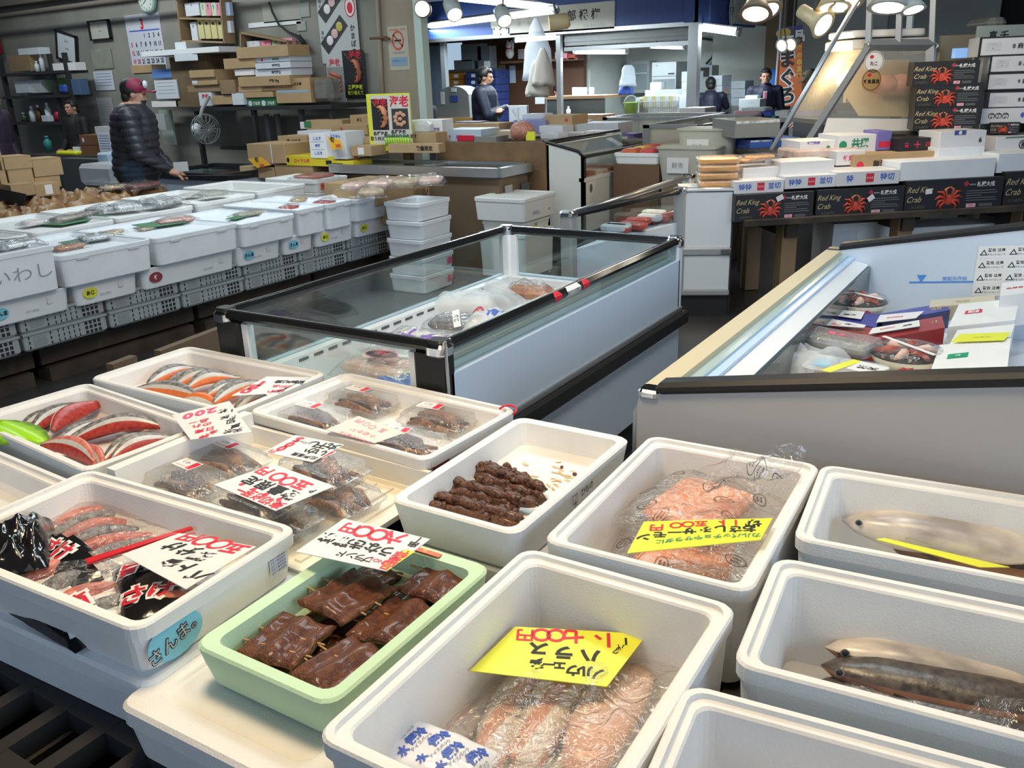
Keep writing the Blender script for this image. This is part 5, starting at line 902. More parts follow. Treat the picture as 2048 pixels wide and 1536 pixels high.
for i, x in enumerate((396, 409, 422, 435)): wallpack('pale yellow pouch, %s from the left in the lower row of the upper rack' % ORD[i], x, x+11, 38, 78, YPAK, '●', INKB)
wallpack('white box at the left end of the lower row in the upper rack', 382, 394, 44, 84, WPAP, '海', INKGR); wallpack('small white and blue packet, at lower right of the upper rack', 447, 461, 42, 66, WPAP, '煮干', INKBL)
t, w_, h = rack('tilted wooden rack of pink and green packets behind the cartons', 508, 600, 72, 164, 0, R(10))
for i, (x0, x1, y0, y1, mt, s) in enumerate(((494, 520, 82, 104, WPAP, '茶'), (522, 542, 80, 106, PINKB, '桜'), (544, 562, 78, 106, MATS['pale_green_pack'], '新'), (564, 586, 76, 108, PINKB, '梅干'), (584, 600, 118, 142, PINKB, '紅'))): wallpack('%s packet, %s from the left in the tilted rack' % (('white', 'pink', 'pale green', 'rose pink', 'red-pink')[i], ORD[i]), x0, x1, y0, y1, mt, s, INKR)
# steel shelf unit
SP = YP(6.85)
a, b, lo, hi = SP.span(24, 152, 138, 320); w_ = b.x-a.x; t = thing('shelf_unit', ((a.x+b.x)/2, 6.95, 0), 'black steel shelf unit crowded with bottles at the far left', 'shelf'); tz = SP.p(80, 143).z; tz2 = SP.p(80, 190).z; tz3 = SP.p(80, 243).z
for x in (-w_/2, w_/2-.32, w_/2): m = MB(); m.box((x, -.1, tz/2+.1), (.05, .05, tz+.2), DARKS); m.out('post', t)
for z in (tz, tz2, tz3): m = MB(); m.box((0, 0, z-.02), (w_, .36, .035), DARKS); m.out('shelf_board', t)
def bottle(label, px, py0, py1, mt, r=.035, pl=None, cap=WHITE, cat='bottle', name='bottle'):
    pl = pl or SP.off(.06); a = pl.p(px, py1); b = pl.p(px, py0); h = b.z-a.z; t = thing(name, a, label, cat); n = 14
    ring = lambda q, z: [(q*math.cos(2*math.pi*k/n), q*math.sin(2*math.pi*k/n), z) for k in range(n)]
    m = MB(); m.loft([ring(r, 0), ring(r, h*.62), ring(r*.45, h*.78), ring(r*.4, h*.85)], mt, smooth=True); m.out('bottle_body', t); m = MB(); m.loft([ring(r*.5, h*.85), ring(r*.5, h)], cap, smooth=True); m.out('cap', t); return t
pb('brown carton with a blue bag, on top of the shelf unit', 'cardboard box', 'cardboard_box', SP, 18, 60, 110, 143, .2, CARDD); pb('crumpled blue and white bag on the brown shelf carton', 'bag', 'plastic_bag', SP, 36, 78, 96, 110, .15, BAGW); pb('long white box lying on top of the shelf unit', 'box', 'white_box', SP, 100, 150, 126, 142, .15, PAPER); bottle('white squeeze bottle on top of the shelf unit', 66, 116, 143, WPAP); bottle('second white spray bottle beside the squeeze bottle', 76, 122, 143, WPAP, .03); bottle('tall white tube with brushes on top of the shelf unit', 87, 104, 143, WPAP, .03)
t = thing('fire_extinguisher', WP.p(12, 108)-V((0, .12, 0)), 'red fire extinguisher on the wall at the far left edge', 'fire extinguisher'); m = MB(); m.cyl((0, 0, .2), .075, .40, REDP, 18); m.ball((0, 0, .40), .075, REDP, 14, 6); m.out('cylinder', t); m = MB(); m.tube([(0, 0, .46), (0, 0, .54), (.08, -.02, .56)], .014, STEEL); m.tube([(.05, 0, .50), (.11, -.02, .42), (.09, -.03, .2)], .012, BLACK); m.out('valve', t)
pb('white plastic bag of rubbish on the middle shelf', 'bag', 'plastic_bag', SP, 30, 58, 162, 186, .2, BAGW); pb('bright green plastic tray standing on the middle shelf', 'tray', 'plastic_tray', SP.off(.15), 84, 133, 157, 184, .03, GRNP, bev=.02); pb('blue cap-like cloth on the middle shelf', 'cloth', 'blue_cloth', SP, 116, 131, 169, 186, .1, BLUP, bev=.03); pb('blue and white box at the right of the middle shelf', 'box', 'blue_box', SP, 140, 160, 158, 190, .12, mat('dull_blue', (.07, .13, .24), .6)); pb('clear bag of wrappers on the middle shelf', 'bag', 'plastic_bag', SP, 60, 82, 160, 186, .15, FILMK)
for i, (x, y0, mt, l) in enumerate(((68, 212, WPAP, 'white pump bottle on the lower shelf'), (81, 210, mat('brown_bottle', (.12, .06, .02), .3), 'brown sauce bottle on the lower shelf'), (100, 205, WPAP, 'tall white bottle on the lower shelf'), (50, 225, mat('dark_jar', (.05, .06, .04), .4), 'dark jar on the lower shelf'))): bottle(l, x, y0, 243, mt, .04)
bottle('red cup on the lower shelf near the woman', 119, 217, 241, REDP, .05, cap=REDP, cat='cup', name='cup'); pb('small white carton on the lower shelf', 'box', 'white_box', SP, 83, 96, 231, 243, .08, WPAP)
# desk in front of the woman
DP = YP(6.0); a, b, lo, hi = DP.span(58, 222, 308, 372); dz = DP.p(140, 311).z
t = thing('desk', ((a.x+b.x)/2, 6.22, 0), 'dark desk in front of the seated woman', 'desk'); w_ = b.x-a.x
m = MB(); m.box((0, 0, dz-.015), (w_, .44, .03), mat('desk_top', (.06, .055, .05), .5)); m.out('desk_top', t); m = MB(); m.box((0, -.20, dz/2-.02), (w_*.96, .02, dz-.04), mat('desk_front', (.05, .06, .06), .6)); m.out('modesty_panel', t)
for x in (-1, 1): m = MB(); m.box((x*w_*.46, 0, dz/2-.02), (.04, .40, dz-.04), MATS['desk_front']); m.out('side_panel', t)
t2 = pb('small brown wooden drawer chest on the desk', 'drawer chest', 'drawer_chest', DP.off(.08), 161, 198, 270, 310, .25, mat('red_wood', (.20, .09, .04), .5), lab(('p', 0, .5, .95, .02, INKB), ('o', -.6, .75, .10, .12, WPAP)), z0=dz); pb('yellow plastic dish at the front of the desk', 'dish', 'plastic_dish', DP.off(.03), 111, 151, 303, 310, .16, YELP, z0=dz, bev=.02); pb('white sheet with blue lines hanging at the desk end', 'paper', 'notice_sheet', DP.off(-.004), 197, 222, 266, 306, .003, WPAP, lines(6, INKBL)); bottle('teal tumbler on the desk', 98, 272, 300, TEALP, .045, DP.off(.2), TEALP, 'cup', 'cup'); pb('white stand card on the desk left of the drawer chest', 'card', 'stand_card', DP.off(.1), 146, 160, 294, 309, .03, WPAP, z0=dz); pb('clear tub of small packs behind the drawer chest', 'tub', 'plastic_tub', DP.off(.3), 190, 215, 253, 270, .12, FILMK)
pb('pale blue folded cloths stacked beside the man in the cap', 'cloth', 'folded_cloth', YP(5.5), 192, 219, 306, 330, .3, mat('pale_blue_cloth', (.42, .55, .66), .7), z0=DP.p(205, 372).z*0+.80, bev=.03); pb('large clear bag of polystyrene behind the brown cartons', 'bag', 'plastic_bag', YP(5.2), 153, 226, 330, 372, .4, FILMK, bev=.06); pb('grey steel cabinet below the desk end', 'cabinet', 'steel_cabinet', YP(5.7), 124, 215, 318, 385, .15, mat('cabinet_grey', (.08, .09, .09), .5), z0=.0)
# white wall shelf, cupboard, fan, display freezer behind the man
pb('white laminated shelf board sticking out from the wall', 'shelf', 'shelf_board', YP(6.75), 282, 438, 98, 109, .4, WHITE); pb('loose white paper under the white shelf board', 'paper', 'loose_paper', YP(6.74), 352, 392, 106, 122, .003, WPAP, rz=R(8)); pb('white paper corner standing on the white shelf board', 'paper', 'loose_paper', YP(6.9), 350, 372, 84, 99, .003, WPAP)
CP = YP(6.9); t = pb('old brown plywood cupboard below the white shelf board', 'cupboard', 'cupboard', CP, 345, 418, 112, 214, .3, mat('cupboard_ply', (.20, .14, .08), .7, col2=(.14, .09, .05), vscale=3), lab(('t', '魚', .5, .88, .07, INKR), ('v', '青果', .1, .45, .06, INKR))); pb('blue document box in the cupboard bay', 'box', 'document_box', CP, 303, 350, 138, 156, .2, mat('sky_box', (.12, .25, .60), .5)); pb('white order sheets clipped beside the man in the cap', 'paper', 'order_sheet', CP.off(-.02), 310, 355, 160, 198, .02, WPAP, lines(4, INKGR)); pb('white carton at the foot of the order sheets', 'box', 'white_box', CP, 303, 356, 202, 214, .2, PAPER); pb('brown carton in the cupboard bay', 'cardboard box', 'cardboard_box', CP, 262, 304, 130, 146, .2, CARD); pb('hanging grey paper bag below the cupboard', 'bag', 'paper_bag', YP(6.9), 300, 330, 228, 260, .03, mat('grey_paper', (.40, .42, .42), .7)); pb('pale plank leaning on the wall below the cupboard', 'board', 'leaning_board', YP(7.1), 322, 345, 220, 290, .03, mat('pale_green_board', (.36, .42, .38), .7), rz=0)
fp = YP(6.35).p(405, 258); t = thing('wall_fan', fp, 'grey wall fan hanging below the bench', 'fan'); GC = mat('fan_grey', (.30, .31, .31), .5)
m = MB(); m.ball((-.10, .0, 0), (.07, .06, .06), WHITE, 12, 8); m.out('motor', t); m = MB(); [m.tube([(.04+.012*abs(q), .16*q2*math.cos(k)*0+.15*math.cos(k*math.pi/9)*1, .15*math.sin(k*math.pi/9)) for k in range(19)], .004, GC, 5) for q, q2 in ((0, 1), (4, 1))]; [m.tube([(.0, 0, 0), (.04, .15*math.cos(a), .15*math.sin(a)), (.09, .15*math.cos(a), .15*math.sin(a)), (.12, 0, 0)], .003, GC, 4) for a in [k*math.pi/8 for k in range(16)]]; m.out('guard', t)
for k in range(3): m = MB(); a = k*2.1; m.add([(.05, .02*math.cos(a), .02*math.sin(a)), (.04, .13*math.cos(a-.4), .13*math.sin(a-.4)), (.06, .13*math.cos(a+.4), .13*math.sin(a+.4))], [(0, 1, 2), (2, 1, 0)], GC); m.out('blade', t)
m = MB(); m.tube([(-.1, .02, .05), (-.12, .1, .2), (-.12, .2, .32)], .02, GC); m.out('bracket', t); t.rotation_euler.z = R(-10)
FZ = YP(5.35); a, b, lo, hi = FZ.span(300, 452, 345, 400); t = thing('display_freezer', ((a.x+b.x)/2, 5.75, 0), 'low display freezer with a dark glass top behind the man in the cap', 'freezer'); w_ = b.x-a.x; fz = FZ.p(390, 346).z
m = MB(); m.box((0, 0, fz/2-.03), (w_, .8, fz-.06), PANEL); m.out('body', t); m = MB(); [m.box((0, y, fz-.03), (w_, .05, .06), BLACK) for y in (-.4, .4)]; [m.box((x*w_/2, 0, fz-.03), (.05, .8, .06), BLACK) for x in (-1, 1)]; m.out('top_frame', t); m = MB(); m.box((0, 0, fz-.02), (w_-.05, .75, .006), GLASS); m.out('glass_lid', t); [loose('food_pack', t.location, (-.6+.2*k, .1*(k % 2), fz-.045), (.17, .22, .02), (SHR, WPAP, FSKIN, REDF)[k % 4], 'flat food pack under the glass of the low display freezer, %s from the left' % ORD[k], 'packs in the low display freezer', .02, .005) for k in range(6)]; m = MB(); m.box((w_*.32, -.402, fz-.25), (.06, .01, .08), DGREY); m.out('control_plate', t)
# bench with cartons
BP = YP(6.55); bz = BP.p(520, 212).z; a, b = BP.p(380, 212), BP.p(662, 212)
t = thing('work_bench', ((a.x+b.x)/2, 6.85, 0), 'black steel bench along the wall piled with cartons', 'bench'); w_ = b.x-a.x; m = MB(); m.box((0, 0, bz-.02), (w_, .6, .04), DARKS); m.out('bench_top', t)
for x in (-.48, -.05, .28, .48): m = MB(); m.box((x*w_, -.25, bz/2-.02), (.045, .045, bz-.04), DARKS); m.out('leg', t)
m = MB(); m.box((0, .05, bz-.45), (w_, .04, .04), DARKS); m.tube([(-.2*w_, .2, bz-.1), (-.2*w_, .2, .4)], .03, GREY); m.tube([(-.12*w_, .2, bz-.1), (-.12*w_, .2, .4)], .03, GREY); m.out('brace', t)
SPN = mat('dull_green', (.05, .20, .09), .5)
for i, (x0, x1, y0, y1, d, mt, dec, l) in enumerate((
 (472, 576, 92, 115, .3, CARD, None, 'plain brown carton on the very top of the bench pile'), (447, 510, 116, 137, .3, CARD, None, 'plain brown carton sticking out left, second from the top'), (510, 580, 114, 124, .3, WPAP, lab(('o', -.6, .5, .3, .3, INKR), ('t', '特選海苔', .2, .5, .5, INKB)), 'white carton with a round mark, top of the three white ones'), (510, 581, 125, 137, .3, WPAP, lab(('t', '特選海苔', .2, .5, .5, INKB)), 'white carton, middle of the three white ones'), (510, 582, 138, 152, .3, WPAP, lab(('t', '特選海苔', .2, .5, .5, INKB)), 'white carton, bottom of the three white ones'), (469, 508, 138, 151, .25, PAPER, None, 'small white carton left of the three white ones'), (476, 580, 152, 172, .3, CARD, lab(('t', '干物 10kg', .4, .5, .35, INKB)), 'brown carton with black print under the white ones'), (476, 522, 173, 184, .3, CARD, None, 'brown carton with a torn edge, low left of the pile'), (524, 620, 157, 181, .35, CARD, lab(('p', -.7, .5, .2, .5, CARDD), ('t', '▼割れもの注意', .3, .5, .3, INKB)), 'brown carton with a stamp, pushed out to the right'), (552, 622, 180, 206, .3, CARD, lab(('p', 0, .9, .9, .18, mat('light_blue_lid', (.30, .45, .60), .5))), 'brown carton with a pale blue lid at the right of the pile'), (488, 546, 184, 195, .3, CARD, None, 'thin brown carton above the green one'), (488, 552, 196, 217, .3, SPN, lab(('o', -.6, .5, .28, .28, WPAP), ('t', 'うなぎ', -.2, .5, .35, INKW), ('o', .25, .5, .28, .28, WPAP), ('t', 'うなぎ', .7, .5, .35, INKW)), 'green carton with white round marks at the front of the bench'), (464, 487, 186, 210, .2, WPAP, None, 'white rounded tray left of the green carton'), (424, 464, 191, 209, .3, CARD, None, 'brown tray with a white front on the bench'), (398, 424, 185, 212, .3, WPAP, lab(('t', '海老', 0, .7, .4, INKR)), 'white carton with red writing at the left of the bench'), (378, 428, 140, 155, .3, CARD, None, 'slim brown carton on top at the left of the bench'), (383, 434, 154, 170, .3, CARD, lab(('p', -.75, .4, .2, .4, WPAP)), 'brown carton with a white end at the left of the bench'), (375, 440, 171, 184, .35, CARDD, None, 'flattened dark carton at the left of the bench'), (440, 470, 160, 188, .3, CARDD, None, 'dark brown carton in the middle of the bench'))):
    pb(l, 'cardboard box' if mt in (CARD, CARDD) else 'carton', 'carton', BP.off(.02*(i % 3)), x0, x1, y0, y1, d, mt, dec, 'cartons piled on the bench')
pb('stained grey cloth sack at the right end of the bench', 'sack', 'cloth_sack', BP, 622, 660, 158, 203, .2, mat('grey_sack', (.19, .18, .16), .9, var=.3, vscale=8), bev=.05)
# wall fixtures right of the rack
pb('grey electric breaker box on the wall', 'electric box', 'breaker_box', WP, 600, 618, 4, 34, .1, mat('box_grey', (.36, .37, .34), .5)); pb('small grey socket box under the breaker box', 'electric box', 'socket_box', WP, 593, 611, 42, 62, .08, mat('box_grey', (.36, .37, .34), .5)); pb('pale wooden board with pegs on the wall', 'board', 'peg_board', WP, 524, 600, -8, 44, .02, mat('pale_board', (.38, .38, .33), .7)); pb('white bracket rail on the wall', 'rail', 'wall_rail', WP, 496, 602, 42, 52, .04, WHITE)
m = MB(); m.tube([WP.p(x, y)-V((0, .05, 0)) for x, y in ((545, 5), (552, 25), (565, 50), (585, 65), (602, 72), (612, 90), (618, 120))], .012, BLKM); m.tube([WP.p(x, y)-V((0, .05, 0)) for x, y in ((605, 72), (622, 95), (610, 88))], .02, BLKM); m.outw('power_cable', label='black power cable looping down the wall', cat='cable')
# posters by the pillar
QP = YP(WY-.03)
def poster1(m, w_, h):
    for v in (.88, .42):
        q = V((-.12*w_, -.001, v*h)); ax = V((.75, 0, .66)); ay = V((-.66, 0, .75)); m.patch(q, ax, ay, w_*.75, w_*.28, mat('slate', (.05, .055, .06), .5))
        for k, mt in ((-.10, PAPER), (.02, mat('fish_cake_pink', (.75, .50, .52), .5)), (.14, mat('egg_yellow', (.60, .50, .12), .5))): m.ball(q+ax*k*w_*1.5+V((0, -.004, 0)), (w_*.09, .004, w_*.09), mt, 12, 6)
        m.vtext('海の幸', w_*.08, (-.42*w_, -.0015, v*h+.04*h), UX, UZ, INKB)
    m.oval((.34*w_, -.001, .80*h), UX, UZ, w_*.13, w_*.18, INKR); m.oval((.34*w_, -.0014, .80*h), UX, UZ, w_*.11, w_*.155, PAPER); m.oval((.34*w_, -.0017, .79*h), UX, UZ, w_*.07, w_*.10, INKR)
    m.vtext('かまぼこ', w_*.13, (.36*w_, -.0015, .50*h), UX, UZ, INKB, .02)
pb('tall white poster with fish cakes on slate boards and a red swirl mark', 'poster', 'product_poster', QP, 638, 716, -12, 126, .006, mat('poster_white', (.56, .57, .56), .6), poster1)
def shrimp_pic(m, q, s, col):
    pts = [q+V((s*.30*math.cos(a), 0, s*.42*math.sin(a))) for a in [R(110-28*k) for k in range(8)]]; m.tube([p+V((0, -.003, 0)) for p in pts], [s*.03, s*.08, s*.12, s*.14, s*.13, s*.11, s*.08, s*.04], col, 8)
    for k in range(5): m.tube([pts[2+k % 4]+V((0, -.003, 0)), pts[2+k % 4]+V((-s*.25, -.003, -s*.10+.04*k*s))], s*.012, col, 4)
    for k in (-1, 1): m.tube([pts[0]+V((0, -.003, 0)), pts[0]+V((-s*.25*k-.1*s, -.003, s*.35))], s*.01, col, 4)
SHP = mat('shrimp_print', (.55, .16, .10), .5)
def poster2(m, w_, h): shrimp_pic(m, V((0, -.002, .55*h)), h*.55, SHP); m.text('海老', w_*.30, (.1*w_, -.0015, .90*h), UX, UZ, INKR, .02); m.text('各種海老', w_*.17, (0, -.0015, .22*h), UX, UZ, YELL, .02); m.text('取り揃えて', w_*.15, (0, -.0015, .10*h), UX, UZ, YELL, .02)
pb('black poster of a red prawn with yellow writing by the pillar', 'poster', 'prawn_poster', QP.off(-.01), 687, 730, 100, 195, .006, mat('poster_black', (.02, .02, .025), .5), poster2)
def poster3(m, w_, h):
    m.text('海老', w_*.32, (.0, -.0015, .92*h), UX, UZ, INKR, .02); m.patch((0, -.001, .52*h), UX, UZ, w_*.9, h*.6, mat('ice_grey', (.28, .30, .30), .5))
    for k in range(4): m.tube([(-.3*w_, -.004, (.70-.1*k)*h), (.3*w_, -.004, (.58-.1*k)*h)], w_*.07, SHP, 7)
    m.text('各種', w_*.2, (0, -.0015, .10*h), UX, UZ, INKB)
pb('white poster of raw prawns on ice, below the fish cake poster', 'poster', 'prawn_poster', QP.off(-.005), 655, 690, 118, 205, .006, MATS['poster_white'], poster3)
NP_ = YP(WY-.255)
def nosmoke(m, w_, h):
    q = V((0, -.001, .68*h)); m.oval(q, UX, UZ, w_*.30, w_*.36, mat('sign_red', (.62, .10, .06), .5), inner=.78); m.patch(q, V((.7, 0, -.7)), V((.7, 0, .7)), w_*.62, w_*.07, MATS['sign_red']); m.patch(q-V((0, .0003, 0)), UX, UZ, w_*.34, w_*.06, INKB); m.text('市場内禁煙にご協力を', w_*.085, (0, -.001, .92*h), UX, UZ, MATS['sign_red']); m.patch((0, -.001, .20*h), UX, UZ, w_*.82, h*.20, mat('sign_blue', (.26, .38, .50), .5)); m.text('喫煙所はこちら', w_*.09, (0, -.0015, .22*h), UX, UZ, INKBL); m.text('市場管理事務所', w_*.09, (0, -.001, .40*h), UX, UZ, INKGR)
pb('beige no smoking sign on the concrete pillar', 'sign', 'no_smoking_sign', NP_, 777, 817, 52, 141, .008, mat('sign_beige', (.52, .47, .38), .5), nosmoke)
m = MB(); p = NP_.p(760, 76); m.tube([p+V((-.1, -.03, 0)), p+V((.12, -.05, 0)), p+V((.14, -.02, -.02))], .012, mat('rust', (.18, .09, .04), .8)); m.tube([NP_.p(757, -10)+V((0, -.02, 0)), NP_.p(770, 236)+V((0, -.02, 0))], .02, CONC); m.outw('pipe_hook', label='rusty hook and pipe on the concrete pillar', cat='pipe')
p = YP(6.9).p(838, 45); q = YP(6.9).p(852, 240); m = MB(); m.box(((p.x+q.x)/2, 6.92, 1.1), (.085, .10, 2.2), mat('post_mint', (.56, .66, .60), .4)); m.outw('painted_post', label='pale mint painted post right of the concrete pillar', cat='post')
# ================================================================ cartons and sign on the low freezers, middle left
MPL = YP(5.7)
m = MB(); m.box((-5.88, 6.1, .74), (.90, .65, .03), WOOD); [m.box((x, y, .36), (.05, .05, .73), WOOD) for x in (-6.25, -5.5) for y in (5.85, 6.35)]; m.outw('work_table', label='wooden table under the cartons left of the sliding-top freezer', cat='table')
m = MB(); p = MPL.off(.3).p(490, 318); m.loft([rrect(.5, .38, .03, 0), rrect(.5, .38, .03, .03)], STEEL); m.out('counter_scale', None, (p.x+.25, 6.1, .7555), label='grey steel scale top left of the brown cartons', cat='scale')
def yelc(m, w_, h): m.text('ロイヤル味', h*.45, (-.15*w_, -.0012, .5*h), UX, UZ, INKR, .03); m.patch((.42*w_, -.001, .4*h), UX, UZ, w_*.12, h*.4, INKB); m.oval((-.45*w_, -.001, .55*h), UX, UZ, h*.2, h*.25, INKB)
SUR = lab(('t', 'しらす', 0, .80, .16, INKBL), ('p', 0, .66, .8, .012, INKBL), ('t', '特選', 0, .50, .14, INKBL), ('p', 0, .35, .8, .012, INKBL), ('t', 'しらす', 0, .20, .16, INKBL))
for i, (x0, x1, y0, y1, d, mt, dec, l, pl) in enumerate((
 (495, 570, 288, 326, .4, CARD, lab(('p', .3, .5, .02, .98, PAPER)), 'big plain brown carton with white tape behind the open foam box', MPL), (556, 614, 272, 292, .3, CARD, lab(('t', '▼いか丸干', .1, .5, .4, INKB)), 'brown carton with black print behind the big plain one', MPL.off(.35)), (619, 652, 267, 316, .25, PAPER, SUR, 'white carton with blue print, left of the pair', MPL), (653, 692, 264, 318, .25, WPAP, lab(('t', 'ちりめん', 0, .85, .13, INKBL)), 'white carton with an orange tag on it, right of the pair', MPL.off(.03)), (600, 612, 244, 258, .2, PAPER, None, 'small white carton far behind the pair', MPL.off(.8)), (612, 685, 240, 262, .4, CARD, lab(('p', -.9, .6, .2, .6, SPN)), 'brown carton with a green corner behind the pair', MPL.off(.75)), (595, 662, 262, 280, .3, WPAP, None, 'white carton half hidden behind the pair', MPL.off(.55)), (662, 735, 250, 275, .35, CARD, lab(('p', 0, .2, 1, .1, SPN), ('o', -.4, .7, .12, .12, INKR)), 'brown carton with a green stripe, upper right', MPL.off(.45)), (700, 738, 230, 249, .3, CARD, lab(('t', 'あじ', 0, .5, .4, INKB)), 'brown carton on top behind the yellow sign', MPL.off(.6)), (693, 745, 276, 296, .3, CARD, lab(('p', 0, .3, 1, .3, SPN)), 'brown carton with a dark green band, middle right', MPL.off(.25)), (702, 742, 292, 312, .25, CARD, lab(('p', 0, .5, .3, .7, PAPER)), 'brown carton with a white label, lower right', MPL.off(.05)), (480, 548, 334, 356, .3, CARD, None, 'open brown carton at the left, front', MPL.off(.02)), (550, 625, 330, 354, .3, CARD, None, 'open brown carton at the right, front', MPL.off(.02)))):
    pb(l, 'cardboard box' if mt is CARD else 'carton', 'carton', pl, x0, x1, y0, y1, d, mt, dec, 'cartons behind the left display')
pb('long yellow carton with red and black print', 'carton', 'yellow_carton', MPL.off(.01), 572, 665, 312, 332, .28, mat('carton_yellow', (.70, .55, .03), .45), yelc); pb('yellow carton end with a black printed strip', 'carton', 'yellow_carton', MPL.off(.012), 666, 706, 322, 338, .25, MATS['carton_yellow'], lab(('p', -.5, .5, .5, .4, INKB)))
for l, px, pl in (('orange tag with black brush writing on the white cartons', [(655, 272), (680, 280), (686, 296), (664, 300)], MPL.off(-.02)), ('orange price tag leaning on the open brown cartons', [(496, 318), (522, 314), (542, 330), (515, 336)], MPL.off(-.01))):
    m = MB(); q = [pl.p(*x) for x in px]; q[2] = q[2]-pl.n*.002; m.slab(q, .003, ORNG); c = (q[0]+q[2])/2; m.text('旬', .05, c+pl.n*.005+V((-.03, 0, .02)), pl.ux, UZ, INKB, .03); m.text('300', .04, c+pl.n*.005+V((.03, 0, -.03)), pl.ux, UZ, INKR, .03); m.outw('price_tag', label=l, cat='price tag')
t = thing('food_tub', MPL.off(.02).p(682, 322), 'clear stacked tubs of brown paste on the yellow carton', 'food tub'); [MB().cyl((0, .12, .02+.045*k), .07, .04, BREAD, 16).out('tub', t) for k in range(2)]
# sliding-top freezer with the yellow sign
fx0, fx1, fy0, fy1, fzt = -5.40, -3.68, 5.70, 6.15, .845
t = thing('sliding_top_freezer', ((fx0+fx1)/2, (fy0+fy1)/2, 0), 'low grey freezer with sliding glass top in front of the plywood board', 'freezer'); w_, d_ = fx1-fx0, fy1-fy0
m = MB(); m.box((0, 0, fzt/2-.04), (w_-.02, d_-.02, fzt-.08), mat('dull_beige', (.15, .10, .06), .7)); m.out('body', t); m = MB(); [m.box((0, y*d_/2, fzt-.03), (w_, .06, .07), STEEL) for y in (-1, 1)]; [m.box((x*w_/2, 0, fzt-.03), (.06, d_, .07), STEEL) for x in (-1, 1)]; m.box((.1, 0, fzt-.002), (.05, d_, .012), ALU, R(12)); m.out('top_frame', t); m = MB(); m.box((0, 0, fzt-.012), (w_-.05, d_-.05, .006), GLASS); m.out('sliding_glass', t); m = MB(); m.box((0, 0, fzt-.085), (w_-.1, d_-.1, .02), DGREY); m.out('freezer_floor', t); m = MB(); m.rbox((.3, .05, fzt-.06), (.25, .2, .02), mat('dull_blue', (.07, .13, .24), .6), .02, .005); m.out('blue_pack', t); m = MB(); m.box((w_/2+.004, -.1, fzt-.18), (.01, .10, .09), GREY); m.box((w_/2+.006, .15, fzt-.18), (.01, .12, .07), DGREY); m.out('control_plate', t)
SG = Pl((-4.9, 5.95, 0), (1, .12, 0))
def sign(m, w_, h):
    m.patch((.05*w_, -.001, .55*h), UX, UZ, w_*.90, h*.84, mat('sign_white', (.66, .63, .56), .5)); m.patch((-.20*w_, -.0014, .64*h), UX, UZ, w_*.38, h*.54, MATS['poster_black']); m.patch((.26*w_, -.0014, .56*h), UX, UZ, w_*.38, h*.36, mat('plate_dark', (.05, .045, .05), .5)); shrimp_pic(m, V((-.20*w_, -.004, .60*h)), h*.42, mat('prawn_orange', (.70, .26, .12), .5)); m.text('海老', w_*.22, (.26*w_, -.002, .86*h), UX, UZ, INKR, .03); m.text('海老', w_*.16, (-.18*w_, -.0025, .85*h), UX, UZ, INKR, .02)
    for k in range(9): m.ball((.26*w_+w_*.11*math.cos(k*.7)*(1 if k else 0), -.006, .56*h+h*.10*math.sin(k*.7)*(1 if k else 0)), (w_*.055, .006, w_*.04), mat('cooked_prawn', (.62, .33, .20), .5), 8, 5)
    for s, x, y in (('各種海老', -.22, .31), ('取り揃えており', -.17, .22), ('各種海老', .20, .335), ('取り揃えております', .24, .26)): m.text(s, w_*.085, (x*w_, -.002, y*h), UX, UZ, INKB, .03)
pb('yellow-edged sign board with prawn photographs and black writing', 'sign', 'sign_board', SG, 736, 822, 187, 302, .02, mat('sign_yellow', (.72, .74, .05), .5), sign)
for k in range(10):
    p = SG.off(-.05).p(774+4.9*k, 292); t = thing('bottle', p, 'small green and yellow bottle, %s from the left below the prawn sign' % ORD[k], 'bottle', 0, 'green bottles below the prawn sign'); m = MB(); m.cyl((0, 0, .035), .0125, .07, mat('lime_bottle', (.35, .55, .05), .3), 10); m.cyl((0, 0, .078), .008, .018, SPN, 8); m.out('bottle_body', t)
pb('brown carton lid with bold black print below the prawn sign', 'cardboard box', 'cardboard_box', SG.off(-.16), 776, 877, 288, 306, .12, CARD, lab(('t', '数量限定', .45, .5, .55, INKB))); pb('brown carton and clear bag right of the prawn sign', 'cardboard box', 'cardboard_box', SG.off(.05), 824, 872, 266, 288, .2, CARD); pb('clear plastic bag on the brown carton right of the prawn sign', 'bag', 'plastic_bag', SG.off(.08), 822, 855, 244, 268, .15, FILMK, bev=.04); pb('white carton with purple print behind the prawn sign', 'carton', 'carton', SG.off(.25), 820, 885, 240, 282, .2, PAPER, lab(('t', '冷凍海老', .45, .55, .18, mat('purple_ink', (.2, .1, .45), .5))))
# ================================================================ middle: plywood, white case, counters
PB = YP(6.2)
pb('stained brown plywood board standing behind the stacked foam boxes', 'board', 'plywood_board', PB, 880, 1093, 284, 545, .03, PLY, None, z0=0.0)
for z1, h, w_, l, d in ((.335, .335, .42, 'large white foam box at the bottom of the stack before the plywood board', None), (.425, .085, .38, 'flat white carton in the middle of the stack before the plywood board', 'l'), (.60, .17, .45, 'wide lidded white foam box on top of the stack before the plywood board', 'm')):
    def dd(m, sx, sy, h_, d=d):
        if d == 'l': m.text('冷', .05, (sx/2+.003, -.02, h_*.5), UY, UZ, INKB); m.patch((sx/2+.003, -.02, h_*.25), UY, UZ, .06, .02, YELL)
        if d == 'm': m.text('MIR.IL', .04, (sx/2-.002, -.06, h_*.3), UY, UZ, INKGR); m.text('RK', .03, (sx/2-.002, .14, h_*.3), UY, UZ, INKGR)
    foam_lid_box(l, (-3.55+w_*0, 5.72), w_, w_*1.1, h, z1+.06, 0, mat('foam_shadowed', (.70, .70, .68), .65, bump=.2, bscale=260), dd, group='stack before the plywood board', lidh=.03)
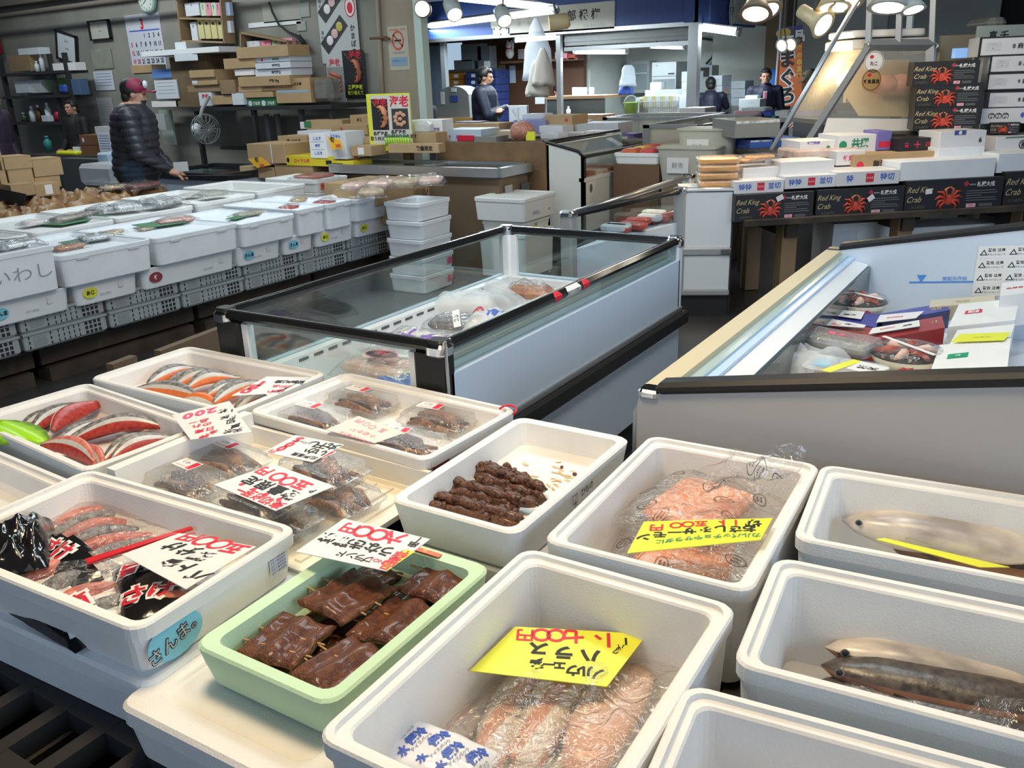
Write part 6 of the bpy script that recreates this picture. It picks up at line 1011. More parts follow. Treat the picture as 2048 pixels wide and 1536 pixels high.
# white open-top case
x0, x1, y0, y1 = -3.57, -3.22, 6.22, 7.6
t = thing('display_case', ((x0+x1)/2, (y0+y1)/2, 0), 'white display case with a slanted glass top and black edging, right of the plywood', 'freezer'); CW = mat('case_white', (.70, .69, .64), .5)
m = MB(); X, Y = (x1-x0)/2, (y1-y0)/2
m.add([(-X, -Y, .30), (X, -Y, .30), (X, -Y, .885), (X-.05, -Y, .93), (-X, -Y, 1.0), (-X, -Y+.03, .30), (X, -Y+.03, .30), (X, -Y+.03, .885), (X-.05, -Y+.03, .93), (-X, -Y+.03, 1.0)], [(0, 1, 2, 3, 4), (9, 8, 7, 6, 5), (0, 5, 6, 1), (1, 6, 7, 2), (2, 7, 8, 3), (3, 8, 9, 4), (4, 9, 5, 0)], CW); m.out('end_panel', t)
m = MB(); m.box((X-.015, 0, .50), (.03, 2*Y, .40), CW); m.box((X-.02, 0, .715), (.05, 2*Y, .03), CW); m.oval((X+.001, -Y+.12, .64), UY, UZ, .025, .035, DGREY); m.out('front_panel', t)
m = MB(); m.box((X-.012, 0, .80), (.006, 2*Y-.06, .16), GLASS); m.out('front_glass', t)
m = MB(); m.box((X-.012, -Y+.015, .80), (.03, .03, .18), BLACK); m.box((X-.012, Y-.015, .80), (.03, .03, .18), BLACK); m.box((X-.012, 0, .892), (.03, 2*Y, .025), BLACK); m.tube([(X-.012, -Y, .90), (X-.05, -Y, .935), (-X, -Y, 1.006)], .012, BLACK); m.box((-X, 0, 1.005), (.03, 2*Y, .02), BLACK); m.out('edging', t)
m = MB(); m.add([(-X, -Y, .985), (X-.06, -Y, .915), (X-.06, Y, .915), (-X, Y, .985)], [(0, 1, 2, 3), (3, 2, 1, 0)], GLASS); m.box((0, 0, .70), (2*X-.05, 2*Y-.05, .02), WHITE); m.box((-X+.02, 0, .66), (.03, 2*Y, .64), WHITE); m.out('glass_top', t)
[loose('food_pack', t.location, (.02+.02*(k % 2), -Y+.2+.2*k, .74), (.25, .13, .05), SHR if k % 2 else mat('roe_red', (.60, .16, .08), .4), '%s pack in the white display case, %s from the near end' % (('red', 'pink')[k % 2], ORD[k]), 'packs in the white display case', .02, .01) for k in range(4)]
m = MB(); m.box((0, 0, .15), (2*X-.04, 2*Y-.04, .30), BLKM); m.out('base', t)
# goods counter behind the plywood
GC2 = YP(6.32); CZ = .985
m = MB(); m.box((-4.40, 6.85, CZ-.02), (1.6, 1.1, .04), PLY); [m.box((x, y, CZ/2-.02), (.07, .07, CZ-.04), WOOD) for x in (-5.1, -3.7) for y in (6.4, 7.3)]; m.outw('goods_counter', label='wooden goods counter behind the plywood board', cat='counter')
for i, (x0, x1, y0, y1, d, mt, dec, l, dp, nm, ct) in enumerate((
 (885, 962, 259, 283, .3, mat('pale_blue_tray', (.50, .60, .68), .5), lab(('t', '手焼', -.1, .35, .4, INKBL), ('t', '珍味', -.75, .35, .4, INKR)), 'pale blue carton with blue and red writing on the counter', .02, 'carton', 'carton'), (914, 946, 271, 282, .15, INKR, None, 'flat red box on the counter edge', 0, 'red_box', 'box'), (948, 992, 273, 284, .2, PLAS, None, 'shallow grey tray on the counter edge', 0, 'tray', 'tray'), (905, 955, 244, 250, .2, mat('dark_purple', (.06, .03, .10), .5), None, 'flat dark purple box behind the pale blue carton', .55, 'purple_box', 'box'), (900, 998, 247, 262, .25, CARD, None, 'long brown carton behind the pale blue one', .45, 'carton', 'cardboard box'), (975, 1027, 262, 274, .2, mat('tan_box', (.55, .42, .28), .6), None, 'tan flat carton left of the pink net bag', .25, 'carton', 'carton'), (1027, 1090, 240, 268, .35, mat('violet_crate', (.26, .28, .52), .5), None, 'violet blue crate behind the pink net bag', .5, 'plastic_crate', 'crate'), (1089, 1144, 231, 250, .3, CARD, lab(('o', -.8, .4, .15, .15, INKR), ('t', '貝', .6, .5, .4, INKR)), 'brown carton with red marks, on top', .55, 'carton', 'cardboard box'), (1122, 1145, 250, 266, .25, CARD, lab(('t', '鮭', 0, .5, .4, INKR)), 'brown carton end below the red-marked one', .5, 'carton', 'cardboard box'), (1078, 1125, 252, 266, .2, WPAP, None, 'white cling-wrapped tray left of the brown carton end', .35, 'tray', 'tray'), (1144, 1160, 243, 268, .3, WPAP, None, 'white foam box end beside the brown carton', .55, 'foam_box', 'foam box'), (1155, 1236, 246, 268, .35, WPAP, lab(('t', '千葉県産', -.1, .2, .3, INKR)), 'long white foam box with faint red print', .5, 'foam_box', 'foam box'), (1121, 1168, 264, 277, .05, PAPER, lab(('t', 'ちりめん', -.1, .5, .62, INKBL), ('t', '8', .85, .5, .5, INKB)), 'white name board with blue writing at the counter edge', .0, 'name_board', 'sign'), (1170, 1225, 262, 276, .2, PAPER, lab(('t', 'チカナ', -.2, .7, .35, INKR)), 'white tray with a red label right of the name board', .15, 'tray', 'tray'), (1218, 1268, 268, 279, .2, mat('navy_red', (.10, .05, .25), .5), lab(('p', .2, .3, .3, .5, PAPER)), 'navy and red flat box right of the white tray', .2, 'flat_box', 'box'), (1180, 1235, 276, 288, .15, WPAP, None, 'white foam tray above the display case', .25, 'foam_tray', 'foam tray'), (1235, 1282, 282, 294, .2, mat('cream_foam', (.66, .64, .52), .6), None, 'cream foam tray beside the display case', .3, 'foam_tray', 'foam tray'))):
    pb(l, ct, nm, GC2.off(dp+(1.36 if x0 > 1110 else 0)), x0, x1, y0, y1, d, mt, dec, 'goods on the middle counter')
zr = YP(7.7).p(1170, 280).z; m = MB(); m.box((-3.6, 8.1, zr-.02), (2.3, .85, .04), PLY); [m.box((x, y, zr/2-.02), (.07, .07, zr-.04), WOOD) for x in (-4.6, -2.6) for y in (7.75, 8.4)]; m.outw('goods_counter', label='second goods counter behind the white display case', cat='counter')
p = GC2.off(.1).p(1045, 281); t = thing('net_bag', p, 'pink net bag of dried shrimp tied with a white twist', 'bag'); m = MB(); m.ball((0, 0, .075), (.105, .10, .08), mat('dried_shrimp', (.62, .30, .22), .6, col2=(.40, .16, .11), vscale=60, bump=.5), 18, 12, nz=.1); m.out('shrimp', t); m = MB(); m.tube([(-.02, 0, .14), (-.04, 0, .18), (-.06, 0, .25)], [.02, .010, .035], BAGW, 8); m.out('twist_tie', t); m = MB(); m.box((.11, -.05, .04), (.08, .02, .07), YELL); m.out('price_tag', t)
pb('clear packs of small fish right of the yellow tag', 'food pack', 'food_pack', GC2.off(.1), 1078, 1115, 266, 280, .2, FILMK, None, bev=.02); pb('clear white bag on the violet crate', 'bag', 'plastic_bag', GC2.off(.62), 1042, 1087, 228, 240, .2, BAGW, bev=.02); pb('leaning white sheet by the man with crossed arms', 'sheet', 'white_sheet', YP(9.2), 1018, 1054, 211, 262, .05, WPAP, z0=0)
# stand of tray goods right of the display case
SR = Pl((-2.95, 6.6, 0), (.35, 1, 0))
m = MB(); m.box((-2.97, 7.0, .40), (.40, .7, .8), mat('brown_stand', (.16, .09, .05), .8)); m.outw('wooden_stand', label='dark brown wooden stand right of the display case', cat='stand')
t = thing('foam_tray', (-2.97, 6.95, .80), 'white foam tray of red and yellow roe packs right of the display case', 'foam tray'); m = foam_shell(.40, .62, .09, .03, .05, FOAM); m.out('tray', t)
for i in range(6): loose('roe_pack', t.location, (-.08+.16*(i % 2), -.2+.2*(i//2), .085), (.13, .17, .07), (mat('roe_red', (.6, .16, .08), .4), mat('roe_red2', (.62, .10, .10), .4), mat('roe_yellow', (.80, .55, .10), .4))[i % 3], '%s pack in the foam tray right of the display case' % ('orange red roe', 'crimson roe', 'yellow roe')[i % 3], 'roe packs in the foam tray', .02, .02)
for px, py, l in ((1330, 345, 'translucent white tub with a label, lower of two beside the second freezer'), (1352, 312, 'translucent white tub lid-down, upper of two beside the second freezer')):
    p = YP(6.5).p(px+15, py); t = thing('plastic_tub', (p.x+.05, 6.8+(345-py)*.006, p.z-.08), l, 'tub'); m = MB(); m.loft([rrect(.42, .30, .04, 0), rrect(.48, .36, .05, .24), rrect(.50, .38, .05, .245), rrect(.50, .38, .05, .26)], clear('milky_bin', (.92, .93, .9), .08, .3, 0, 9, .72, (.62, .62, .54))); m.out('tub', t); m = MB(); m.box((-.06, -.172, .12), (.18, .004, .12), mat('grey_print', (.72, .72, .72), .5)); m.text('鮮魚', .05, (-.06, -.1755, .12), UX, UZ, INKGR); m.out('tub_label', t); m = MB(); m.rbox((0, 0, .12), (.4, .28, .2), mat('ice_white', (.60, .60, .54), .7), .04, .03); m.out('contents', t)
    mm = MB(); mm.box((p.x+.05, 6.8+(345-py)*.006, (p.z-.08)/2), (.4, .3, p.z-.081), CARDD); mm.outw('support_crate', label='dark crate under the '+l.replace('with a label, ', ''), cat='crate')
# glass freezers farther back
def glass_case(label, x0, x1, y0, y1, zt, tint, post=True, hg=.28):
    t = thing('glass_freezer', ((x0+x1)/2, (y0+y1)/2, 0), label, 'freezer'); X, Y = (x1-x0)/2, (y1-y0)/2; m = MB(); m.box((0, 0, (zt-hg)/2), (2*X-.02, 2*Y-.02, zt-hg), mat('case_dull', (.40, .40, .36), .6)); m.out('body', t)
    m = MB(); [m.box((0, s*(Y-.02), zt-.015), (2*X, .04, .03), tint) for s in (-1, 1)]; [m.box((s*(X-.02), 0, zt-.015), (.04, 2*Y, .03), tint) for s in (-1, 1)]; m.out('top_rail', t)
    for sx in (-1, 1):
        for sy in (-1, 1): m = MB(); m.box((sx*(X-.03), sy*(Y-.03), zt-hg/2), (.06, .06, hg), BLACK if sx > 0 else tint); m.out('corner_post', t)
    for c, d in (((0, -Y+.02, zt-hg/2), (2*X-.1, .006, hg-.04)), ((0, Y-.02, zt-hg/2), (2*X-.1, .006, hg-.04)), ((X-.02, 0, zt-hg/2), (.006, 2*Y-.1, hg-.04)), ((-X+.02, 0, zt-hg/2), (.006, 2*Y-.1, hg-.04))): m = MB(); m.box(c, d, MISTY); m.out('glass_pane', t)
    r = random.Random(3); [loose('food_pack', t.location, (r.uniform(-X*.7, X*.7), r.uniform(-Y*.7, Y*.7), zt-hg+.036), (.22, .16, .07), (SHR, TAN, YPAK, WPAP)[k % 4], 'food pack behind the panes of the '+label.split(' with ')[0], 'packs in the '+label.split(' with ')[0], .03, .02) for k in range(7)]; return t
p = YP(7.3).p(1395, 300); q = YP(7.3).p(1285, 300); glass_case('misted glass freezer with a black corner post beyond the tubs', q.x, p.x+.05, 7.3, 9.0, 1.07, STEEL)
p = YP(9.3).p(1400, 245); q = YP(9.3).p(1205, 245); glass_case('long misted glass freezer with a pale steel rim in front of the stall', q.x, p.x, 9.3, 10.2, YP(9.3).p(1300, 234).z, STEEL)
# ================================================================ second glass freezer and its white end panel
A0, B0, C0 = P(1137, 428, .80), P(1362, 380, .80), P(1467, 378, .80); D0 = P(1377, 352, .80)
t = thing('glass_freezer', ((A0+C0)/2).xy.to_3d(), 'glass freezer of red crab meat with a grey-banded white end, behind the island freezer', 'freezer'); o = t.location
def lo(p, z): return V((p.x-o.x, p.y-o.y, z))
E0 = D0+(C0-B0)*.6
m = MB(); foot = [A0, B0, C0, E0, D0]; n = 5
m.add([lo(p, .16) for p in foot]+[lo(p, .60) for p in foot], [tuple(range(5)), (9, 8, 7, 6, 5)]+[(k, (k+1) % 5, 5+(k+1) % 5, 5+k) for k in range(5)], PANEL); m.out('body', t)
m = MB(); m.add([lo(p, .0) for p in foot]+[lo(p, .16) for p in foot], [(k, (k+1) % 5, 5+(k+1) % 5, 5+k) for k in range(5)], BLKM); m.out('base', t)
d = (C0-B0).normalized(); nn = V((d.y, -d.x, 0)); Mx = Matrix.Translation(lo((B0+C0)/2, 0)) @ Matrix.Rotation(math.atan2(d.y, d.x), 4, 'Z'); L_ = (C0-B0).length
m = MB(); m.rbox((0, 0, .615), (L_-.01, .03, .36), WHITE, .002, .004, M=Mx); m.rbox((0, 0, .27), (L_-.01, .03, .24), WHITE, .002, .004, M=Mx); m.out('end_panel', t)
m = MB(); m.box((L_/2+.004, .16, .40), (.008, .34, .78), BLKM, M=Mx); m.out('dark_side', t)
m = MB(); m.rbox((0, -.012, .15), (L_, .045, .04), GREY, .004, .008, M=Mx); m.out('grey_band', t); m = MB(); m.rbox((0, -.012, .415), (L_, .045, .05), GREY, .004, .008, M=Mx); m.rbox((L_*.4, -.036, .415), (.06, .02, .035), DGREY, .004, .004, M=Mx); m.out('grey_band', t)
for p, mt, z0 in ((A0, GREY, .16), (B0, GREY, .14), (D0, WHITE, .6)): m = MB(); m.rbox(lo(p, (z0+.80)/2), (.07, .07, .80-z0), mt, .01, .004); m.rbox(lo(p, .80), (.085, .085, .035), CHROME, .02, .008); m.out('corner_post', t)
for a, b, mt in ((A0, B0, BLACK), (A0, D0, STEEL), (B0, C0, STEEL)): m = MB(); m.tube([lo(a, .795), lo(b, .795)], .02, mt); m.out('top_rail', t)
for a, b in ((A0, B0), (A0, D0)): m = MB(); m.add([lo(a, .61), lo(b, .61), lo(b, .785), lo(a, .785)], [(0, 1, 2, 3)], GLASS); m.out('glass_pane', t)
r = random.Random(8)
for k in range(14):
    q = A0.lerp(B0, .15+.8*r.random()).lerp(D0, .1+.4*r.random()); loose('meat_pack', V((0, 0, 0)), (q.x, q.y, .622+.012*(k % 3)), (.15, .09, .04), (mat('frozen_red', (.50, .06, .07), .4), REDF, WPAP)[k % 3], '%s in the glass freezer behind the island freezer' % ('bright red frozen pack', 'dull red frozen pack', 'white frozen pack')[k % 3], 'frozen packs in the second glass freezer', .02, .01)
m = MB(); q = (B0+C0)/2; m.box(lo(q+V((-.05, .12, 0)), .80), (.34, .30, .012), WHITE, math.atan2(d.y, d.x)); m.out('top_plate', t)
# ================================================================ king crab stall at right
KO = P(1470, 440, .62); K2 = P(2010, 410, .62); KP = Pl(KO, (K2-KO))
KL = (P(2048, 408, .62)-KO).length
def kloc(u, v, z): q = KO+KP.ux*u-KP.n*v; return V((q.x, q.y, z))
t = thing('trestle_table', kloc(1.08, .55, 0), 'rough wooden trestle table under the black crab boxes', 'table', KP.rz); m = MB(); [m.box((0, -.5+.22*k, .60), (2.05, .2, .035), PALW) for k in range(4)]; m.out('table_top', t)
for x in (-.68, .1, .95): m = MB(); m.box((x, -.42, .29), (.10, .10, .57), CARDD); m.box((x, .15, .29), (.10, .10, .57), CARDD); m.box((x, -.15, .53), (.08, .7, .10), PALW); m.out('trestle', t)
KBOX = mat('crab_box_black', (.014, .014, .016), .45); CRABR = mat('crab_print', (.62, .07, .04), .45); 
def crabface(m, w_, h):
    m.text('Red King', h*.26, (-.48*w_, -.001, h*.72), UX, UZ, INKGO, .0, .9, 'L', .35); m.text('Crab', h*.26, (-.48*w_, -.001, h*.42), UX, UZ, INKGO, .0, .95, 'L', .35); m.text('たらばがに', h*.10, (-.36*w_, -.001, h*.17), UX, UZ, mat('olive_ink', (.20, .18, .09), .6))
    c = V((-.06*w_, -.003, h*.36)); m.ball(c, (h*.22, .004, h*.17), CRABR, 12, 6)
    for sd in (-1, 1):
        for k in range(4):
            a = R(62-38*k); p1 = c+V((sd*h*.33*math.cos(a*.7), 0, h*.30*math.sin(a*.8)+h*.02)); p2 = p1+V((sd*h*.18*math.cos(a-.9), 0, h*.18*math.sin(a-1.0))); m.tube([c+V((sd*h*.1, 0, h*.03*(2-k))), p1, p2], [h*.045, h*.045, h*.015], CRABR, 6)
        m.tube([c+V((sd*h*.08, 0, h*.15)), c+V((sd*h*.14, 0, h*.33)), c+V((sd*h*.02, 0, h*.40))], [h*.05, h*.05, h*.02], mat('crab_claw', (.70, .22, .12), .45), 6)
    q = V((.12*w_*.9, -.001, h*.83)); m.patch(q, V((1, 0, 1)), V((-1, 0, 1)), h*.14, h*.14, mat('mark_red', (.45, .03, .06), .5)); m.text('札幌大成', h*.17, (.31*w_, -.0012, h*.80), UX, UZ, INKW, .02, .9); m.text('株式会社', h*.055, (.175*w_, -.0012, h*.80), UX, UZ, INKW)
    for k, l_ in enumerate((.30, .32, .16, .30, .32)): m.patch(((.12+l_/2)*w_, -.001, h*(.60-.075*k)), UX, UZ, l_*w_, h*.014, INKGR)
    m.patch((.18*w_, -.001, h*.14), UX, UZ, .10*w_, h*.12, mat('pink_label', (.75, .42, .50), .5)); m.text('冷凍', h*.07, (.18*w_, -.0014, h*.14), UX, UZ, INKR); m.patch((.33*w_, -.001, h*.14), UX, UZ, .14*w_, h*.10, DGREY)
def kb(l, x0, x1, y0, y1, off, d=.36, dec=crabface, mt=KBOX, nm='crab_box', ct='crab box', g='king crab boxes', pl=None, **kw): return pb(l, ct, nm, (pl or KP).off(off), x0, x1, y0, y1, d, mt, dec, g, **kw)
kb('black king crab box at the left end of the front row', 1471, 1627, 386, 441, .0); kb('black king crab box second from the left in the front row', 1633, 1808, 376, 432, .01); kb('black king crab box third from the left in the front row', 1812, 2005, 358, 421, -.005); kb('black king crab box cut by the right edge in the front row', 2010, 2190, 340, 408, 0)
for i, (px, py, r) in enumerate(((1560, 396, 25), (1742, 396, 35), (1858, 383, 5))):
    p = KP.off(-.012).p(px, py); m = MB(); d = KP.ux*math.cos(R(r))+UZ*math.sin(R(r)); e = UZ*math.cos(R(r))-KP.ux*math.sin(R(r)); m.slab([p-d*.022-e*.016, p+d*.022-e*.016, p+d*.022+e*.016, p-d*.022+e*.016], .001, PAPER); m.outw('paper_slip', label='white paper slip stuck on the %s black crab box of the front row' % ORD[i], cat='label')
BW = mat('white_carton', (.72, .72, .74), .5)
def wfront(a, b):
    def f(m, w_, h): m.text(a, h*.55, (-.30*w_, -.001, h*.5), UX, UZ, INKBL, .02); m.patch((.02*w_, -.001, h*.52), UX, UZ, h*.6, h*.62, INKR); m.text('めのめ', h*.17, (.02*w_, -.0014, h*.52), UX, UZ, INKW); m.text(b, h*.55, (.30*w_, -.001, h*.55), UX, UZ, INKBL, .02)
    return f
for l, x0, x1, y0, y1, dec, off in (('flat white carton with blue writing and a red square, left of three', 1471, 1568, 361, 386, wfront('特特', '並切'), .03), ('flat white carton with blue writing and a red square, middle of three', 1570, 1672, 351, 376, wfront('特特', '並切'), .04), ('flat white carton with blue writing and a red square, right of three', 1675, 1799, 342, 370, wfront('特', '特切'), .02)): kb(l, x0, x1, y0, y1, off, .34, dec, BW, 'white_carton', 'carton', 'flat white cartons on the crab boxes')
kb('white foam lid tray above the left flat carton', 1486, 1560, 335, 358, .16, .25, None, BW, 'foam_tray', 'foam tray', None); kb('white foam lid tray above the middle flat carton', 1561, 1668, 322, 352, .14, .25, None, BW, 'foam_tray', 'foam tray', None)
kb('white carton with pink and blue stripes behind the foam lid trays', 1674, 1730, 302, 330, .30, .2, lab(('t', '鮮魚', -.2, .5, .4, INKP)), BW, 'white_carton', 'carton', None); kb('white open carton with green writing', 1676, 1755, 270, 312, .46, .3, lab(('t', '共撰', .1, .62, .45, INKG), ('o', -.75, .55, .2, .2, INKG)), BW, 'white_carton', 'carton', None); kb('blue and red printed end of the green-lettered carton', 1755, 1783, 262, 300, .44, .2, lab(('p', 0, .3, .8, .3, INKR)), mat('violet_print', (.18, .16, .45), .5), 'printed_carton', 'carton', None); kb('white carton with a purple banner print, left of the green-lettered one', 1600, 1675, 282, 306, .50, .3, lab(('t', '千葉特産', -.3, .85, .3, mat('purple_ink', (.2, .1, .45), .5)), ('o', .5, .3, .2, .3, INKG)), BW, 'white_carton', 'carton', None)
kb('brown carton with bold black writing behind the right flat carton', 1708, 1880, 306, 336, .26, .3, lab(('t', '無添加甘塩たら', 0, .35, .5, INKB), ('o', -.85, .3, .25, .25, INKR)), CARD, 'carton', 'cardboard box', None); kb('slim black lacquer box with a red cross mark', 1797, 1880, 276, 302, .34, .2, lab(('t', '＋', -.1, .5, .7, INKR), ('t', '旨', -.6, .5, .4, INKR), ('t', '肉', .4, .5, .4, INKR)), KBOX, 'black_box', 'box', None)
kb('wide white foam box lid at the right above the third crab box', 1800, 1990, 320, 358, .04, .4, None, FOAMB, 'foam_box', 'foam box', None); kb('white foam box at the right edge above the fourth crab box', 1996, 2120, 305, 343, .05, .4, None, FOAMB, 'foam_box', 'foam box', None); kb('white carton with a round 8 mark at the right edge', 1992, 2110, 272, 305, .30, .3, lab(('t', '⑧', -.1, .5, .6, INKB), ('p', 0, .95, .7, .08, SPN)), BW, 'white_carton', 'carton', None)
kb('white foam box under the blue-sealed carton', 1876, 1968, 294, 322, .22, .28, None, FOAMB, 'foam_box', 'foam box', None); kb('white carton with a dark blue seal over its lid and a black 6', 1880, 1972, 262, 293, .24, .25, lab(('p', -.15, .9, .25, .3, mat('seal_navy', (.05, .08, .30), .5)), ('o', -.15, .9, .12, .12, PAPER), ('t', '6', .75, .4, .45, INKB)), BW, 'white_carton', 'carton', None)
KB2 = KP.off(.62); KB2 = Pl(KB2.p(1830, 200), Matrix.Rotation(R(-24), 3, 'Z') @ KP.ux)
for i, (x0, x1, y0, y1, l) in enumerate(((1827, 1958, 122, 172, 'top of the stack of three'), (1832, 1966, 168, 216, 'middle of the stack of three'), (1828, 1960, 212, 262, 'bottom of the stack of three'), (1980, 2040, 245, 268, 'half hidden below the white-ended ones'), (1775, 1838, 268, 300, 'half hidden behind the black lacquer box'))): kb('black king crab box, '+l, x0, x1, y0, y1, .0 if i < 3 else .05, .34, crabface, pl=KB2)
def edgebox(nr):
    def f(m, w_, h): m.box((0, -.0005, h*.04), (w_, .001, h*.08), KBOX); m.box((0, -.0005, h*.96), (w_, .001, h*.08), KBOX); m.box((-w_*.48, -.0005, h/2), (w_*.04, .001, h), KBOX); m.text(nr, h*.30, (.12*w_, -.002, h*.5), UX, UZ, INKB, .02); [m.patch(((-.33+.12*a)*w_, -.0015, (.40+.22*b)*h), UX, UZ, w_*.11, h*.20, mat('label_grey', (.62, .63, .68), .5)) for a in (0, 1) for b in (0, 1)]; m.text('ボイル', h*.10, (-.27*w_, -.0019, .62*h), UX, UZ, INKGR); m.text('特', h*.10, (-.27*w_, -.0019, .40*h), UX, UZ, INKGR)
    return f
for i, (x0, x1, y0, y1, nr) in enumerate(((1958, 2085, 72, 112, '8 肩'), (1979, 2090, 108, 145, '8 肩'), (1973, 2090, 145, 180, '9 肩'), (1974, 2090, 182, 216, '8 肩'))): kb('white-ended carton edged in black at the right edge, %s from the top of the stack' % ORD[i], x0, x1, y0, y1, .12, .4, edgebox(nr), BW, 'white_end_carton', 'carton', 'white-ended cartons at the right edge', pl=KB2)
kb('white carton with three circled characters under the black-edged ones', 1962, 2090, 216, 247, .10, .4, lab(('t', '㊕㊕㊕', -.45, .5, .42, INKB), ('t', '♦', .3, .55, .35, INKBL)), BW, 'white_end_carton', 'carton', None, pl=KB2)
m = MB(); a = kloc(.60, .95, 0); zb = KB2.p(1900, 262).z
t = thing('back_shelf', kloc(1.25, 1.08, 0), 'black shelf holding the stacked crab boxes', 'shelf', KP.rz); m = MB(); m.box((0, 0, .92), (1.5, .5, .03), KBOX); m.out('shelf_board', t)
for x in (-.7, .7): m = MB(); m.box((x, .15, .46), (.05, .05, .92), KBOX); m.out('leg', t)
# orange roe packs on the white end panel
ORR = mat('orange_roe', (.92, .50, .16), .35, col2=(.88, .40, .09), vscale=30)
for i, (x0, x1, y0, y1, l) in enumerate(((1397, 1482, 361, 377, 'lowest'), (1396, 1480, 345, 361, 'second from the bottom'), (1397, 1482, 331, 346, 'third from the bottom'), (1400, 1478, 318, 332, 'topmost'))):
    pl = Pl(B0+V((0, 0, 0)), C0-B0).off(.02); a, b, lo_, hi = pl.span(x0, x1, y0, y1); c = (a+b)/2-pl.n*.10; t = thing('roe_pack', (c.x, c.y, .806+.047*i), 'clear pack of orange pollock roe, %s of the glowing stack' % l, 'food pack', pl.rz, 'orange roe packs')
    m = MB(); m.loft([ribbed(.25, .18, .02, 0, .001), ribbed(.265, .19, .02, .022, .001), ribbed(.27, .20, .02, .024, 0), ribbed(.25, .18, .02, .043, 0)], PACK, True, True, True); m.out('pack_shell', t); m = MB(); m.rbox((0, 0, .021), (.238, .172, .036), ORR, .02, .010, n=4); m.out('roe', t)
for i, (px, py, l) in enumerate(((1500, 318, 'left'), (1520, 312, 'right'))):
    p = KP.off(.25).p(px, py); t = thing('roe_pack', (p.x, p.y, p.z-.02), 'clear pack of bright orange roe lying tilted behind the stack, %s one' % l, 'food pack', KP.rz+.3, 'orange roe packs'); m = MB(); m.loft([ribbed(.22, .16, .02, 0, .001), ribbed(.24, .18, .02, .03, 0)], PACK, True, True, True); m.out('pack_shell', t); m = MB(); [m.ball((-.06+.06*k, 0, .016), (.035, .065, .014), ORR, 10, 6) for k in range(3)]; m.out('roe', t)
m = MB(); m.box((0, 0, 0), (.9, .5, .03), WOOD); m.box((-.3, 0, -.085), (.06, .4, .14), WOOD); m.box((.3, 0, -.085), (.06, .4, .14), WOOD); q = kloc(.5, .55, .78); m.out('support_board', None, (q.x, q.y, q.z-.0), KP.rz, label='wooden riser board behind the flat white cartons', cat='board')
kb('clear-wrapped pink fish fillets behind the foam lid trays', 1590, 1720, 298, 318, .42, .3, None, mat('fillet_pink', (.60, .40, .32), .4, col2=(.72, .60, .54), vscale=12), 'fish_pack', 'fish pack', None, bev=.02)
for px0, px1, py0, py1, mt, l in ((1500, 1545, 280, 300, mat('tarp_blue', (.03, .10, .42), .4), 'blue-lined crate of fish left of the frame'), (1548, 1600, 276, 300, mat('tarp_blue', (.03, .10, .42), .4), 'second blue-lined crate of fish behind the diagonal bar'), (1470, 1560, 240, 275, mat('wet_steel', (.22, .23, .22), .4), 'steel sink of ice left of the diagonal bar')): pb(l, 'crate', 'fish_crate', KP.off(1.3), px0, px1, py0, py1, .5, mt, lab(('p', 0, .9, .95, .15, SARD)))
# glazed warm counter with aluminium frame
GP = KP.off(1.05)
t = thing('glazed_counter', kloc(1.0, 1.35, 0), 'aluminium-framed misted glass counter lit warm from inside', 'counter', KP.rz); oo = t.location; IM = Matrix.Rotation(-KP.rz, 4, 'Z')
def gl(px, py, e=0): q = GP.p(px, py, e)-oo; return IM @ q
def bar(n, a, b, r, mt): m = MB(); m.tube([a, b], r, mt, 4, smooth=False); m.out(n, t)
dz = V((0, .55, 0))
DST = mat('dull_steel', (.20, .22, .24), .5); bar('slanted_post', gl(1738, 92), gl(1612, 290), .030, DST); bar('top_beam', gl(1733, 90), gl(1868, 90), .04, DST); bar('side_post', gl(1862, 90), gl(1858, 250), .04, ALU); bar('rear_beam', gl(1868, 92), gl(1895, 98)+dz, .035, ALU)
for x, y in ((1737, -40), (1797, -40), (1864, -40)): bar('upright', gl(x+5, y), gl(x, 86), .026, ALU)
bar('upright', gl(1912, -40)+dz, gl(1903, 66)+dz, .03, WHITE)
m = MB(); m.add([gl(1733, 98), gl(1862, 98), gl(1858, 240), gl(1640, 240)], [(0, 1, 2, 3)], MISTY); m.out('glass_pane', t); m = MB(); m.add([gl(1735, 98), gl(1640, 240), gl(1640, 240)+dz, gl(1735, 98)+dz], [(0, 1, 2, 3)], MISTY); m.out('side_glass', t)
m = MB(); a = gl(1720, 238); b = gl(1862, 240); m.add([a+V((0, .02, .02)), b+V((0, .02, .02)), b+V((0, .5, .3)), a+V((0, .5, .3))], [(0, 1, 2, 3), (3, 2, 1, 0)], mat('cutting_board', (.80, .70, .48), .5)); m.out('display_board', t)
m = MB(); a = gl(1765, 185); [m.ball(a+V((.10+.14*k, .18, .05)), (.12, .10, .07), mat('salmon_pink', (.80, .36, .28), .4), 12, 8) for k in range(3)]; m.out('fish_block', t)
m = MB(); a = gl(1790, 215); m.box(a+V((.05, .35, .0)), (.5, .3, .05), BLKM); m.box(a+V((.05, .4, .18)), (.48, .04, .3), mat('inner_cream', (.75, .60, .38), .6)); m.out('inner_tray', t)
for px, py, c1, s, l in ((1748, 124, PAPER, 'たこ', 'white_sticker'), (1743, 160, mat('gold_sticker', (.50, .30, .12), .5), '鮮魚直送', 'gold_sticker')):
    m = MB(); q = gl(px, py, .012); m.oval(q, UX, UZ, .075, .075, c1); m.oval(q-V((0, .001, 0)), UX, UZ, .070, .070, INKB, 24, .95); m.text(s, .03, q-V((0, .002, .01)), UX, UZ, INKB, .03); m.oval(q+V((-.02, -.002, .035)), UX, UZ, .015, .012, INKR); m.out(l, t)
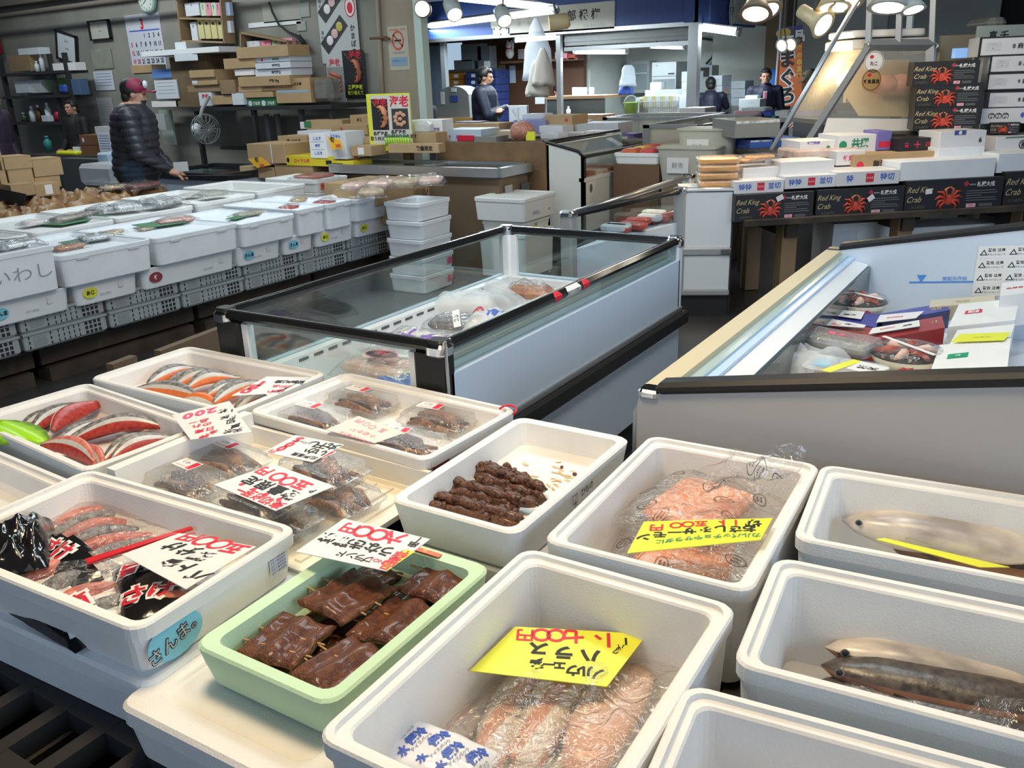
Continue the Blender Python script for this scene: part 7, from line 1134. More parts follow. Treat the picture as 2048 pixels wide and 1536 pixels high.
m = MB(); a = gl(1655, 268); b = gl(1830, 240); m.add([gl(1640, 285, .05), gl(1835, 278, .05), gl(1828, 238, .0), gl(1655, 236, .0)], [(0, 1, 2, 3), (3, 2, 1, 0)], FOAM); m.out('foam_ledge', t)
m = MB(); m.rbox(gl(1800, 80)+V((0, .3, -.02)), (.62, .45, .07), mat('case_white', (.70, .69, .64), .5), .02, .01); m.rbox(gl(1800, 70)+V((-.02, .3, .02)), (.56, .4, .05), FOAM, .03, .01); m.out('roof_tray', t)
m = MB(); m.box(gl(1750, 240)*1+V((0, .3, -.42)), (.75, .5, .8), DGREY); m.out('base', t)
m = MB(); a, b = PD(1727, -20, 4.9), PD(1543, 300, 4.6); m.tube([a, b], .012, ALU); m.outw('guy_bar', label='thin grey bar running diagonally down past the banner', cat='bar')
lamp('counter_bulb', 'POINT', kloc(1.1, 1.35, 1.55), (0, 0, 0), 16, (1, .72, .38), .06); lamp('roe_spot', 'SPOT', kloc(.0, .05, 1.95), kloc(-.12, .1, .9), 75, (1, .74, .40), .05, spot=48); lamp('crab_stall_bulbs', 'AREA', kloc(.7, -.1, 2.3), kloc(.7, .4, .8), 22, (1, .86, .66), .8)
# boxes below the trestle
for x0, x1, y0, y1, l, dec in ((1665, 1795, 445, 520, 'tilted white carton with a red square character under the trestle table', lab(('t', '士', 0, .45, .45, INKP), ('p', -.6, .75, .35, .3, mat('grey_print', (.72, .72, .72), .5)))), (1800, 1985, 452, 500, 'long white foam box under the trestle table', None)): pb(l, 'foam box', 'foam_box', KP.off(.35), x0, x1, y0, y1, .3, FOAM, dec, z0=.0)
# ================================================================ stalls at the back
FY = 11.0; FP_ = YP(FY)
xa, xb = FP_.p(838, 80).x, FP_.p(1389, 45).x
m = MB(); m.box(((xa+xb)/2-.3, FY+.06, 2.47), (xb-xa+.6, .12, .82), BLUE); m.box(((xa+xb)/2-.3, FY+.03, 2.045), (xb-xa+.6, .10, .05), STEEL); m.outw('stall_fascia', label='deep blue fascia board over the back stalls', cat='fascia')
SB = FP_.off(-.02)
def sgn(m, w_, h): m.text('部 根 権', h*.42, (.22*w_, -.001, h*.58), UX, UZ, INKB, .02); m.text('031-975-2702', h*.17, (.32*w_, -.001, h*.17), UX, UZ, INKGR); m.vtext('沼津', h*.2, (-.40*w_, -.001, h*.62), UX, UZ, INKGR); m.vtext('水平', h*.2, (-.30*w_, -.001, h*.62), UX, UZ, INKGR)
pb('long cream shop sign with black characters and a phone number on the blue fascia', 'sign', 'shop_sign', SB, 1018, 1229, 10, 64, .04, mat('sign_cream', (.55, .53, .46), .5), sgn)
m = MB(); p = SB.p(1001, 52); [m.oval(p+V((.09*math.cos(a), -.004, .09*math.sin(a))), UX, UZ, .075, .075, MATS['sign_cream'], 14) for a in [R(90+72*k) for k in range(5)]]; m.oval(p+V((0, -.006, 0)), UX, UZ, .1, .1, MATS['sign_cream']); m.text('9', .16, p+V((0, -.008, 0)), UX, UZ, INKB); m.outw('number_plate', label='flower-shaped cream plate with the number 9', cat='sign')
xs = xb; m = MB(); m.box((xs-.06, FY+1.2, 2.47), (.12, 2.5, .82), BLUE); m.outw('stall_fascia', label='blue fascia return running back at the stall corner', cat='fascia')
XS = Pl((xs, FY, 0), UY)
pb('cream shop sign 97 on the side fascia', 'sign', 'shop_sign', XS.off(-.02), 1470, 1536, -10, 50, .03, MATS['sign_cream'], lab(('t', '丸', -.1, .6, .3, INKB), ('v', '静岡県', -.75, .75, .12, INKGR), ('t', '☎964-2728', .1, .15, .10, INKGR))); m = MB(); p = XS.off(-.03).p(1464, 22); m.oval(p, UY, UZ, .12, .2, MATS['sign_cream']); m.text('97', .15, p+V((.003, 0, 0)), UY, UZ, INKB); m.outw('number_plate', label='oval cream plate with the number 97 on the side fascia', cat='sign')
a, b = FP_.p(1122, 90).x, FP_.p(1388, 80).x; zb = FP_.p(1250, 92).z
m = MB(); [m.box(((a+b)/2, FY+.10+.012*(k % 2), 2.05-.045*k-.02), (b-a, .02, .043), SHUT) for k in range(int((2.05-zb)/.045))]; m.box(((a+b)/2, FY+.1, zb), (b-a, .04, .05), STEEL); m.outw('roller_shutter', label='half-lowered grey roller shutter under the fascia', cat='shutter')
def post(label, px, w_, pl, mt=STEEL): p = pl.p(px, 130); m = MB(); m.rbox((p.x, p.y, 1.03), (w_, w_, 2.06), mt, .005, .003); m.outw('stall_post', label=label, cat='post')
post('bright steel stall post at the corner of the stall', 1388, .13, FP_.off(.05)); post('thin steel stall post left of the roller shutter', 1119, .07, FP_.off(.05)); post('grey post under the far right blue fascia', 1672, .08, YP(16.12)); post('grey post at the left end of the far right blue fascia', 1612, .08, YP(16.12))
post('grey steel post beside the grey door', 889, .08, FP_.off(.1), mat('dull_steel', (.20, .22, .24), .5))
struct('wall_stall', lambda m: (m.box((-6.5, 14.6, 1.5), (4.4, .1, 3.0), STALL), m.box((-8.3, 13.1, 1.5), (3.1, .1, 3.0), mat('brown_panel', (.10, .045, .025), .6)), m.box((-6.75, 13.9, 1.5), (.08, 1.4, 3.0), STALL)))
def wside(m): m.box((xs+.35, 14.4, 1.5), (2.6, .1, 3.0), STALL)
struct('wall_stall_side', wside)
B1 = YP(13.045); B2 = YP(14.545)
pb('grey blue door at the far left of the back stall', 'door', 'stall_door', YP(11.6), 848, 884, 92, 245, .05, mat('door_bluegrey', (.16, .22, .30), .5), lab(('p', .8, .45, .06, .03, STEEL)), z0=0); pb('bright window pane above the crates', 'window', 'window_pane', B1, 892, 925, 86, 140, .02, mat('lit_window', (.55, .75, .95), .5, emit=.7)); 
for x0, x1, y0, y1, l in ((922, 962, 88, 122, 'upper left'), (955, 980, 92, 140, 'right'), (908, 945, 120, 139, 'lower left')): pb('grey carton on the rack, %s of three' % l, 'carton', 'carton', YP(12.5), x0, x1, y0, y1, .2, mat('grey_carton', (.17, .20, .22), .6))
pb('grey rack board under the grey cartons', 'shelf', 'rack_board', YP(12.4), 895, 982, 138, 144, .4, STEEL)
for k in range(4): pb('orange plastic crate with a white tag, %s from the top' % ORD[k], 'crate', 'plastic_crate', YP(12.3), 895, 930, 146+13*k, 158+13*k, .4, mat('crate_orange', (.42, .17, .02), .5), lab(('p', 0, .5, .25, .5, WPAP)), 'orange crates')
for k in range(8): pb('dark blue plastic crate with a white tag, %s from the top' % ORD[k], 'crate', 'plastic_crate', YP(12.2), 931, 962, 145+13.5*k, 157.5+13.5*k, .4, mat('crate_navy', (.02, .04, .16), .5), lab(('p', 0, .5, .25, .5, WPAP)), 'dark blue crates')
for k in range(7): pb('plain dark blue crate in the right column, %s from the top' % ORD[k], 'crate', 'plastic_crate', YP(12.3), 963, 992, 140+15*k, 154+15*k, .4, MATS['crate_navy'], None, 'dark blue crates')
pb('dark stand under the orange crates', 'stand', 'crate_stand', YP(12.3), 895, 930, 198, 206, .4, DARKS, z0=0); pb('dark stand under the dark blue crates', 'stand', 'crate_stand', YP(12.2), 931, 992, 254, 262, .5, DARKS, z0=0); pb('small white notice on the blue crates', 'paper', 'notice_sheet', YP(12.1), 968, 980, 122, 135, .005, WPAP); pb('tall white notice on the brown wall', 'paper', 'notice_sheet', B1, 1019, 1031, 131, 166, .004, mat('cool_paper', (.52, .62, .80), .6)); pb('pinkish notice behind the man with crossed arms', 'paper', 'notice_sheet', B1, 997, 1011, 130, 168, .004, mat('pink_sheet', (.50, .40, .40), .6)); pb('second cool white sheet hanging beside the white bags', 'paper', 'notice_sheet', B1, 1057, 1068, 155, 178, .004, MATS['cool_paper']); pb('white paper hanging on the desk front', 'paper', 'notice_sheet', YP(11.5), 1070, 1089, 190, 208, .003, WPAP)
t2 = pb('wooden shelf board on the brown wall holding the cat figurine', 'shelf', 'shelf_board', YP(12.6), 1000, 1155, 119, 124, .25, mat('shelf_wood', (.16, .08, .04), .6))
p = YP(12.65).p(1020, 118); t = thing('cat_figurine', p, 'white cat figurine with a raised paw on the wooden shelf', 'figurine'); m = MB(); m.ball((0, 0, .09), (.075, .06, .09), PAPER, 12, 8); m.ball((0, -.01, .20), (.06, .055, .055), PAPER, 12, 8); [m.ball((s*.035, 0, .25), (.018, .012, .03), PAPER, 8, 5) for s in (-1, 1)]; m.tube([(.06, -.02, .12), (.085, -.03, .18), (.075, -.03, .25)], .018, PAPER, 8); m.out('body', t); m = MB(); m.tube([(.055*math.cos(a), -.01+.05*math.sin(a), .155) for a in [k*.63 for k in range(11)]], .008, INKR, 6); m.out('collar', t); m = MB(); m.ball((0, -.064, .19), .009, INKP, 6, 4); m.out('nose', t)
for s in (-1, 1): m = MB(); m.ball((s*.022, -.062, .21), .007, INKB, 6, 4); m.out('eye', t)
for x0, x1, y0, y1, mt, l in ((1036, 1046, 98, 118, GREY, 'grey bottle beside the cat figurine'), (1110, 1124, 104, 119, WPAP, 'white packet right of the hanging bags on the shelf'), (1126, 1134, 106, 119, PINKB, 'pink packet on the shelf'), (1136, 1150, 108, 119, mat('red_tin', (.40, .06, .04), .5), 'red tin at the right end of the shelf')): pb(l, 'packet', 'shelf_packet', YP(12.6), x0, x1, y0, y1, .1, mt)
DK = YP(11.7); a, b, lo_, hi = DK.span(1090, 1208, 192, 235); t = thing('reception_desk', ((a.x+b.x)/2, 12.05, 0), 'dark desk with a wooden top where a woman writes', 'desk'); w_ = b.x-a.x; dz_ = hi; m = MB(); m.box((0, 0, dz_-.02), (w_, .7, .04), mat('desk_wood', (.22, .13, .07), .5)); m.out('desk_top', t); m = MB(); m.box((0, -.3, dz_/2-.02), (w_*.97, .03, dz_-.04), MATS['desk_front']); m.out('desk_front_panel', t)
for x0, l in ((1144, 'first'), (1154, 'second'), (1164, 'third'), (1178, 'fourth')): pb('small white form clipped on the desk rack, %s from the left' % l, 'paper', 'desk_form', DK.off(.2), x0, x0+9, 175, 191, .02, MATS['cool_paper'], None, 'forms on the desk rack')
p = DK.off(-.5).p(1137, 232); bottle('small white pump bottle on the low bench before the desk', 1137, 213, 230, WPAP, .03, DK.off(-.4)); pb('dark low bench before the desk', 'bench', 'low_bench', DK.off(-.5), 1115, 1205, 230, 237, .4, WOOD, z0=0)
# grinding machine in a wooden frame
GM = YP(9.9); p = GM.p(905, 245); t = thing('grinder', (p.x, 10.1, 0), 'grey metal grinder drum in a wooden frame', 'machine'); zt_ = GM.p(905, 172).z; zb_ = GM.p(905, 240).z; m = MB(); m.loft([[(.26*math.cos(a), y, zb_+.1+(zt_-zb_-.1)*(.5+.5*math.sin(a)) if math.sin(a) > 0 else zb_-.1) for a in [k*math.pi/10-.001 for k in range(20)]] for y in (-.15, .15)], mat('machine_grey', (.24, .25, .25), .5)); m.out('drum', t); m = MB(); m.box((.02, -.16, zt_-.16), (.12, .01, .08), mat('seal_blue', (.05, .09, .35), .5)); m.out('blue_label', t); m = MB(); m.box((.02, -.16, zt_-.05), (.08, .01, .05), WPAP); m.out('white_label', t); m = MB(); m.box((-.17, -.16, zt_-.15), (.06, .01, .16), WPAP); m.out('tall_label', t)
m = MB(); [m.box((x, -.2, zb_/2+.1), (.06, .05, zb_+.25), BAMBOO) for x in (-.42, .42)]; m.box((0, -.18, zb_-.06), (.8, .06, .18), BAMBOO); m.out('wooden_frame', t)
# stall interior right: fridge, cabinet, foam stacks, sink
pb('glass-fronted white cabinet on the back wall', 'cabinet', 'glass_cabinet', YP(14.2), 1254, 1298, 122, 186, .3, mat('cab_grey', (.28, .31, .32), .5), lab(('p', 0, .5, .8, .8, mat('cab_glass', (.22, .27, .29), .2)), ('p', 0, .62, .8, .02, WPAP))); pb('tall steel refrigerator in the stall', 'fridge', 'steel_fridge', YP(13.2), 1303, 1352, 124, 215, .6, mat('fridge_steel', (.38, .42, .44), .35, .4), lab(('p', 0, .69, .98, .01, INKB), ('p', .6, .74, .25, .03, INKB), ('p', 0, .35, .9, .55, mat('fridge_glass', (.30, .35, .37), .2)), ('t', '▬', -.6, .93, .05, INKGR))); pb('small dark-doored microwave box on the shelf', 'oven', 'steel_oven', YP(13.4), 1388, 1424, 131, 158, .3, mat('oven_grey', (.36, .40, .41), .5), lab(('p', .1, .5, .6, .7, INKB)))
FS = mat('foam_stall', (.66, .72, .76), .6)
def fstk(x0, x1, ys, pl, l):
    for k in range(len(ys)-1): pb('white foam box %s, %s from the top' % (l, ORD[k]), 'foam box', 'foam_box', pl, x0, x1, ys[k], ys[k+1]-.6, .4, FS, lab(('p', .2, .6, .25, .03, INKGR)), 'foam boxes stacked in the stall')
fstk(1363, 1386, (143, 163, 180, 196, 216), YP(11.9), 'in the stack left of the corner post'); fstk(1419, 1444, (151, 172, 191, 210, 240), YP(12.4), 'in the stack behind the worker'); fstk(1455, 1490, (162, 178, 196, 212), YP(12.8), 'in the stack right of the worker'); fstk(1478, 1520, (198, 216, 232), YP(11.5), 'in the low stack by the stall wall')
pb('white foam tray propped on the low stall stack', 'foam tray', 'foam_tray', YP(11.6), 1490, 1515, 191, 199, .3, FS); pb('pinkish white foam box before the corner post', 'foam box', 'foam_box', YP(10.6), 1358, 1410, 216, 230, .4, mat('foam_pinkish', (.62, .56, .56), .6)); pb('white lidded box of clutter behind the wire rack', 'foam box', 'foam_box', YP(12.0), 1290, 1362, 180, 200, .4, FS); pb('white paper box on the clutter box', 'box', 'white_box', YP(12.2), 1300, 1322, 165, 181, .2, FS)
WR = YP(11.3); a, b, lo_, hi = WR.span(1272, 1357, 194, 228); t = thing('dish_rack', ((a.x+b.x)/2, 11.5, lo_), 'pale wire dish rack over the steel sink', 'rack'); w_ = b.x-a.x; h = hi-lo_; m = MB(); [m.box((-w_/2+w_*k/24, -.2, h*.4), (.008, .008, h*.7), GREY) for k in range(25)]; [m.box((0, -.2, h*q), (w_, .012, .012), WPAP) for q in (.08, .75)]; [m.box((s*w_/2, 0, h*.5), (.02, .4, h), WPAP) for s in (-1, 1)]; m.out('wire_frame', t); m = MB(); [m.rbox((-w_*.35+w_*.1*k, 0, h*.7), (.08, .2, .16), FS if k % 2 else YPAK, .02, .01) for k in range(8)]; m.out('dishes', t)
pb('steel sink counter under the dish rack', 'sink', 'sink_counter', YP(11.2), 1262, 1360, 226, 236, .6, mat('dull_brass', (.26, .23, .16), .5), None, z0=0)
bk = YP(11.15); p = bk.p(1262, 229); t = thing('bucket', p, 'light green plastic bucket at the left end of the sink', 'bucket'); rg = [[(q*math.cos(a), q*math.sin(a), z) for a in [k*math.pi/10 for k in range(20)]] for q, z in ((.07, 0), (.10, .15), (.11, .155), (.095, .15), (.065, .01))]; m = MB(); m.loft(rg, mat('bucket_lime', (.45, .65, .15), .4), smooth=True); m.out('bucket_body', t); m = MB(); m.tube([(.1*math.cos(a), 0, .15+.09*math.sin(a)) for a in [k*math.pi/8 for k in range(9)]], .005, WPAP, 5); m.out('handle', t)
def hangbag(label, px, y0, y1, w0, w1, pl, mt, seed):
    a = pl.p(px, y0); b = pl.p(px, y1); h = a.z-b.z; m = MB(); rg = []
    for i in range(9):
        s = i/8; ww = w0+(w1-w0)*s**.6; rg.append([(ww*math.cos(q)*(1+.25*noise.noise(V((math.cos(q)*2, math.sin(q)*2, s*3+seed)))), ww*.45*math.sin(q)*(1+.3*noise.noise(V((q, s*4, seed)))), h*(1-s)+.03*noise.noise(V((q*2, seed, s)))*(i > 6)) for q in [k*math.pi/12 for k in range(24)]])
    m.loft(rg, mt, smooth=True, cap1=True); return m.out('hanging_bag', None, (a.x, a.y, b.z), label=label, cat='bag')
HB = YP(8.8); hangbag('long bluish white plastic bags hanging from the canopy', 1072, 36, 160, .02, .20, HB, BAGW, 1); hangbag('cream cloth bag hanging in front of the bluish bags', 1085, 95, 170, .02, .14, HB.off(-.15), mat('cream_cloth', (.58, .54, .48), .8), 4); hangbag('lower cream cloth bag hanging on the hook', 1073, 120, 192, .03, .15, HB.off(-.1), mat('cream_cloth', (.58, .54, .48), .8), 7)
hangbag('white bag with a blue bottom hanging in the right stall', 1256, 130, 172, .05, .13, YP(11.4), mat('white_bag_solid', (.62, .70, .78), .6), 2); hangbag('blue cloth under the white hanging bag', 1252, 168, 188, .06, .12, YP(11.5), BLUP, 5); hangbag('dark blue cloth hanging on the stall wall', 1177, 150, 168, .05, .07, YP(14.3), BLUP, 8); hangbag('black apron hanging on the stall wall', 1205, 140, 170, .02, .05, YP(14.3), BLKM, 9)
m = MB(); p = B2.off(-.03).p(1476, 104); m.box(p, (.22, .06, .28), mat('dark_board', (.12, .10, .08), .7)); m.box(p+V((0, -.04, .02)), (.06, .03, .06), WPAP); m.outw('meter_board', label='dark meter board with a white switch on the stall wall', cat='electric box'); pb('row of round grey sockets under the meter board', 'electric box', 'socket_row', B2.off(-.04), 1465, 1484, 117, 126, .04, GREY); pb('yellowish electric cabinet at the right of the stall wall', 'electric box', 'electric_cabinet', B2.off(-.06), 1507, 1528, 150, 176, .06, mat('cabinet_cream', (.46, .42, .28), .6))
for pts, l in ((((1478, 60), (1484, 66), (1500, 85), (1520, 105), (1538, 116)), 'black cable sagging across the stall corner'), (((1400, 76), (1425, 80), (1430, 95), (1424, 115), (1412, 128)), 'black cable loop on the stall wall left of the meter board'), (((1472, 128), (1466, 150), (1458, 162)), 'black cable under the meter board')): m = MB(); m.tube([B2.off(-.08).p(*q) for q in pts], .018, BLKM); m.outw('cable', label=l, cat='cable')
struct('ceiling_stall', lambda m: m.box((-6.2, 12.9, 2.93), (5.4, 3.4, .06), STALL))
# ---- lights
def tube_light(label, a, b, power, r=.022, em=9, zc=2.9):
    a, b = V(a), V(b); c = (a+b)/2; t = thing('tube_light', c, label, 'lamp'); m = MB(); m.tube([a-c, b-c], r, mat('tube_glow', (.88, .97, 1), .4, emit=em), 10); m.out('tube', t); m = MB(); d = (b-a).normalized(); m.tube([a-c-d*.02+UZ*.04, b-c+d*.02+UZ*.04], .025, WHITE, 6); m.tube([a-c-d*.02, a-c+d*.02], r*1.2, ALU, 8); m.tube([b-c-d*.02, b-c+d*.02], r*1.2, ALU, 8); m.out('fitting', t)
    for k in (.2, .8): m = MB(); q = a.lerp(b, k)-c; m.tube([q+UZ*.04, V((q.x, q.y, zc-c.z))], .006, DGREY, 5); m.out('hanger', t)
    if power: o = lamp('tube_lamp', 'AREA', c-UZ*.06, c-UZ*2, power, TUBE, (b-a).length, .06); o.rotation_euler = (0, 0, math.atan2(d.y, d.x))
tube_light('long fluorescent tube across the canopy, lower one behind the spot lamps', P(857, 52, 2.25), P(1112, 20, 2.25), 60, .04, 9, 2.46); tube_light('long fluorescent tube across the canopy, upper one running to the top edge', P(880, -10, 2.30), P(1106, 16, 2.30), 60, .04, 9, 2.46)
tube_light('fluorescent tube over the reception desk', YP(11.6).p(1030, 80), YP(11.6).p(1116, 74), 45, .035); tube_light('fluorescent tube under the roller shutter', YP(11.9).p(1150, 104), YP(11.9).p(1254, 104), 70, .028); tube_light('paired fluorescent tube at the stall corner', YP(11.3).p(1404, 54), YP(11.3).p(1477, 64), 40, .05); tube_light('dim fluorescent tube deep inside the stall', YP(13.6).p(1300, 94), YP(13.6).p(1368, 96), 15, .02, 3)
m = MB(); a, b = P(815, 10, 2.42), P(1250, -12, 2.42); m.box((a.x*.5+b.x*.5-.2, 8.6, 2.47), (4.6, 2.4, .04), mat('canopy_grey', (.22, .23, .25), .6)); m.outw('canopy', label='grey canopy board above the fluorescent tubes', cat='canopy')
def spot_lamp(label, px, py, dist, aim, mt, size=.075, em=6, bell=False, group='spot lamps', zc=4.12):
    p = PD(px, py, dist); t = thing('spot_lamp', p, label, 'lamp', 0, group); q = V(aim).normalized().to_track_quat('Z', 'Y').to_matrix().to_4x4(); n = 18; ring = lambda r, z: [(r*math.cos(2*math.pi*k/n), r*math.sin(2*math.pi*k/n), z) for k in range(n)]
    m = MB()
    if bell: m.loft([ring(size*.55, -size*2.2), ring(size*.6, -size*.9), ring(size*.7, -size*.4), ring(size*1.15, size*.4), ring(size*1.05, size*.38)], mt, smooth=True, T=q)
    else: m.loft([ring(size*.7, -size*2.2), ring(size, -size*1.8), ring(size, size*.5), ring(size*.9, size*.5)], mt, True, False, True, q)
    m.out('lamp_shade', t); m = MB(); m.loft([ring(size*.1, size*.42), ring(size*.85, size*.40), ring(size*.88, size*.3)], mat('bulb_glow', (1, .90, .72), .4, emit=em), smooth=True, T=q); m.out('bulb', t)
    m = MB(); m.tube([q @ V((0, 0, -size)), V((0, .0, size*2.6)), V((0, 0, (2.46 if px < 1200 else zc)-p.z))], size*.12, DGREY, 6); m.out('bracket', t); return t
LAW = mat('lamp_white', (.55, .60, .58), .4); LAB = mat('lamp_bronze', (.20, .16, .12), .4); LAC = mat('lamp_cream', (.62, .50, .30), .4)
spot_lamp('bronze spot lamp facing the viewer at the left end of the rail', 845, 18, 8.6, fw*-1+UZ*-.35, LAB, .075); spot_lamp('white cylinder spot lamp, second on the rail', 908, 25, 8.6, (.7, -.6, -.75), LAW, .075); spot_lamp('white cylinder spot lamp, third on the rail', 1008, 38, 8.6, (.7, -.6, -.75), LAW, .07); spot_lamp('pale vented spot lamp by the hanging bags, turned left', 1106, 46, 8.6, (-.8, -.5, -.1), LAC, .07)
spot_lamp('large bronze lamp shade by the cream hanging board', 1512, 18, 5.6, (.1, -.5, -.9), LAB, .085, 4, True); spot_lamp('second bronze lamp shade behind the first', 1530, 14, 5.9, (.5, -.4, -.9), LAB, .085, 4, True); spot_lamp('cream bell spot lamp hanging under the cluster', 1640, 46, 4.9, (.75, -.35, -.45), LAC, .062, 6, True); spot_lamp('cream bell lamp in the bright cluster, left', 1668, 4, 4.9, (.1, -.3, -1), LAC, .075, 9, True); spot_lamp('cream bell lamp in the bright cluster, right', 1690, 0, 4.9, (.3, -.3, -1), LAC, .075, 9, True); spot_lamp('cream bell lamp at the top edge right of the cluster', 1700, 2, 5.1, (.4, -.3, -.9), LAC, .06, 6, True); spot_lamp('white glowing dish lamp above the glazed counter', 1778, 2, 5.2, (.0, -.3, -1), LAW, .09, 8, True); spot_lamp('grey bell lamp above the glazed counter', 1826, 12, 5.2, (.3, -.3, -1), LAW, .055, 5, True)
for i, (px, py) in enumerate(((1566, 90), (1584, 88))): spot_lamp('small bright bulb in front of the banner, %s' % ('left', 'right')[i], px, py, 9.5, (-.3, -1, -.3), LAW, .06, 12, True)
pb('cream board hanging by the bronze lamps', 'board', 'hanging_board', Pl(PD(1540, 10, 6.0), (1, .4, 0)), 1520, 1552, -20, 32, .03, mat('hang_cream', (.70, .58, .34), .6), None)
# ---- right background: concrete column, banner, far stalls
pb('brown concrete column between the stalls', 'column', 'concrete_column', YP(13.5), 1530, 1570, -20, 215, .5, mat('column_brown', (.16, .12, .08), .9), None, z0=0)
def banner(m, w_, h):
    m.patch((0, -.001, .90*h), UX, UZ, w_, h*.2, mat('banner_navy', (.08, .08, .25), .6)); m.oval((-.25*w_, -.0014, .93*h), UX, UZ, w_*.3, h*.06, mat('banner_gold', (.75, .50, .08), .6)); m.text('一品', w_*.45, (.15*w_, -.002, .87*h), UX, UZ, INKW, .05)
    m.vtext('まぐろ', w_*.72, (-.10*w_, -.0014, .60*h), UX, UZ, INKW, .10, .98); m.vtext('まぐろ', w_*.70, (-.10*w_, -.002, .60*h), UX, UZ, INKB, .04, 1.0); m.vtext('海の幸直送', w_*.22, (.38*w_, -.0014, .72*h), UX, UZ, mat('banner_gold', (.75, .5, .08), .6), .05, 1.2)
o = pb('tall orange tuna banner with black brush characters', 'banner', 'fabric_banner', YP(12.6), 1560, 1610, 52, 212, .01, mat('banner_orange', (.70, .16, .04), .6), banner); o.rotation_euler.y = R(-4)
m = MB(); p = YP(12.58).p(1556, 130); m.tube([(p.x-.02, 12.57, 0), (p.x, 12.57, 2.5)], .015, WPAP); m.outw('banner_pole', label='white pole of the tuna banner', cat='pole'); hangbag('bright blue cloth hanging behind the standing man', 1543, 138, 195, .05, .17, YP(12.9), mat('bright_blue', (.03, .20, .72), .5), 12)
FR = YP(16.0); pb('blue fascia of the far right stall with white emblem characters', 'fascia', 'stall_fascia', FR, 1572, 1672, 24, 72, .1, BLUE, lab(('t', '石', -.35, .55, .5, INKW), ('t', '木商店', .35, .3, .42, INKW))); pb('lower blue fascia of the far right stall', 'fascia', 'stall_fascia', FR.off(.1), 1610, 1735, 58, 90, .1, BLUE); tube_light('fluorescent tube under the far right fascia', FR.off(-.1).p(1612, 96), FR.off(-.1).p(1702, 92), 60, .045, 9, 4.12); tube_light('fluorescent tube at the far right behind the frame', FR.off(-.1).p(1708, 92), FR.off(-.1).p(1735, 90), 10, .06, 9, 4.12)
struct('wall_far_stall', lambda m: m.box((FR.p(1660, 130).x, 18.4, 1.5), (4.5, .1, 3), STALL))
for x0, x1, y0, y1, mt, l in ((1612, 1640, 108, 185, WPAP, 'white board with papers on the far stall wall'), (1642, 1670, 98, 190, mat('dark_clutter', (.08, .08, .08), .8), 'dark hanging clutter in the far stall'), (1672, 1700, 100, 150, CARDD, 'brown carton on the far stall shelf'), (1640, 1660, 130, 175, mat('dark_coat', (.04, .04, .045), .8), 'dark coat hanging in the far stall'), (1690, 1722, 135, 160, mat('pale_green_bin', (.40, .50, .30), .6), 'pale green bin behind the frame')): pb(l, 'clutter' if 'clutter' in l else l.split()[-0] if False else {'w': 'board', 'd': 'cloth', 'b': 'carton', 'p': 'bin'}[l[0]], {'w': 'paper_board', 'd': 'dark_cloth', 'b': 'carton', 'p': 'plastic_bin'}[l[0]], FR.off(.6), x0, x1, y0, y1, .2, mt)
FT = YP(9.6); a, b = FT.p(1470, 240), FT.p(1780, 228)
m = MB(); m.box(((a.x+b.x)/2, 10.0, FT.p(1600, 236).z-.02), (b.x-a.x, .8, .04), STEEL); [m.box((x, 10, FT.p(1600, 236).z/2-.02), (.06, .06, FT.p(1600, 236).z-.04), DGREY) for x in (a.x+.1, b.x-.1)]; m.outw('steel_table', label='long steel table of goods before the standing man', cat='table')
for x0, x1, y0, y1, mt, l in ((1466, 1520, 222, 242, mat('pink_crate', (.62, .36, .40), .6), 'pink tray of bags on the steel table'), (1522, 1545, 222, 234, BLUP, 'small violet blue bag on the steel table'), (1540, 1562, 230, 240, TEALP, 'teal bag on the steel table'), (1548, 1578, 222, 238, FS, 'white foam box on the steel table before the man'), (1590, 1650, 223, 234, mat('bright_blue', (.03, .2, .72), .5), 'bright blue tarp on the steel table'), (1480, 1530, 216, 224, FS, 'white foam lid on the pink tray')): pb(l, l.split()[-0 if False else 1] if False else 'goods', {'pink tray': 'goods_tray', 'small vio': 'goods_bag', 'teal bag ': 'goods_bag', 'white foa': 'foam_box', 'bright bl': 'tarp'}[l[:9]], FT.off(.1), x0, x1, y0, y1, .3, mt, None, bev=.02)
WB = Pl(PD(2000, 100, 7.5), rt0); pb('pale sign board with black characters behind the white-ended cartons', 'sign', 'sign_board', WB, 1948, 2060, 50, 195, .03, mat('board_pale', (.42, .46, .42), .6), lab(('t', '直 千', -.25, .86, .13, INKB))); pb('white hood of a fan unit at the top right', 'fan unit', 'fan_hood', WB.off(.5), 1980, 2020, 34, 55, .4, mat('hood_grey', (.30, .30, .26), .6), None, bev=.05); pb('blue-lit screen behind the crab box stack', 'screen', 'small_screen', WB.off(.1), 1910, 1942, 96, 116, .05, mat('screen_blue', (.25, .45, .85), .4, emit=.8)); pb('cream wall panel behind the glazed counter', 'panel', 'wall_panel', WB.off(.3), 1880, 1952, 70, 130, .04, mat('panel_cream', (.40, .36, .26), .7))
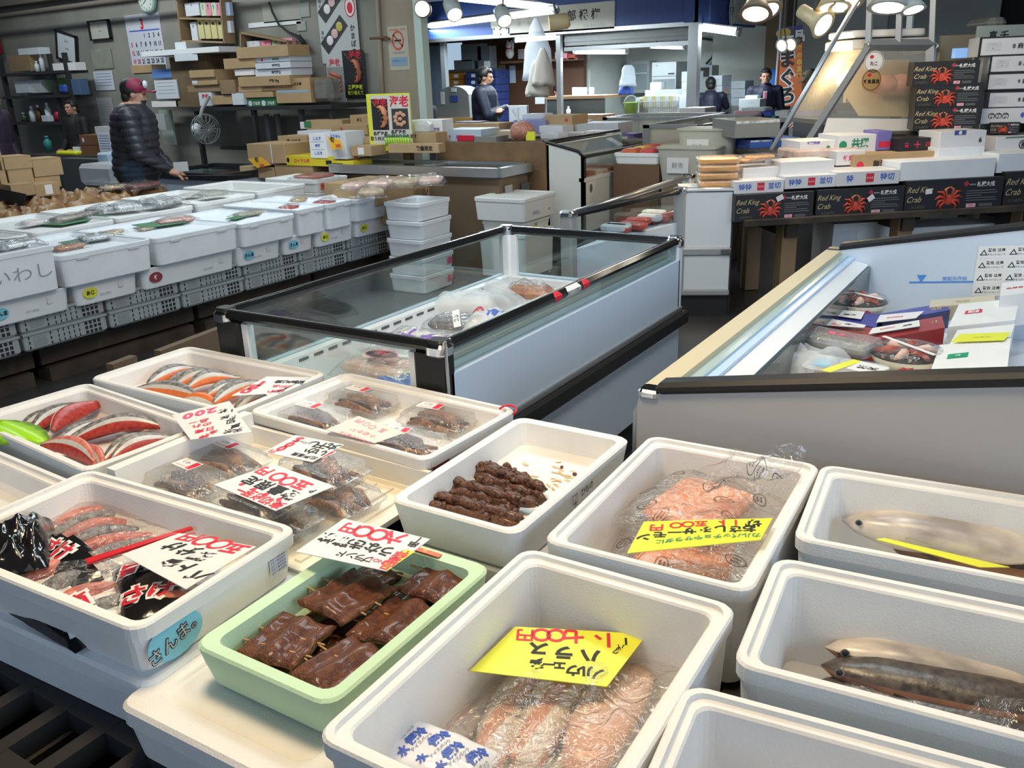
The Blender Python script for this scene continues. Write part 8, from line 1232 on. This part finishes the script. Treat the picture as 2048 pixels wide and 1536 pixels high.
# ================================================================ people
SKINM = mat('skin', (.50, .27, .18), .5, var=.12, vscale=14); HAIRB = mat('black_hair', (.012, .011, .011), .45, bump=.5, bscale=120); NAVY = mat('navy_jacket', (.016, .02, .045), .6, var=.3, vscale=6, bump=.2, bscale=14); PUFF = mat('quilted_jacket', (.022, .024, .034), .5, bump=.2, bscale=60); JEAN = mat('dark_trousers', (.025, .045, .075), .8); BLKC = mat('black_cloth', (.012, .012, .014), .7); GCAP = mat('grey_cap', (.10, .11, .10), .8); SHOE = mat('dark_shoes', (.01, .01, .01), .5); MARO = mat('maroon_cap', (.22, .012, .045), .6)
def person(label, pos, facing, h, top, bottom, arms, lean=0, look=(0, 0), hair=None, extra=None, group=None, bulk=1.):
    # pos: feet; facing: world direction; arms: (elbow, wrist, finger direction) left then right, local x right / y forward / z up for a 1.7 m body
    k = h/1.7; d = V((facing[0], facing[1], 0)).normalized(); rz = math.atan2(-d.x, d.y)
    t = thing('person', pos, label, 'person', rz, group); L = lambda z: V((0, math.sin(lean)*max(0, z-.92), .92+math.cos(lean)*(z-.92)) if z > .92 else (0, 0, z))
    b = bulk; seg = []
    def S_(a, c, ra, rb, zn): seg.append((V(a), V(c), ra, rb, zn))
    S_(L(.95), L(1.15), .155*b, .145*b, 0); S_(L(1.15), L(1.33), .150*b, .150*b, 0)
    for s in (-1, 1):
        X = V((s, 0, 0)); S_(L(1.22)+X*.06, L(1.36)+X*.10, .125*b, .10, 0); S_(L(1.37)+X*.08, L(1.385)+X*.185, .085, .072*b, 0); S_(V((s*.08, 0, .95)), V((s*.10, .01, .50)), .105*b, .068, 1); S_(V((s*.10, .01, .50)), V((s*.10, -.01, .10)), .066, .05, 1); S_(V((s*.10, -.03, .045)), V((s*.11, .15, .035)), .045, .038, 3)
        e, w_, f = [V(q) for q in arms[0 if s < 0 else 1]]; S_(L(1.385)+X*.19, e, .068*b, .054*b, 0); S_(e, w_, .052*b, .040, 0); f = f.normalized(); sd = f.cross(V((0, 0, 1)) if abs(f.z) < .9 else V((0, 1, 0))).normalized(); pm = w_+f*.07
        S_(w_, pm, .026, .030, 2); S_(w_+sd*.012, pm+sd*.018, .020, .022, 2)
        for i, (o, l_) in enumerate(((-.030, .062), (-.010, .075), (.010, .080), (.030, .068))): m1 = pm+sd*o+f*.03; S_(pm+sd*o, m1, .011, .0105, 2); S_(m1, m1+(f*.8+V((0, 0, -.6))).normalized()*l_*.7, .0105, .009, 2)
        S_(w_+f*.02-sd*.02, w_+f*.065-sd*.055, .013, .010, 2)
    n0 = L(1.42); hc = L(1.575)+V((0, .025, 0)); S_(n0, hc-V((0, .01, .03)), .062, .055, 2)
    HM = Matrix.Translation(hc) @ Matrix.Rotation(R(look[0]), 4, 'Z') @ Matrix.Rotation(R(-look[1]), 4, 'X')
    m = MB()
    for a, c, ra, rb, zn in seg: m.ball(a, ra, SKINM, 14, 9); m.ball(c, rb, SKINM, 14, 9); m.tube([a, a.lerp(c, .5), c], [ra, (ra+rb)/2, rb], SKINM, 14)
    for c, r in (((0, -.012, .025), (.076, .094, .090)), ((0, .030, -.045), (.055, .062, .062)), ((0, .050, -.085), (.030, .030, .026)), ((0, .088, -.02), (.012, .022, .016)), ((0, .078, .01), (.010, .016, .03)), ((0, .078, .022), (.052, .014, .010)), ((0, .082, -.055), (.024, .010, .008)), ((.074, -.005, -.012), (.010, .018, .030)), ((-.074, -.005, -.012), (.010, .018, .030)), ((.034, .062, -.02), (.022, .02, .02)), ((-.034, .062, -.02), (.022, .02, .02))): m.ball(HM @ V(c), r, SKINM, 14, 10, HM.to_3x3())
    o = bpy.data.objects.new('body', m.mesh('body')); COL.objects.link(o); md = o.modifiers.new('r', 'REMESH'); md.mode = 'VOXEL'; md.voxel_size = .009; s2 = o.modifiers.new('s', 'SMOOTH'); s2.iterations = 3; s2.factor = .5
    me = bpy.data.meshes.new_from_object(o.evaluated_get(bpy.context.evaluated_depsgraph_get())); bpy.data.objects.remove(o)
    if top is PUFF:
        for v in me.vertices:
            if .90 < v.co.z < n0.z: v.co += v.normal*(.013*abs(math.sin(math.pi*v.co.z/.062))-.003)
    me.materials.clear(); [me.materials.append(q) for q in (top, bottom, SKINM, SHOE)]; HI = HM.inverted()
    for p in me.polygons:
        c = p.center; best = 9; z = 2; p.use_smooth = True
        for a, e, ra, rb, zn in seg:
            ab = e-a; u = max(0, min(1, (c-a).dot(ab)/ab.length_squared)); q = (c-a-ab*u).length-(ra+(rb-ra)*u)
            if q < best: best = q; z = zn
        if z == 2 and (c-n0).length < .2 and c.z < n0.z+.04: z = 0
        if c.z > n0.z+.075 and math.hypot(c.x-n0.x, c.y-n0.y) < .10: z = 2
        p.material_index = z
    bo = bpy.data.objects.new('body', me); COL.objects.link(bo); bo.parent = t; bo.scale = (k, k, k)
    def part(n, f): q = MB(); f(q); e = q.out(n, t); e.scale = (k, k, k); return e
    for s in (-1, 1): part('eye', lambda q: q.ball(HM @ V((s*.030, .083, .005)), (.012, .006, .006), INKB, 8, 5, HM.to_3x3()))
    if hair: part('hair', lambda q: (q.ball(HM @ V((0, -.026, .038)), (.086, .098, .092), hair, 18, 12, HM.to_3x3(), .06), q.ball(HM @ V((0, -.065, -.025)), (.072, .048, .065), hair, 14, 9, HM.to_3x3()), q.ball(HM @ V((0, .045, .078)), (.062, .040, .030), hair, 12, 8, HM.to_3x3())))
    def collar(q): q.loft([[n0+V((r*math.cos(a), r*math.sin(a)*.95, z)) for a in [j*math.pi/9 for j in range(18)]] for r, z in ((.135, -.035), (.098, .02), (.086, .06), (.080, .066), (.070, .05))], top, False, False, True)
    part('collar', collar)
    if extra: extra(part, HM, L)
    return t
def cap(mt, brim=True, badge=None):
    def f(part, HM, L):
        part('cap', lambda q: (q.ball(HM @ V((0, -.012, .052)), (.088, .104, .078), mt, 20, 12, HM.to_3x3()), q.add([HM @ V((x, y, .045-.02*abs(x)/.07-.10*(y-.08))) for x, y in ((-.072, .07), (.072, .07), (.055, .155), (0, .175), (-.055, .155))]+[HM @ V((x, y, .054-.02*abs(x)/.07-.10*(y-.08))) for x, y in ((-.072, .07), (.072, .07), (.055, .155), (0, .175), (-.055, .155))], [(4, 3, 2, 1, 0), (5, 6, 7, 8, 9)]+[(i, (i+1) % 5, 5+(i+1) % 5, 5+i) for i in range(5)], mt) if brim else None))
        if badge: part('cap_badge', lambda q: (q.ball(HM @ V((0, .082, .082)), (.044, .022, .036), badge, 12, 8, HM.to_3x3()), q.tube([HM @ V((x, .175-.35*abs(x)**1.3, .044)) for x in (-.06, -.03, 0, .03, .06)], .003, WPAP, 5)))
    return f
RT = V((rt0.x, rt0.y, 0)); AW = V((-math.sin(YAW), math.cos(YAW), 0))
def feet(px, fwd, z=0): lat = (px-1024)/1843*fwd; q = RT*lat+AW*fwd; return V((q.x, q.y, z))
DOWN = [((-.25, -.02, 1.10), (-.24, .08, .86), (0, .1, -1)), ((.25, -.02, 1.10), (.24, .08, .86), (0, .1, -1))]
def rodf(part, HM, L): cap(MARO, True, WPAP)(part, HM, L); part('rod', lambda q: q.tube([(-.08, .34, .86), (-.10, .95, .84)], .008, INKB, 6)); part('held_paper', lambda q: q.box((.14, .40, .96), (.02, .12, .08), mat('grey_sheet', (.42, .42, .42), .7)))
person('man in a maroon cap and black quilted jacket reaching over the freezer', feet(268, 7.4), RT+AW*.15, 1.60, PUFF, JEAN, [((-.27, .08, 1.10), (-.14, .27, .92), (0, 1, -.6)), ((.26, .10, 1.10), (.14, .29, .94), (0, 1, -.6))], .10, (0, 8), HAIRB, rodf, None, 1.28)
q = YP(6.72).p(152, 240); person('dark-haired woman in a black jacket looking up behind the desk', (q.x, q.y, 0), AW*-1-RT*.55, 1.44, BLKC, JEAN, [((-.24, .05, 1.10), (-.12, .22, .98), (.3, 1, 0)), ((.24, .05, 1.10), (.12, .22, .98), (-.3, 1, 0))], .02, (0, 0), HAIRB)
person('man in a dark jacket cut off by the left edge', feet(-8, 9.3), RT-AW*.15, 1.60, mat('plum_jacket', (.035, .02, .045), .6), JEAN, DOWN, .05, (0, 0), None, cap(GCAP, False))
person('person in a dark knitted hat seen from behind by the mint post', feet(856, 10.35), AW+RT*.5, 1.44, BLKC, BLKC, DOWN, .05, (0, 5), HAIRB, cap(mat('dark_hat', (.03, .02, .025), .9), False), None, 1.1)
person('man in a navy jacket standing with crossed arms, facing right', feet(990, 11.2), RT-AW*.25, 1.63, NAVY, BLKC, [((-.26, .10, 1.12), (.06, .22, 1.17), (1, .1, .1)), ((.26, .10, 1.12), (-.06, .25, 1.20), (-1, .1, .1))], 0, (0, 5), HAIRB, lambda part, HM, L: part('shirt_front', lambda q: q.box((0, .148, 1.30), (.07, .02, .16), WPAP)), None, 1.15)
q = YP(12.62).p(1110, 172); person('dark-haired woman bending over papers at the reception desk', (q.x, q.y, 0), AW*-1+RT*.5, q.z*1.02, mat('grey_cardigan', (.10, .10, .11), .8), BLKC, [((-.24, .10, 1.12), (-.10, .30, 1.10), (.2, 1, 0)), ((.24, .10, 1.12), (.10, .30, 1.10), (-.2, 1, 0))], .15, (0, 25), HAIRB)
def apr(part, HM, L): cap(GCAP, False)(part, HM, L); part('apron_band', lambda q: q.loft([[(r*1.05*math.cos(a), r*math.sin(a), z) for a in [j*math.pi/10 for j in range(20)]] for r, z in ((.20, .70), (.185, .98), (.16, 1.02))], mat('apron_black', (.02, .018, .024), .6), False, False, True))
person('worker in a grey cap and navy jacket seen from behind with one hand raised', feet(1447, 12.6), AW+RT*.15, 1.42, NAVY, mat('grey_jeans', (.08, .09, .10), .8), [((-.24, .08, 1.16), (-.12, .28, 1.08), (0, 1, 0)), ((.27, .16, 1.22), (.25, .34, 1.38), (0, .3, 1))], .22, (0, 10), HAIRB, apr, None, 1.1)
person('man in a dark blue blazer standing before the orange banner', feet(1556, 11.9), AW*-1-RT*.25, 1.50, mat('blazer_blue', (.02, .02, .05), .6), BLKC, DOWN, 0, (0, 0), HAIRB, lambda part, HM, L: part('tie', lambda q: (q.box((0, .150, 1.33), (.05, .02, .10), WPAP), q.box((0, .158, 1.30), (.025, .02, .14), INKP))), None, 1.05)
person('man in a brown cap and black top bending over behind the diagonal frame', feet(1692, 11.2), RT*-1+AW*.1, 1.52, BLKC, BLKC, [((-.22, .20, 1.02), (-.08, .40, .95), (0, 1, -.3)), ((.22, .20, 1.02), (.08, .40, .95), (0, 1, -.3))], .45, (0, 25), HAIRB, cap(mat('khaki_cap', (.22, .18, .12), .8), True))
